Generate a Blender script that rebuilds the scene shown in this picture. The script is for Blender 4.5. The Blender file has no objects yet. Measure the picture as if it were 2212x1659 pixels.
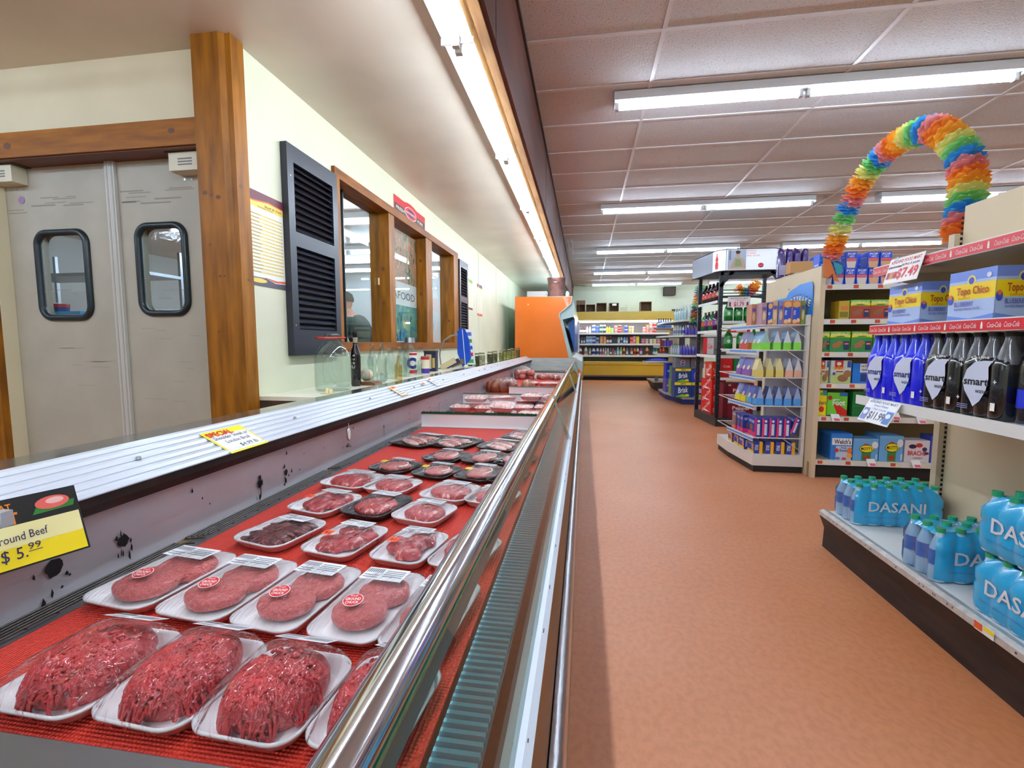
import bpy, math, random
from mathutils import Vector, Matrix, noise
from math import sin, cos, pi, radians, sqrt

SC = bpy.context.scene
COL = SC.collection
# ------------------------------------------------------------------ camera
CAMZ = 1.05
F_PX, CXP, CYP, VXP, VYP = 1005.0, 1106.0, 829.5, 1262.0, 742.0
PITCH = math.atan((CYP - VYP) / F_PX)
YAW = math.atan((VXP - CXP) / math.hypot(F_PX, CYP - VYP))
cam_d = bpy.data.cameras.new('camera')
cam_d.sensor_width = 36.0
cam_d.lens = 36.0 * F_PX / 2212.0
cam_d.clip_start = 0.02
cam = bpy.data.objects.new('camera', cam_d)
COL.objects.link(cam)
cam.location = (0, 0, CAMZ)
cam.rotation_euler = (pi / 2 - PITCH, 0, YAW)
SC.camera = cam
# ------------------------------------------------------------------ world, exposure
w = bpy.data.worlds.new('world'); SC.world = w; w.use_nodes = True
w.node_tree.nodes['Background'].inputs[0].default_value = (0.85, 0.92, 1.0, 1)
w.node_tree.nodes['Background'].inputs[1].default_value = 0.25
SC.view_settings.view_transform = 'Standard'
SC.view_settings.look = 'None'
SC.view_settings.gamma = 1.0
SC.view_settings.use_curve_mapping = False
SC.view_settings.exposure = 0.75
SC.cycles.use_denoising = True
SC.cycles.max_bounces = 7
SC.cycles.diffuse_bounces = 4
SC.cycles.glossy_bounces = 3
SC.cycles.transmission_bounces = 4
SC.cycles.transparent_max_bounces = 14
SC.cycles.sample_clamp_indirect = 6.0
SC.cycles.caustics_reflective = False
SC.cycles.caustics_refractive = False
TUBE = 26.0      # strength of the fluorescent tubes

# ------------------------------------------------------------------ measuring helpers
FWD = Vector((-sin(YAW) * cos(PITCH), cos(YAW) * cos(PITCH), -sin(PITCH)))
RGT = Vector((cos(YAW), sin(YAW), 0)); UPV = RGT.cross(FWD)
def _ray(px, py): return FWD + RGT * ((px - CXP) / F_PX) - UPV * ((py - CYP) / F_PX)
def PZ(px, py, z):
    r = _ray(px, py); p = r * ((z - CAMZ) / r.z); return Vector((p.x, p.y, z))
def PY(px, py, y):
    r = _ray(px, py); p = r * (y / r.y); return Vector((p.x, y, p.z + CAMZ))
def PX(px, py, x):
    r = _ray(px, py); p = r * (x / r.x); return Vector((x, p.y, p.z + CAMZ))

# ------------------------------------------------------------------ materials
def lin(c):
    c = c / 255.0
    return c / 12.92 if c <= 0.04045 else ((c + 0.055) / 1.055) ** 2.4
def L3(c): return (lin(c[0]), lin(c[1]), lin(c[2]), 1.0)
_M = {}
def M(name, rgb=(200, 200, 200), rough=0.5, metal=0.0, emit=0.0, noise_amt=0.0, nscale=20.0, rgb2=None,
      bump=0.0, bscale=40.0, trans=0.0, alpha=1.0, coat=0.0, spec=0.5, stretch=None, detail=3.0):
    if name in _M: return _M[name]
    m = bpy.data.materials.new(name); m.use_nodes = True; _M[name] = m
    nt = m.node_tree; b = nt.nodes['Principled BSDF']
    b.inputs['Base Color'].default_value = L3(rgb)
    b.inputs['Roughness'].default_value = rough
    b.inputs['Metallic'].default_value = metal
    b.inputs['Specular IOR Level'].default_value = spec
    if coat: b.inputs['Coat Weight'].default_value = coat; b.inputs['Coat Roughness'].default_value = 0.06
    if emit:
        b.inputs['Emission Color'].default_value = L3(rgb); b.inputs['Emission Strength'].default_value = emit
    if trans: b.inputs['Transmission Weight'].default_value = trans
    if alpha < 1: b.inputs['Alpha'].default_value = alpha
    if noise_amt or rgb2 or bump:
        tc = nt.nodes.new('ShaderNodeTexCoord'); src = tc.outputs['Object']
        if stretch:
            mp = nt.nodes.new('ShaderNodeMapping'); mp.inputs['Scale'].default_value = stretch
            nt.links.new(src, mp.inputs[0]); src = mp.outputs[0]
        if noise_amt or rgb2:
            n = nt.nodes.new('ShaderNodeTexNoise'); n.inputs['Scale'].default_value = nscale; n.inputs['Detail'].default_value = detail
            nt.links.new(src, n.inputs['Vector'])
            r = nt.nodes.new('ShaderNodeValToRGB')
            c2 = rgb2 or tuple(max(0, int(x * (1 - noise_amt))) for x in rgb)
            r.color_ramp.elements[0].position = 0.35; r.color_ramp.elements[1].position = 0.65
            r.color_ramp.elements[0].color = L3(c2); r.color_ramp.elements[1].color = L3(rgb)
            nt.links.new(n.outputs['Fac'], r.inputs[0]); nt.links.new(r.outputs[0], b.inputs['Base Color'])
        if bump:
            n2 = nt.nodes.new('ShaderNodeTexNoise'); n2.inputs['Scale'].default_value = bscale; n2.inputs['Detail'].default_value = 4
            nt.links.new(src, n2.inputs['Vector'])
            bp = nt.nodes.new('ShaderNodeBump'); bp.inputs['Strength'].default_value = bump; bp.inputs['Distance'].default_value = 0.01
            nt.links.new(n2.outputs['Fac'], bp.inputs['Height']); nt.links.new(bp.outputs[0], b.inputs['Normal'])
    return m
def thin(name, tint=(255, 255, 255), ior=1.45, rough=0.03, bump=0.0, bscale=30.0, extra=0.0, stretch=None, dist=0.01):
    """thin clear sheet: see-through with fresnel gloss"""
    if name in _M: return _M[name]
    m = bpy.data.materials.new(name); m.use_nodes = True; _M[name] = m
    nt = m.node_tree; nt.nodes.remove(nt.nodes['Principled BSDF'])
    out = nt.nodes['Material Output']
    t = nt.nodes.new('ShaderNodeBsdfTransparent'); t.inputs[0].default_value = L3(tint)
    g = nt.nodes.new('ShaderNodeBsdfGlossy'); g.inputs['Roughness'].default_value = rough
    fr = nt.nodes.new('ShaderNodeFresnel'); fr.inputs[0].default_value = ior
    ad = nt.nodes.new('ShaderNodeMath'); ad.operation = 'ADD'; ad.inputs[1].default_value = extra; ad.use_clamp = True
    mx = nt.nodes.new('ShaderNodeMixShader')
    ge = nt.nodes.new('ShaderNodeNewGeometry'); mi = nt.nodes.new('ShaderNodeMix'); mi.inputs[2].default_value = ior; mi.inputs[3].default_value = 1 / ior
    nt.links.new(ge.outputs['Backfacing'], mi.inputs[0]); nt.links.new(mi.outputs[0], fr.inputs[0])
    nt.links.new(fr.outputs[0], ad.inputs[0]); nt.links.new(ad.outputs[0], mx.inputs[0])
    nt.links.new(t.outputs[0], mx.inputs[1]); nt.links.new(g.outputs[0], mx.inputs[2]); nt.links.new(mx.outputs[0], out.inputs[0])
    if bump:
        tc = nt.nodes.new('ShaderNodeTexCoord'); src = tc.outputs['Object']
        if stretch:
            mp = nt.nodes.new('ShaderNodeMapping'); mp.inputs['Scale'].default_value = stretch
            nt.links.new(src, mp.inputs[0]); src = mp.outputs[0]
        n2 = nt.nodes.new('ShaderNodeTexNoise'); n2.inputs['Scale'].default_value = bscale; n2.inputs['Detail'].default_value = 3
        n2.inputs['Distortion'].default_value = 0.6
        nt.links.new(src, n2.inputs['Vector'])
        bp = nt.nodes.new('ShaderNodeBump'); bp.inputs['Strength'].default_value = bump; bp.inputs['Distance'].default_value = dist
        nt.links.new(n2.outputs['Fac'], bp.inputs['Height'])
        nt.links.new(bp.outputs[0], g.inputs['Normal']); nt.links.new(bp.outputs[0], fr.inputs['Normal'])
    return m

# ------------------------------------------------------------------ mesh builder
class MB:
    def __init__(s): s.v = []; s.f = []; s.m = []; s.sm = []; s.mats = []
    def mi(s, mat):
        if mat not in s.mats: s.mats.append(mat)
        return s.mats.index(mat)
    def add(s, vs, fs, mat, smooth=False):
        o = len(s.v); k = s.mi(mat); s.v.extend(Vector(v) for v in vs)
        for f in fs: s.f.append(tuple(o + i for i in f)); s.m.append(k); s.sm.append(smooth)
    def poly(s, pts, mat): s.add(pts, [tuple(range(len(pts)))], mat)
    def box(s, x0, x1, y0, y1, z0, z1, mat, top=None):
        vs = [(x0, y0, z0), (x1, y0, z0), (x1, y1, z0), (x0, y1, z0), (x0, y0, z1), (x1, y0, z1), (x1, y1, z1), (x0, y1, z1)]
        s.add(vs, [(0, 3, 2, 1), (0, 1, 5, 4), (1, 2, 6, 5), (2, 3, 7, 6), (3, 0, 4, 7)], mat)
        s.add(vs[4:], [(0, 1, 2, 3)], top or mat)
    def prism(s, pts, axis, a0, a1, mat, caps=True):
        """pts: 2d outline; axis 'x': pts=(y,z); 'y': pts=(x,z); 'z': pts=(x,y)"""
        def q(p, a):
            return {'x': (a, p[0], p[1]), 'y': (p[0], a, p[1]), 'z': (p[0], p[1], a)}[axis]
        n = len(pts); vs = [q(p, a0) for p in pts] + [q(p, a1) for p in pts]
        fs = [(i, (i + 1) % n, n + (i + 1) % n, n + i) for i in range(n)]
        if caps: fs += [tuple(range(n - 1, -1, -1)), tuple(range(n, 2 * n))]
        s.add(vs, fs, mat)
    def strip(s, pts, axis, a0, a1, mat, smooth=False):
        def q(p, a):
            return {'x': (a, p[0], p[1]), 'y': (p[0], a, p[1]), 'z': (p[0], p[1], a)}[axis]
        n = len(pts); vs = [q(p, a0) for p in pts] + [q(p, a1) for p in pts]
        s.add(vs, [(i, i + 1, n + i + 1, n + i) for i in range(n - 1)], mat, smooth)
    def lathe(s, prof, c, mat, seg=16, axis='z', smooth=True, sx=1.0, sy=1.0, caps=True):
        vs = []; fs = []; n = len(prof)
        for (r, h) in prof:
            for k in range(seg):
                a = 2 * pi * k / seg; x, y = r * cos(a) * sx, r * sin(a) * sy
                p = {'z': (x, y, h), 'y': (x, h, -y), 'x': (h, x, y)}[axis]
                vs.append((c[0] + p[0], c[1] + p[1], c[2] + p[2]))
        for i in range(n - 1):
            for k in range(seg):
                k2 = (k + 1) % seg
                fs.append((i * seg + k, i * seg + k2, (i + 1) * seg + k2, (i + 1) * seg + k))
        s.add(vs, fs, mat, smooth)
        if caps:
            s.add(vs[:seg], [tuple(range(seg - 1, -1, -1))], mat); s.add(vs[-seg:], [tuple(range(seg))], mat)
    def cyl(s, c, r, h, mat, seg=16, axis='z', smooth=True): s.lathe([(r, 0), (r, h)], c, mat, seg, axis, smooth)
    def tube(s, pts, r, mat, seg=6, closed=False):
        pts = [Vector(p) for p in pts]; n = len(pts); vs = []; fs = []
        rr = r if isinstance(r, (list, tuple)) else [r] * n
        pu = None
        for i, p in enumerate(pts):
            t = (pts[(i + 1) % n] - pts[i - 1]) if closed else (pts[min(i + 1, n - 1)] - pts[max(i - 1, 0)])
            t.normalize()
            if pu is None:
                pu = t.orthogonal().normalized()
            u = (pu - t * pu.dot(t));
            if u.length < 1e-6: u = t.orthogonal()
            u.normalize(); pu = u; v = t.cross(u)
            for k in range(seg):
                a = 2 * pi * k / seg; vs.append(p + (u * cos(a) + v * sin(a)) * rr[i])
        m = n if closed else n - 1
        for i in range(m):
            j = (i + 1) % n
            for k in range(seg):
                k2 = (k + 1) % seg; fs.append((i * seg + k, i * seg + k2, j * seg + k2, j * seg + k))
        s.add(vs, fs, mat, True)
        if not closed: s.add(vs[:seg], [tuple(range(seg - 1, -1, -1))], mat); s.add(vs[-seg:], [tuple(range(seg))], mat)
    def bar(s, a, b, w_, t_, mat, up=(0, 0, 1)):
        a = Vector(a); b = Vector(b); d = (b - a).normalized(); u = Vector(up); u = (u - d * u.dot(d))
        if u.length < 1e-5: u = d.orthogonal()
        u.normalize(); v = d.cross(u); vs = []
        for p in (a, b):
            for (i, j) in ((-1, -1), (1, -1), (1, 1), (-1, 1)): vs.append(p + v * (i * w_ / 2) + u * (j * t_ / 2))
        s.add(vs, [(0, 1, 2, 3), (7, 6, 5, 4), (0, 4, 5, 1), (1, 5, 6, 2), (2, 6, 7, 3), (3, 7, 4, 0)], mat)
    # flat decoration on a face frame fr = (origin, u, v), unit in metres
    def pt(s, fr, a, b, l=0.0):
        o, u, v = fr; return o + u * a + v * b + u.cross(v) * l
    def rect(s, fr, a0, b0, a1, b1, mat, l=0.0006): s.poly([s.pt(fr, a0, b0, l), s.pt(fr, a1, b0, l), s.pt(fr, a1, b1, l), s.pt(fr, a0, b1, l)], mat)
    def pol(s, fr, pts, mat, l=0.0006): s.poly([s.pt(fr, a, b, l) for a, b in pts], mat)
    def ell(s, fr, ca, cb, ra, rb, mat, l=0.0008, n=20): s.pol(fr, [(ca + ra * cos(2 * pi * k / n), cb + rb * sin(2 * pi * k / n)) for k in range(n)], mat, l)
    def text(s, fr, t, a, b, h, mat, w=None, l=0.0012, rot=0.0, align='c', bold=0.0, shear=0.0):
        """text centred (or left) at (a,b); h = cap height; w = total width (scaled to fit)"""
        vs, fs, tw, th = text_mesh(t, bold, shear)
        k = h / th; kx = k if w is None else w / tw
        ox = -tw / 2 if align == 'c' else 0.0
        cr, sr = cos(rot), sin(rot); out = []
        for (x, y) in vs:
            X = (x + ox) * kx; Y = (y - th / 2) * k
            out.append(s.pt(fr, a + X * cr - Y * sr, b + X * sr + Y * cr, l))
        s.add(out, fs, mat)
    def build(s, name, parent=None, loc=None, rot=None):
        me = bpy.data.meshes.new(name); me.from_pydata(s.v, [], s.f)
        for m in s.mats: me.materials.append(m)
        me.polygons.foreach_set('material_index', s.m); me.polygons.foreach_set('use_smooth', s.sm); me.update()
        o = bpy.data.objects.new(name, me); COL.objects.link(o)
        if parent is not None: o.parent = parent
        if loc is not None: o.location = loc
        if rot is not None: o.rotation_euler = (0, 0, rot) if not isinstance(rot, (tuple, list)) else rot
        return o
_T = {}
def text_mesh(t, bold=0.0, shear=0.0):
    key = (t, bold, shear)
    if key in _T: return _T[key]
    c = bpy.data.curves.new('tmp', 'FONT'); c.body = t; c.offset = bold; c.shear = shear; c.resolution_u = 2
    o = bpy.data.objects.new('tmp', c); COL.objects.link(o)
    dg = bpy.context.evaluated_depsgraph_get(); me = bpy.data.meshes.new_from_object(o.evaluated_get(dg))
    vs = [(v.co.x, v.co.y) for v in me.vertices]; fs = [tuple(p.vertices) for p in me.polygons]
    bpy.data.objects.remove(o); bpy.data.curves.remove(c); bpy.data.meshes.remove(me)
    x0 = min(v[0] for v in vs); vs = [(v[0] - x0, v[1]) for v in vs]; y0 = min(v[1] for v in vs)
    if y0 > 0.3: vs = [(a, b - y0) for a, b in vs]
    r = (vs, fs, max(v[0] for v in vs), 0.7)
    _T[key] = r; return r
def V(*a): return Vector(a)
X_, Y_, Z_ = V(1, 0, 0), V(0, 1, 0), V(0, 0, 1)
def tag(o, label=None, cat=None, group=None, kind=None):
    if label: o['label'] = label
    if cat: o['category'] = cat
    if group: o['group'] = group
    if kind: o['kind'] = kind
    return o
def thing(name, loc, label, cat, group=None, rot=0.0):
    o = bpy.data.objects.new(name, None); COL.objects.link(o); o.location = loc
    o.rotation_euler = rot if isinstance(rot, tuple) else (0, 0, rot); o.empty_display_size = 0.05
    return tag(o, label, cat, group)
def struct(o): o['kind'] = 'structure'; return o
def kids(o): return [c for c in bpy.data.objects if c.parent is o]
def copy_tree(o, ch, parent=None):
    """ch: {object: [children]} built once"""
    c = o.copy(); COL.objects.link(c); c.parent = parent
    for k in ch.get(o, ()): copy_tree(k, ch, c)
    return c
def tree(o):
    d = {}
    def rec(p):
        d[p] = list(p.children)
        for k in d[p]: rec(k)
    bpy.context.view_layer.update(); rec(o); return d
ORD = ['first', 'second', 'third', 'fourth', 'fifth', 'sixth', 'seventh', 'eighth', 'ninth', 'tenth', 'eleventh', 'twelfth', 'thirteenth', 'fourteenth']
def nth(i): return 'leftmost' if i == 0 else ORD[i] + ' from left'
R = random.Random(7)
WHITE = M('white_plastic', (235, 238, 240), 0.4)
BLACK = M('black_print', (18, 18, 20), 0.5)
RED = M('red_print', (205, 24, 34), 0.45)
BLUEP = M('blue_print', (20, 60, 175), 0.45)
YEL = M('yellow_print', (245, 220, 20), 0.45)
CHROME = M('chrome', (215, 218, 222), 0.12, 1.0)
STEEL = M('brushed_steel', (165, 168, 172), 0.3, 1.0, bump=0.05, bscale=200)
WOOD = M('stained_pine', (158, 98, 14), 0.48, rgb2=(118, 70, 8), nscale=5, stretch=(6, 6, 0.8), detail=5, spec=0.3)
WOODH = M('stained_pine_beam', (160, 98, 10), 0.48, rgb2=(124, 72, 6), nscale=5, stretch=(0.8, 6, 6), detail=5, spec=0.3)
WOODY = M('stained_pine_rail', (146, 86, 18), 0.48, rgb2=(108, 60, 10), nscale=5, stretch=(6, 0.8, 6), detail=5, spec=0.3)
PAPER = M('white_paper', (240, 240, 236), 0.6)
# ================================================================== SETTING
WX = -1.44; DY = 1.85; CEIL = CAMZ + 1.715; SOF = CAMZ + 1.24; FAR = 14.4
WALLM = M('cream_wall_paint', (222, 223, 196), 0.5, noise_amt=0.03, nscale=3, bump=0.04, bscale=25)
WALLW = M('cream_door_wall_paint', (226, 216, 184), 0.55, noise_amt=0.03, nscale=3)
SOFM = M('soffit_gloss_paint', (222, 212, 194), 0.28, noise_amt=0.07, nscale=1.6, bump=0.12, bscale=2.2)
FARM = M('pale_green_wall_paint', (226, 232, 206), 0.6, noise_amt=0.03, nscale=2)

def floor_mat():
    m = M('terracotta_vinyl', (194, 130, 92), 0.42); nt = m.node_tree; b = nt.nodes['Principled BSDF']
    tc = nt.nodes.new('ShaderNodeTexCoord')
    def noi(sc, det, st=None):
        n = nt.nodes.new('ShaderNodeTexNoise'); n.inputs['Scale'].default_value = sc; n.inputs['Detail'].default_value = det
        if st:
            mp = nt.nodes.new('ShaderNodeMapping'); mp.inputs['Scale'].default_value = st
            nt.links.new(tc.outputs['Object'], mp.inputs[0]); nt.links.new(mp.outputs[0], n.inputs['Vector'])
        else: nt.links.new(tc.outputs['Object'], n.inputs['Vector'])
        return n
    n1 = noi(0.9, 4); r1 = nt.nodes.new('ShaderNodeValToRGB')
    r1.color_ramp.elements[0].position = 0.3; r1.color_ramp.elements[1].position = 0.7
    r1.color_ramp.elements[0].color = L3((192, 118, 72)); r1.color_ramp.elements[1].color = L3((202, 136, 98))
    nt.links.new(n1.outputs[0], r1.inputs[0])
    n2 = noi(38, 8, (1.3, 1, 1)); r2 = nt.nodes.new('ShaderNodeValToRGB')
    r2.color_ramp.elements[0].position = 0.36; r2.color_ramp.elements[1].position = 0.6
    r2.color_ramp.elements[0].color = (0.90, 0.87, 0.85, 1); r2.color_ramp.elements[1].color = (1.02, 1.02, 1.02, 1)
    nt.links.new(n2.outputs[0], r2.inputs[0])
    mx = nt.nodes.new('ShaderNodeMix'); mx.data_type = 'RGBA'; mx.blend_type = 'MULTIPLY'; mx.inputs[0].default_value = 1
    nt.links.new(r1.outputs[0], mx.inputs[6]); nt.links.new(r2.outputs[0], mx.inputs[7])
    nt.links.new(mx.outputs[2], b.inputs['Base Color'])
    bp = nt.nodes.new('ShaderNodeBump'); bp.inputs['Strength'].default_value = 0.05; bp.inputs['Distance'].default_value = 0.004
    nt.links.new(n2.outputs[0], bp.inputs['Height']); nt.links.new(bp.outputs[0], b.inputs['Normal'])
    return m
mb = MB(); mb.box(-6, 10, -3, FAR, -0.1, 0, floor_mat()); struct(mb.build('floor'))

def tile_mat():
    m = M('acoustic_tile', (224, 222, 220), 0.85, bump=0.0); nt = m.node_tree; b = nt.nodes['Principled BSDF']
    tc = nt.nodes.new('ShaderNodeTexCoord'); mp = nt.nodes.new('ShaderNodeMapping'); mp.inputs['Scale'].default_value = (1.6, 1, 1)
    nt.links.new(tc.outputs['Object'], mp.inputs[0])
    v = nt.nodes.new('ShaderNodeTexNoise'); v.inputs['Scale'].default_value = 85; v.inputs['Detail'].default_value = 1.5
    v.inputs['Distortion'].default_value = 0.8
    nt.links.new(mp.outputs[0], v.inputs['Vector'])
    r = nt.nodes.new('ShaderNodeValToRGB'); r.color_ramp.elements[0].position = 0.3; r.color_ramp.elements[1].position = 0.42
    r.color_ramp.elements[0].color = L3((190, 182, 176)); r.color_ramp.elements[1].color = L3((222, 220, 218))
    nt.links.new(v.outputs[0], r.inputs[0]); nt.links.new(r.outputs[0], b.inputs['Base Color'])
    bp = nt.nodes.new('ShaderNodeBump'); bp.inputs['Strength'].default_value = 0.5; bp.inputs['Distance'].default_value = 0.005
    nt.links.new(v.outputs[0], bp.inputs['Height']); nt.links.new(bp.outputs[0], b.inputs['Normal'])
    return m
mb = MB(); mb.box(-0.36, 10, -3, FAR, CEIL, CEIL + 0.05, tile_mat()); struct(mb.build('ceiling'))
TB = M('ceiling_tee_bar', (232, 228, 226), 0.4)
mb = MB()
for k in range(-1, 9):
    x = 0.41 + 1.21 * k
    if x > -0.3: mb.box(x - 0.012, x + 0.012, -3, FAR, CEIL - 0.006, CEIL - 0.001, TB)
k = 0; y = 2.80 - 0.5275 * 11
while y < FAR:
    mb.box(-0.358, 10, y - 0.012, y + 0.012, CEIL - 0.007, CEIL - 0.001, TB); y += 0.5275
struct(mb.build('trim_1'))
# low ceiling over the meat case, the wooden lip and the brown fascia
mb = MB(); mb.box(-6, -0.42, -3, FAR, SOF, SOF + 0.05, SOFM); struct(mb.build('ceiling'))
LIP = M('pale_pine_lip', (200, 158, 104), 0.45, rgb2=(170, 120, 66), nscale=6, stretch=(6, 0.7, 6))
FAS = M('brown_hardboard_fascia', (112, 56, 32), 0.65, noise_amt=0.25, nscale=2.5, stretch=(1, 0.4, 1))
mb = MB(); mb.box(-0.375, -0.358, -3, FAR, SOF - 0.06, CEIL, FAS)
for y in (1.9, 4.3, 6.7, 9.1): mb.box(-0.358, -0.3565, y, y + 0.006, SOF - 0.06, CEIL, BLACK)
mb.box(-0.358, -0.345, -3, FAR, CEIL - 0.03, CEIL - 0.008, M('dark_edge', (48, 30, 24), 0.5))
struct(mb.build('trim_2'))
mb = MB(); mb.box(-0.415, -0.376, -3, 9.0, SOF - 0.07, SOF + 0.04, LIP)
for k in range(14): mb.box(-0.417, -0.412, -1 + k * .7, -0.99 + k * .7, SOF - 0.05, SOF - 0.04, BLACK)
struct(mb.build('trim_3'))
# left wall with the window opening
WY0, WY1, WZ0, WZ1 = 2.56, 5.20, CAMZ - 0.05, CAMZ + 1.01
mb = MB(); t = 0.12
mb.box(WX - t, WX, DY, WY0, 0, SOF, WALLM); mb.box(WX - t, WX, WY1, FAR, 0, SOF, WALLM)
mb.box(WX - t, WX, WY0, WY1, 0, WZ0, WALLM); mb.box(WX - t, WX, WY0, WY1, WZ1, SOF, WALLM)
for y in (6.3, 7.6, 8.8): mb.box(WX, WX + 0.004, y, y + 0.02, 0.9, SOF, WALLM)
struct(mb.build('wall_left'))
# door wall (faces the camera), opening for the double door
DZ = CAMZ + 0.845; DX0, DX1 = -2.76, -1.66
mb = MB()
mb.box(DX1, WX - t - .001, DY, DY + t, 0, SOF, WALLW); mb.box(-6, DX0, DY, DY + t, 0, SOF, WALLW)
mb.box(DX0, DX1, DY, DY + t, DZ, SOF, WALLW); struct(mb.build('wall_back'))
mb = MB(); mb.box(-6, 10, FAR, FAR + .1, 0, CEIL, FARM); mb.box(-.35, 10, FAR - .02, FAR, CEIL - .14, CEIL, FARM); struct(mb.build('wall_far'))
mb = MB(); mb.box(10, 10.1, -3, FAR, 0, CEIL, FARM); struct(mb.build('wall_right'))
mb = MB(); mb.box(-6, 10, -3.1, -3, 0, CEIL, FARM); struct(mb.build('wall_rear'))
mb = MB(); mb.box(-6.1, -6, -3, FAR, 0, CEIL, M('white_panel_wall', (225, 232, 232), 0.35)); struct(mb.build('wall_west'))
mb = MB(); mb.box(-6, WX - t, 8.0, 8.1, 0, SOF, M('white_panel_wall')); struct(mb.build('wall_cutting_room'))

# corner post, header and jambs
def knots(mb, fr, pts):
    k1 = M('pine_knot', (92, 48, 14), 0.5)
    for (a, b, r) in pts: mb.ell(fr, a, b, r, r * 0.7, k1, 0.0007, 12)
mb = MB()
mb.prism([(-1.585, 1.765), (-1.462, 1.765), (-1.445, 1.782), (-1.42, 1.782), (-1.42, DY + 0.005), (-1.585, DY + 0.005)], 'z', 0, SOF, WOOD)
knots(mb, (V(-1.585, 1.765, 0), X_, Z_), [(0.03, 1.67, .012), (0.06, 1.66, .008), (0.09, 1.65, .012), (0.04, 1.46, .006), (0.08, 1.33, .007), (.1, 1.33, .006), (.06, 1.1, .006)])
knots(mb, (V(-1.42, 1.782, 0), Y_, Z_), [(0.02, 1.7, .01), (0.04, 1.32, .008)])
struct(mb.build('trim_4'))
mb = MB(); mb.box(-6, -1.586, 1.80, DY + 0.005, CAMZ + .833, CAMZ + .94, WOODH)
mb.box(-6, -1.586, 1.80 + .012, DY + .1, CAMZ + .828, CAMZ + .833, M('header_under_board', (92, 42, 20), .5))  # dark brown board along the underside of the header
knots(mb, (V(-2.7, 1.80, CAMZ + .833), X_, Z_), [(.13, .05, .02), (.97, .06, .016)])
struct(mb.build('trim_5'))
mb = MB(); mb.box(-2.90, -2.765, 1.82, DY + 0.005, 0, CAMZ + .833, WOOD); struct(mb.build('trim_6'))

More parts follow.
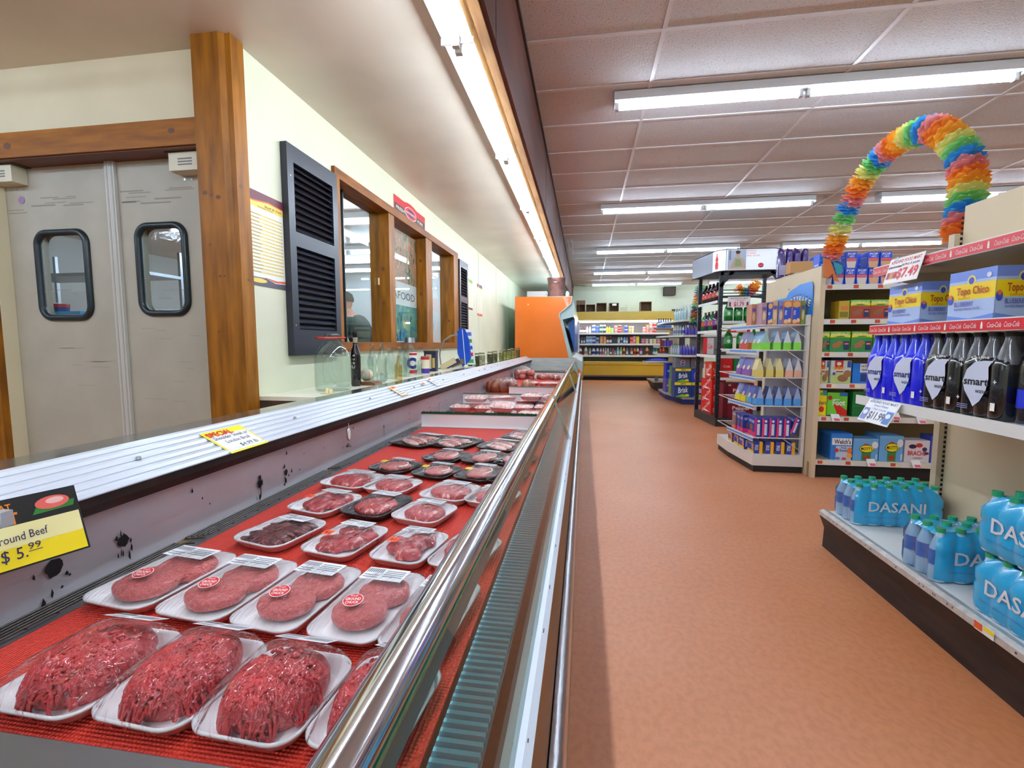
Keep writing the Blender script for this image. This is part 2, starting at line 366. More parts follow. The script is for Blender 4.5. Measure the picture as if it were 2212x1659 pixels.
# impact doors
GREY = M('grey_impact_door', (178, 173, 158), 0.5, noise_amt=0.06, nscale=4, bump=0.03, bscale=60)
GASK = M('door_gasket', (16, 34, 42), 0.35)
PVC = M('white_pvc_edge', (196, 196, 190), 0.4)
SCUF = M('scuff', (138, 132, 120), 0.6)
DGL = thin('door_window_glass', (235, 245, 250), 1.5, 0.05, bump=0.1, bscale=12)
def rrect2(cx, cz, w_, h_, r, n=6):
    out = []
    for (sx, sz, a0) in ((1, 1, 0), (-1, 1, pi / 2), (-1, -1, pi), (1, -1, 3 * pi / 2)):
        for k in range(n + 1):
            a = a0 + pi / 2 * k / n
            out.append((cx + sx * (w_ / 2 - r) + r * cos(a), cz + sz * (h_ / 2 - r) + r * sin(a)))
    return out
def impact_door(x0, x1, wx0, wx1, wz0, wz1, side):
    root = thing('door_1' if side < 0 else 'door_2', ((x0 + x1) / 2, 1.93, 0), None, None); root['kind'] = 'structure'
    cx = (x0 + x1) / 2; mb = MB(); dz = DZ - .012
    a0, a1 = x0 - cx, x1 - cx; wcx, wcz = (wx0 + wx1) / 2 - cx, (wz0 + wz1) / 2; ww, wh = wx1 - wx0, wz1 - wz0
    hole = rrect2(wcx, wcz, ww, wh, .05); n = len(hole)
    l_, r_, b_, t_ = wcx - ww / 2, wcx + ww / 2, wcz - wh / 2, wcz + wh / 2
    for (p0, p1, q0, q1) in ((a0, a1, .01, b_), (a0, a1, t_, dz), (a0, l_, b_, t_), (r_, a1, b_, t_)): mb.box(p0, p1, -.02, .02, q0, q1, GREY)
    for ci, (cx_, cz_) in enumerate(((r_, t_), (l_, t_), (l_, b_), (r_, b_))):
        arc = hole[ci * 7:ci * 7 + 7]
        for yy in (-.02, .02): mb.add([(cx_, yy, cz_)] + [(p[0], yy, p[1]) for p in arc], [(0, i + 1, i + 2) for i in range(6)], GREY)
    mb.box(a0, a0 + .001, -.02, .02, .01, dz, GREY); mb.box(a1 - .001, a1, -.02, .02, .01, dz, GREY); mb.box(a0, a1, -.02, .02, dz - .001, dz, GREY)
    fr = (V(a0, -0.02, 0), X_, Z_)
    rr = random.Random(3 + side)
    for k in range(9):
        zz = wz1 + .1 + rr.random() * .07; aa = rr.random() * (a1 - a0) * .6; mb.rect(fr, aa, zz, aa + .05 + rr.random() * .12, zz + .003 + rr.random() * .004, SCUF)
    for k in range(12):
        zz = CAMZ - .3 + rr.random() * .6; aa = rr.random() * (a1 - a0) * .7; mb.rect(fr, aa, zz, aa + .04 + rr.random() * .1, zz + .002, M('light_scuff', (150, 144, 130), .6))
    mb.build('door_leaf', root)
    g = MB(); ring = rrect2(wcx, wcz, ww + .012, wh + .012, .056)
    g.tube([(p[0], -0.022, p[1]) for p in ring], 0.016, GASK, 8, closed=True); g.build('window_gasket', root)
    g = MB(); g.add([(p[0], 0, p[1]) for p in hole], [tuple(range(n))], DGL); g.build('pane', root)
    g = MB(); ex = a1 - .012 if side < 0 else a0 + .006
    g.box(ex - .012, ex + .012, -.036, -.021, .01, dz, PVC); g.box(ex - .004, ex + .004, -.0375, -.036, .01, dz, M('pvc_fold', (170, 168, 162), .5)); g.build('edge_seal', root)
    g = MB(); hx = a0 + .06 if side < 0 else a1 - .12
    g.box(hx - .075, hx + .075, -.085, -.021, dz - .085, dz - .01, M('ivory_closer', (214, 208, 184), .4)); g.box(hx - .09, hx + .1, -.09, -.02, dz - .008, dz + .004, M('closer_plate', (70, 66, 48), .5, .4))
    f2 = (V(hx - .05, -.085, dz - .07), X_, Z_)
    for q in range(3): g.rect(f2, .02, .03 - q * .012, .09, .036 - q * .012, M('grey_print', (120, 120, 118), .6))
    for q in range(4): g.ell((V(hx - .06 + q * .035, -.021, dz - .1), X_, Z_), 0, 0, .005, .005, STEEL, .001, 8)
    g.build('hinge_closer', root)
    g = MB(); g.ell((V(hx + .03, -.021, dz - .15), X_, Z_), 0, 0, .018, .018, M('lilac_sticker', (150, 120, 165), .5), .001); g.build('round_sticker', root)
    return root
dl = PY(70, 505, 1.91); dr = PY(192, 690, 1.91)
impact_door(DX0, -2.157, PY(82, 500, 1.91).x, PY(184, 500, 1.91).x, PY(130, 684, 1.91).z, PY(130, 505, 1.91).z, -1)
impact_door(-2.150, DX1 + .06, PY(300, 490, 1.91).x, PY(396, 490, 1.91).x, PY(345, 674, 1.91).z, PY(345, 490, 1.91).z, 1)
# window: frame, mullions, glass, shutters
root = thing('window_1', (WX, (WY0 + WY1) / 2, WZ0), None, None); root['kind'] = 'structure'
cyw = (WY0 + WY1) / 2
def yw(px, py=650): return PX(px, py, WX).y - cyw
H_ = WZ1 - WZ0; a, b = WY0 - cyw, WY1 - cyw
g = MB()
fwid = .055
g.box(-.14, .02, a, b, H_ - .055, H_, WOODY); g.box(-.14, .02, a, b, 0, .06, WOODY)
g.box(-.14, .02, a, a + fwid, .06, H_ - .055, WOOD); g.box(-.14, .02, b - .18, b, .06, H_ - .055, WOOD)
m1a, m1b = yw(840), yw(852); m2a, m2b = yw(919), yw(932)
for (p, q) in ((m1a, m1b), (m2a, m2b)): g.box(-.14, .012, p, q, .06, H_ - .055, WOOD)
k1 = M('pine_knot')
for (p, z) in ((m1a, .35), (m1a, .6), (m2a, .5), (m2a, .8), (b - .18, .3)): g.ell((V(-.04, p - .0005, z), X_, Z_), 0, 0, .012, .016, k1, .0004, 12)
g.build('window_frame', root)
WGL = thin('window_glass', (238, 244, 244), 1.5, 0.01, extra=0.04); WGB = thin('window_glass_inner', (252, 254, 254), 1.02, 0.01)
for i, (p, q) in enumerate(((a + fwid, m1a), (m1b, m2a), (m2b, b - .18))):
    g = MB(); g.add([(-.07, p, .06), (-.07, q, .06), (-.07, q, H_ - .055), (-.07, p, H_ - .055)], [(0, 1, 2, 3)], WGL); g.add([(-.075, p, .06), (-.075, q, .06), (-.075, q, H_ - .055), (-.075, p, H_ - .055)], [(3, 2, 1, 0)], WGB)
    if i == 0:
        yy = yw(764, 560); g.box(-.085, -.06, yy - .004, yy + .004, .06, H_ - .055, M('pane_edge', (20, 36, 40), .3))
        g.box(-.06, -.055, m1a - .05, m1a - .03, .48, .53, M('cream_latch', (220, 205, 160), .5))
    g.build('pane', root)
# louvred shutters
NAVY = M('navy_black_vinyl', (30, 34, 46), 0.38)
def shutter(y0, y1, z0, z1, label):
    r_ = thing('window_shutter', (WX, (y0 + y1) / 2, z0), label, 'shutter'); h = z1 - z0; w2 = (y1 - y0) / 2
    g = MB(); s = .05
    for (p, q) in ((-w2, -w2 + s), (w2 - s, w2)): g.box(0.001, .035, p, q, 0, h, NAVY)
    for (p, q) in ((0, .13), (h * .53, h * .53 + .07), (h - .08, h)): g.box(0.001, .035, -w2 + s, w2 - s, p, q, NAVY)
    g.box(.001, .008, -w2 + s, w2 - s, .13, h - .08, M('shutter_back', (12, 14, 20), .6))
    for z in (.15, h - .15): g.lathe([(.005, 0), (.004, .003)], (.035, -w2 + .02, z), STEEL, 8, 'x')
    g.build('frame', r_)
    for (p, q) in ((.13, h * .53), (h * .53 + .07, h - .08)):
        n = int((q - p) / .03); g = MB()
        for k in range(n):
            z = p + (q - p) * (k + .5) / n
            g.add([(.008, -w2 + s, z + .013), (.033, -w2 + s, z - .009), (.033, w2 - s, z - .009), (.008, w2 - s, z + .013),
                   (.008, -w2 + s, z + .007), (.030, -w2 + s, z - .013), (.030, w2 - s, z - .013), (.008, w2 - s, z + .007)],
                  [(0, 3, 2, 1), (4, 5, 6, 7), (1, 2, 6, 5), (0, 1, 5, 4), (3, 7, 6, 2)], NAVY)
        g.build('louvre_panel', r_)
shutter(PX(614, 560, WX).y, WY0 - .005, CAMZ - .06, CAMZ + .955, 'large dark navy louvred shutter left of the wooden window')
shutter(WY1 + .01, WY1 + .40, CAMZ - .06, CAMZ + .955, 'narrow-looking dark louvred shutter right of the wooden window')

# fluorescent fixtures
TUBEM = M('fluorescent_tube', (214, 234, 255), 0.4, emit=TUBE)
HOUS = M('white_enamel_housing', (228, 230, 232), 0.35)
SOCK = M('lamp_socket', (205, 205, 200), 0.5)
STRIPM = M('strip_tube', (226, 240, 255), 0.4, emit=TUBE * 1.7)
def fixture(x, y, z, L, along, label, cat='ceiling light', group='twin tube ceiling fixtures', n=2, proto={}):
    key = (L, along, n)
    if key in proto:
        r_ = copy_tree(proto[key][0], proto[key][1]); r_.location = (x, y, z); r_['label'] = label; r_['group'] = group; return r_
    r_ = thing('fluorescent_fixture', (x, y, z), label, cat, group)
    def bx(g, a0, a1, b0, b1, z0, z1, m):
        if along == 'x': g.box(a0, a1, b0, b1, z0, z1, m)
        else: g.box(b0, b1, a0, a1, z0, z1, m)
    g = MB(); bx(g, -L / 2, L / 2, -.06, .06, -.055, 0, HOUS); bx(g, -L / 2, -L / 2 + .004, -.065, .065, -.075, 0, HOUS); bx(g, L / 2 - .004, L / 2, -.065, .065, -.075, 0, HOUS); g.build('housing', r_)
    tl = L / n
    for k in range(n):
        c = -L / 2 + tl * (k + .5); l2 = tl / 2 - .035
        g = MB(); s0 = (c - l2, 0, -.082) if along == 'x' else (0, c - l2, -.082)
        if along == 'x': g.lathe([(.017, 0), (.017, 2 * l2)], s0, TUBEM, 8, 'x')
        else: g.lathe([(.017, 0), (.017, 2 * l2)], s0, STRIPM, 8, 'y')
        g.build('tube', r_)
        for sgn in (-1, 1):
            g = MB(); e = c + sgn * (l2 + .012); bx(g, e - .012, e + .012, -.014, .014, -.1, -.055, SOCK); g.build('socket', r_)
    proto[key] = (r_, tree(r_)); return r_
FY = [3.45, 6.06, 8.72, 11.28, 13.45]
for i, y in enumerate(FY):
    fixture(1.40, y, CEIL - .008, 2.44, 'x', ('%s twin tube ceiling light in the row nearest the meat case' % ['closest', 'second closest', 'third closest', 'fourth closest', 'farthest'][i]), group='ceiling lights nearest the case')
for i, y in enumerate(FY):
    fixture(4.52, y, CEIL - .008, 2.44, 'x', ('%s twin tube ceiling light in the row above the snack aisle' % ['closest', 'second closest', 'third closest', 'fourth closest', 'farthest'][i]), group='ceiling lights over the snack aisle')
for i, y in enumerate(FY[:4]):
    fixture(7.7, y, CEIL - .008, 2.44, 'x', ('%s twin tube ceiling light in the far right row' % ['closest', 'second closest', 'third closest', 'fourth closest'][i]), group='ceiling lights at far right')
for i, (x, y) in enumerate(((1.4, .84), (1.4, -1.7), (4.52, .84), (4.52, -1.7))):
    fixture(x, y, CEIL - .008, 2.44, 'x', 'twin tube ceiling light over the near end of the store, out of the picture', group='ceiling lights behind the viewer')
for i in range(8):
    y = 1.30 + 1.14 * i
    fixture(-.505, y, SOF - .001, 1.14, 'y', '%s strip light under the low ceiling over the meat case, counting from the viewer' % ORD[i], 'strip light', 'strip lights over the meat case', 1)
for i in range(3):
    fixture(-.505, .16 - 1.14 * i, SOF - .001, 1.14, 'y', 'strip light over the meat case at or behind the viewer', 'strip light', 'strip lights behind the viewer', 1)
fixture(-3.3, .55, SOF - .001, 2.44, 'x', 'unseen twin tube ceiling light added nearest the grey double doors, above the picture', group='added lights before the doors')  # this and the next fixture are unseen, added to brighten the door wall
fixture(-3.3, -.6, SOF - .001, 2.44, 'x', 'unseen twin tube ceiling light added farther from the grey double doors, above the picture', group='added lights before the doors')
for i, (x, y) in enumerate(((-3.0, 2.9), (-3.0, 4.3), (-3.0, 5.7), (-3.0, 7.1))):  # fixtures added to brighten the room behind the window
    fixture(x, y, SOF - .001, 2.44, 'x', ['nearest', 'second nearest', 'third nearest', 'farthest'][i] + ' twin tube light added to brighten the cutting room behind the wooden window', group='added cutting room lights')

# ================================================================== MEAT CASE
BED = CAMZ - 0.46; CY1 = 8.05; CY0 = -0.45
case = thing('meat_display_case', (-0.5, 3.8, 0), 'long open meat display case with glass front, chrome rim and ribbed white rail', 'display case')
CO = V(-0.5, 3.8, 0)
def cbuild(mb, name, parent=case):
    mb.v = [v - CO for v in mb.v]; return mb.build(name, parent)
LILAC = M('stained_lilac_liner', (206, 200, 206), 0.35, noise_amt=0.05, nscale=4)
BEIGE = M('beige_case_body', (176, 150, 118), 0.5)
BROWN = M('brown_bumper', (128, 84, 40), 0.45, noise_amt=.1, nscale=3)
ALU = M('white_ribbed_aluminium', (222, 228, 238), 0.28, 0.25)
LEDGE = M('smoked_ledge', (84, 82, 78), 0.12, coat=.6)
DKM = M('dark_corroded_metal', (62, 56, 50), 0.5, .6, noise_amt=.3, nscale=10)
g = MB(); g.strip([(-.028, 0.002), (-.030, .30)], 'y', CY0, CY1, BEIGE); g.strip([(-.93, 0.002), (-.93, BED)], 'y', CY0, CY1, BEIGE)
g.box(-1.07, -.03, CY1 - .02, CY1, 0.002, .5, BEIGE); g.box(-1.07, -.03, CY0, CY0 + .02, 0.002, .5, BEIGE); g.box(-1.06, -.12, CY0, CY1 - .02, BED - .05, BED - .012, M('grey_bed', (120, 118, 120), .4, .5))
cbuild(g, 'body')
g = MB(); g.strip([(-.030, .30), (-.022, .31), (-.020, .36), (-.024, .42), (-.043, .435), (-.045, .43)], 'y', CY0, CY1, M('scratched_aluminium', (200, 200, 202), .28, 1.0, bump=.3, bscale=30), True); cbuild(g, 'bumper_strip')
g = MB(); g.strip([(-.046, .434), (-.050, .47), (-.058, .525)], 'y', CY0, CY1, BROWN); cbuild(g, 'bumper_panel')
g = MB(); g.prism([(-.058, .523), (-.056, .545), (-.066, .553), (-.092, .553), (-.10, .545), (-.10, .523)], 'y', CY0, CY1, M('white_glass_channel', (214, 222, 232), .35))
for k in range(40):
    y = .3 + k * .2 * (1 + R.random() * .3)
    if y < CY1: g.box(-.0640, -.0625, y, y + .004 + R.random() * .02, .5510, .5520, M('rust_chip', (90, 70, 60), .8))
cbuild(g, 'glass_channel')
GLS = thin('case_glass', (226, 242, 236), 1.7, .01, extra=.05); GLB = thin('case_glass_inner_face', (252, 255, 253), 1.02, .01)
GREEN = M('glass_edge_green', (40, 120, 84), .15)
ys = [CY0, 2.42, 4.74, 7.05, CY1 - .02]
for i in range(4):
    g = MB(); ya, yb = ys[i] + .012, ys[i + 1] - .012; g.strip([(-.072, .545), (-.143, .742)], 'y', ya, yb, GLS); g.strip([(-.149, .742), (-.078, .545)], 'y', ya, yb, GLB); g.strip([(-.078, .545), (-.072, .545)], 'y', ya, yb, GLS)
    g.prism([(-.1485, .742), (-.1435, .742), (-.1440, .747), (-.1490, .747)], 'y', ys[i] + .012, ys[i + 1] - .012, GREEN)
    cbuild(g, 'glass_pane')
for y in ys[1:4]:
    g = MB(); g.bar((-.152, y, .762), (-.066, y, .535), .022, .016, CHROME, up=(1, 0, .3)); g.bar((-.186, y, .772), (-.140, y, .772), .016, .012, CHROME); cbuild(g, 'chrome_divider')
prof = []
for k in range(15):
    a = 2 * pi * k / 14; prof.append((-.163 + .021 * cos(a), .757 + .019 * sin(a)))
g = MB(); g.strip(prof, 'y', CY0, CY1, CHROME, True)
g.strip([(-.180, .752), (-.186, .735), (-.182, .71)], 'y', CY0, CY1, CHROME, True); g.strip([(-.147, .748), (-.141, .722), (-.150, .70)], 'y', CY0, CY1, STEEL, True)
cbuild(g, 'chrome_rim')
g = MB(); g.strip([(-.93, BED - .012), (-.932, BED + .06), (-.93, CAMZ - .29)], 'y', CY0, CY1, LILAC)
blk = M('liner_black_spot', (14, 12, 18), .7)  # black for the spots and streaks on the liner
rr = random.Random(5)
frw = (V(-.9305, 0, 0), Y_, Z_)
for (px, py, s) in [(115, 1228, 2.4), (265, 1168, 1.9), (560, 1045, 1.6), (617, 1020, 1.4)]:
    p = PX(px, py, -.93)
    n = 14; pts = [(p.y + .006 * s * cos(2 * pi * k / n) * (.82 + .36 * rr.random()), p.z + .007 * s * sin(2 * pi * k / n) * (.82 + .36 * rr.random())) for k in range(n)]
    g.pol(frw, pts, blk, .0022)
    for q in range(9):
        yy = p.y + (rr.random() - .6) * .022 * s; zz = p.z + (rr.random() - .7) * .05 * s; w2 = .0012 + rr.random() * .003; h2 = .004 + rr.random() * .012
        g.pol(frw, [(yy - w2, zz), (yy + w2 * rr.random(), zz - h2 * .5), (yy + w2, zz + h2 * .3), (yy, zz + h2)], blk, .0024)
for k in range(75):
    y = .35 + rr.random() ** 1.3 * 7; z = BED + .03 + rr.random() * .12; s = rr.random()
    g.pol(frw, [(y, z), (y + .002 + .003 * s, z + .003), (y + .001, z + .006 + .012 * s * s), (y - .002, z + .004)], blk, .0022)
for k in range(8):
    y = 1.2 + k * .85; g.ell(frw, y, BED + .07, .004, .009, blk, .0022, 8); g.rect(frw, y - .001, BED + .02, y + .002, BED + .065, blk, .0022)
cbuild(g, 'liner_wall')
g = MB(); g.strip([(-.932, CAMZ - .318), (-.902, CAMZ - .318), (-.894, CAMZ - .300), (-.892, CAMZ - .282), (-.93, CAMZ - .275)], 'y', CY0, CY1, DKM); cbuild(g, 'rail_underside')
g = MB(); pr = []
x0, z0, x1, z1 = -.890, CAMZ - .281, -.998, CAMZ - .219
N = 6
for k in range(N):
    for (t, dd) in ((0, 0), (.08, -.0035), (.16, 0), (.5, .0035), (.9, .001)):
        u = (k + t) / N; pr.append((x0 + (x1 - x0) * u + dd * .45, z0 + (z1 - z0) * u + dd * .9))
pr.append((x1, z1))
g.strip(pr, 'y', CY0, CY1, ALU)
for k in range(12):
    yy = .3 + k * .55; g.lathe([(.006, 0), (.004, .006)], (-.945, yy, CAMZ - .248), STEEL, 8, 'z')
cbuild(g, 'ribbed_rail')
g = MB(); g.box(-1.085, -.998, CY0, CY1, CAMZ - .235, CAMZ - .220, LEDGE); g.box(-1.085, -1.07, CY0, CY1, 0.002, CAMZ - .235, BEIGE); cbuild(g, 'top_ledge')
g = MB()
for (a, b) in ((.30, .90), (.93, 1.52), (1.55, 2.4)):
    for k in range(5):
        x = -.921 + k * .012; zz = BED + .004 + k * .0015
        g.tube([(x, a + .004 * k, zz), (x, b - .004 * k, zz)], .0022, M('dark_wire', (96, 92, 88), .3, .9), 5)
    for k in range(14):
        y = a + (b - a) * k / 13; g.tube([(-.924, y, BED + .001), (-.87, y, BED + .008)], .0018, M('dark_wire'), 4)
    cbuild
cbuild(g, 'wire_rack')
g = MB(); g.box(-.163, -.105, .1, CY1 - .05, BED - .003, BED + .002, M('teal_grille_back', (30, 110, 130), .5))
for k in range(230):
    y = .15 + k * .0135; g.box(-.161, -.107, y, y + .006, BED + .002, BED + .009, M('teal_slat', (90, 190, 215), .4))
g.box(-.10, -.065, CY0, CY1 - .05, BED - .06, BED - .05, STEEL)
cbuild(g, 'air_grille')
g = MB(); g.box(-.93, -.12, CY1 - .022, CY1 - .02, BED, CAMZ - .25, M('grey_end_liner', (206, 204, 200), .4, noise_amt=.08, nscale=5, stretch=(1, 1, 8))); g.box(-1.07, -.12, CY1 - .02, CY1, .5, CAMZ - .245, BEIGE)
cbuild(g, 'end_panel')
# red mats
MATR = M('red_ribbed_mat', (216, 52, 34), .45)
nt = MATR.node_tree; tc = nt.nodes.new('ShaderNodeTexCoord'); wv = nt.nodes.new('ShaderNodeTexWave'); wv.inputs['Scale'].default_value = 60; wv.bands_direction = 'Y'
wv2 = nt.nodes.new('ShaderNodeTexWave'); wv2.inputs['Scale'].default_value = 60; wv2.bands_direction = 'X'
ad = nt.nodes.new('ShaderNodeMath'); bp = nt.nodes.new('ShaderNodeBump'); bp.inputs['Strength'].default_value = .7; bp.inputs['Distance'].default_value = .004
nt.links.new(tc.outputs['Object'], wv.inputs[0]); nt.links.new(tc.outputs['Object'], wv2.inputs[0]); nt.links.new(wv.outputs['Fac'], ad.inputs[0]); nt.links.new(wv2.outputs['Fac'], ad.inputs[1])
nt.links.new(ad.outputs[0], bp.inputs['Height']); nt.links.new(bp.outputs[0], nt.nodes['Principled BSDF'].inputs['Normal'])
for (a, b, lab) in ((.36, 2.43, 'red ribbed mat under the beef and pork trays, nearest of the mats'), (2.47, 3.46, 'red ribbed mat under the stacked pale chicken trays'), (3.5, 6.15, 'red ribbed mat at the far end of the meat case')):
    g = MB(); g.box(-.346, .346, -(b - a) / 2, (b - a) / 2, 0, .006, MATR); o = g.build('case_mat', loc=(-.517, (a + b) / 2, BED - .004)); tag(o, lab, 'mat')
g = MB(); g.prism([(-.2, 0), (.1, 0), (.1, .012), (.092, .02), (-.2, .02)], 'x', -.30, .385, M('dull_steel_plate', (132, 132, 136), .42, .9, bump=.05, bscale=8))
tag(g.build('steel_cover_plate', loc=(-.56, .305, BED + .001)), 'dull steel plate at the near end of the meat case', 'metal plate')
# dividers
def divider(y, x0, x1, fringe, label):
    r_ = thing('case_divider', ((x0 + x1) / 2, y, BED + .0025), label, 'divider', 'meat case dividers'); w2 = (x1 - x0) / 2
    g = MB(); g.box(-w2, w2, -.008, .008, 0, .072, WHITE); g.box(-w2, w2, -.02, .008, 0, .004, WHITE); g.build('panel', r_)
    g = MB(); gm = M('green_parsley_plastic', (14, 70, 44), .5); g.box(-w2, w2, -.012, .012, .072, .076, gm)
    if fringe:
        for k in range(int(w2 * 2 / .005)):
            x = -w2 + k * .005; q = R.random()
            for s in range(3):
                yy = -.012 + s * .01
                g.add([(x, yy, .075), (x + .006, yy + .003, .075), (x + .003 + .004 * (q - .5), yy - .002 + .004 * R.random(), .082 + .006 * R.random())], [(0, 1, 2)], gm)
    g.build('parsley_trim', r_)
divider(2.45, -.885, -.19, True, 'white divider with green parsley trim between the pork ribs and the stacked chicken')
divider(3.48, -.92, -.19, False, 'white divider with thin green top edge before the smoked turkey pack')
divider(4.10, -.66, -.19, False, 'white divider with green top edge in front of the far end packs')
divider(6.20, -.70, -.19, True, 'white divider with green trim, farthest in the case')

# ------------------------------------------------------------------ meat trays
FILM = thin('tray_film', (252, 252, 252), 1.42, .06, bump=.9, bscale=26, extra=.008, stretch=(1.6, .5, 1), dist=.02)
FILM2 = thin('tray_film_tight', (252, 252, 252), 1.42, .08, bump=.5, bscale=75, extra=.01, stretch=(2.5, .35, 1), dist=.012)
FOAMW = M('white_foam', (238, 236, 238), .45); FOAMB = M('black_foam', (26, 26, 30), .35); FOAMP = M('pink_foam', (244, 226, 226), .45)
def meatm(name, c1, c2, c3=None, sc=60, rough=.42, bump=.5, bs=120):
    m = M(name, c1, rough, rgb2=c2, nscale=sc, detail=4, bump=bump, bscale=bs, coat=.25)
    if c3:
        nt = m.node_tree; b = nt.nodes['Principled BSDF']; src = b.inputs['Base Color'].links[0].from_socket
        tc = nt.nodes.new('ShaderNodeTexCoord'); n = nt.nodes.new('ShaderNodeTexNoise'); n.inputs['Scale'].default_value = sc * .45; n.inputs['Distortion'].default_value = 2.0; n.inputs['Detail'].default_value = 3
        nt.links.new(tc.outputs['Object'], n.inputs['Vector']); r = nt.nodes.new('ShaderNodeValToRGB'); r.color_ramp.elements[0].position = .58; r.color_ramp.elements[1].position = .64
        r.color_ramp.elements[0].color = (0, 0, 0, 1); r.color_ramp.elements[1].color = (1, 1, 1, 1); nt.links.new(n.outputs[0], r.inputs[0])
        mx = nt.nodes.new('ShaderNodeMix'); mx.data_type = 'RGBA'; mx.inputs[7].default_value = L3(c3)
        nt.links.new(r.outputs[0], mx.inputs[0]); nt.links.new(src, mx.inputs[6]); nt.links.new(mx.outputs[2], b.inputs['Base Color'])
    return m
GROUND = meatm('ground_beef', (202, 78, 78), (166, 46, 50), sc=90, bump=.8, bs=160)
STRAND = meatm('ground_beef_strand', (196, 54, 58), (160, 32, 38), sc=70)
PATTY = meatm('beef_patty', (216, 108, 104), (198, 84, 82), sc=140, bump=.9, bs=220)
STEWM = meatm('stew_beef', (184, 52, 58), (146, 30, 40), (216, 134, 130), sc=45)
DARKB = meatm('dark_beef_strips', (104, 30, 34), (66, 16, 22), (150, 80, 80), sc=50)
STEAK = meatm('beef_steak', (190, 52, 56), (156, 34, 40), (226, 160, 154), sc=55)
PORK = meatm('pork_chop', (206, 112, 108), (184, 84, 84), (238, 212, 200), sc=38)
CHICK = meatm('raw_chicken', (244, 200, 190), (236, 180, 172), (250, 226, 214), sc=26)
SMOKE = meatm('smoked_turkey', (150, 70, 32), (100, 40, 18), (190, 120, 60), sc=20, rough=.25)
FATM = M('fat_rim', (236, 214, 196), .4)
def rr(w_, l_, r, n=5): return rrect2(0, 0, w_, l_, r, n)
def foam_tray(w_, l_, h, mat):
    g = MB(); r = min(w_, l_) * .22
    rings = [(.82, .0, 0), (.84, .0, .001), (.97, 0, h - .004), (1.0, 0, h - .003), (1.0, 0, h), (.965, 0, h + .0005), (.94, 0, h - .004), (.83, 0, .0055), (.78, 0, .004)]
    base = rr(w_, l_, r, 6); n = len(base); vs = []
    for (s, _, z) in rings: vs += [(p[0] * s, p[1] * s, z) for p in base]
    fs = [(i * n + k, i * n + (k + 1) % n, (i + 1) * n + (k + 1) % n, (i + 1) * n + k) for i in range(len(rings) - 1) for k in range(n)]
    g.add(vs, fs, mat, True); g.add(vs[:n], [tuple(range(n - 1, -1, -1))], mat); g.add(vs[-n:], [tuple(range(n))], mat)
    return g
def film(w_, l_, h, top, mat, seed=0, sx=.8, dip=0):
    g = MB(); base = rr(w_ * 1.0, l_ * 1.0, min(w_, l_) * .22, 6); n = len(base); vs = []; N = 9
    for i in range(N):
        s = 1 - i / N
        for p in base:
            x, y = p[0] * s, p[1] * s
            z = h + .0015 + (top - h) * (1 - s ** 2.6) ** .8 + .0022 * noise.noise(V(x * 30 + seed, y * 22, seed)) * (1 - s ** 6)
            vs.append((x * 1.004, y * 1.004, z))
    fs = [(i * n + k, i * n + (k + 1) % n, (i + 1) * n + (k + 1) % n, (i + 1) * n + k) for i in range(N - 1) for k in range(n)]
    vs.append((0, 0, top)); c = len(vs) - 1
    fs += [((N - 1) * n + k, (N - 1) * n + (k + 1) % n, c) for k in range(n)]
    fs += []
    # skirt round the rim
    o = len(vs); vs += [(p[0] * .99, p[1] * .99, h * .45) for p in base]
    fs += [(o + k, o + (k + 1) % n, (k + 1) % n, k) for k in range(n)]
    g.add(vs, fs, mat, True); return g
def blob(cx, cy, cz, rx, ry, rz, mat, seed, rough=.25, freq=30, g=None, flat=2.6, rot=0, nu=14, nv=28):
    """rounded lump with an irregular outline, flattened top"""
    g = g or MB(); vs = []; cr, sr = cos(rot), sin(rot)
    for i in range(nu + 1):
        t = i / nu
        if t < .2: s = t / .2; z = 0 - .0
        ph = (t - .12) / .88 * pi / 2 if t > .12 else 0
        if t <= .12: s_ = .9 + .1 * t / .12; zz = .25 * t / .12
        else: s_ = cos(ph) ** (2 / flat) if ph < pi / 2 - 1e-6 else 0.0; zz = .25 + .75 * sin(ph) ** (2 / flat)
        for k in range(nv):
            a = 2 * pi * k / nv
            o = 1 + rough * noise.noise(V(cos(a) * 1.3 + seed, sin(a) * 1.3, seed * .7)) + rough * .35 * noise.noise(V(cos(a) * 4 + seed, sin(a) * 4, seed))
            x = rx * s_ * cos(a) * o; y = ry * s_ * sin(a) * o
            z = rz * zz * (1 + .25 * noise.noise(V(x * freq, y * freq, seed))) + .0012 * noise.noise(V(x * 180, y * 180, seed))
            vs.append((cx + x * cr - y * sr, cy + x * sr + y * cr, cz + z))
    fs = [(i * nv + k, i * nv + (k + 1) % nv, (i + 1) * nv + (k + 1) % nv, (i + 1) * nv + k) for i in range(nu) for k in range(nv)]
    g.add(vs, fs, mat, True); return g
def worms(g, seed, cx, cy, rx, ry, H, n, mat, cz=.005):
    r_ = random.Random(seed)
    for q in range(n):
        a = r_.random() * 2 * pi; rad = sqrt(r_.random()) * .93; x = cx + rx * rad * cos(a); y = cy + ry * rad * sin(a)
        if y > cy + ry * .05 and r_.random() < .93: continue
        d = r_.random() * 2 * pi; pts = []; L = .012 + r_.random() * .014; cv = r_.choice((-1, 1)) * (.4 + r_.random() * .9)
        for k in range(6):
            hx, hy = (x - cx) / rx, (y - cy) / ry; q2 = hx * hx + hy * hy
            if q2 > 1: x = cx + hx / sqrt(q2) * rx; y = cy + hy / sqrt(q2) * ry; q2 = 1
            z = cz + H * (1 - q2 ** 1.6) ** .6 + .001 + .004 * r_.random()
            pts.append((x, y, max(cz + .001, z))); d += cv + (r_.random() - .5) * .6; x += cos(d) * L / 5; y += sin(d) * L / 5
        g.tube(pts, .0021 + .0006 * r_.random(), mat, 5)
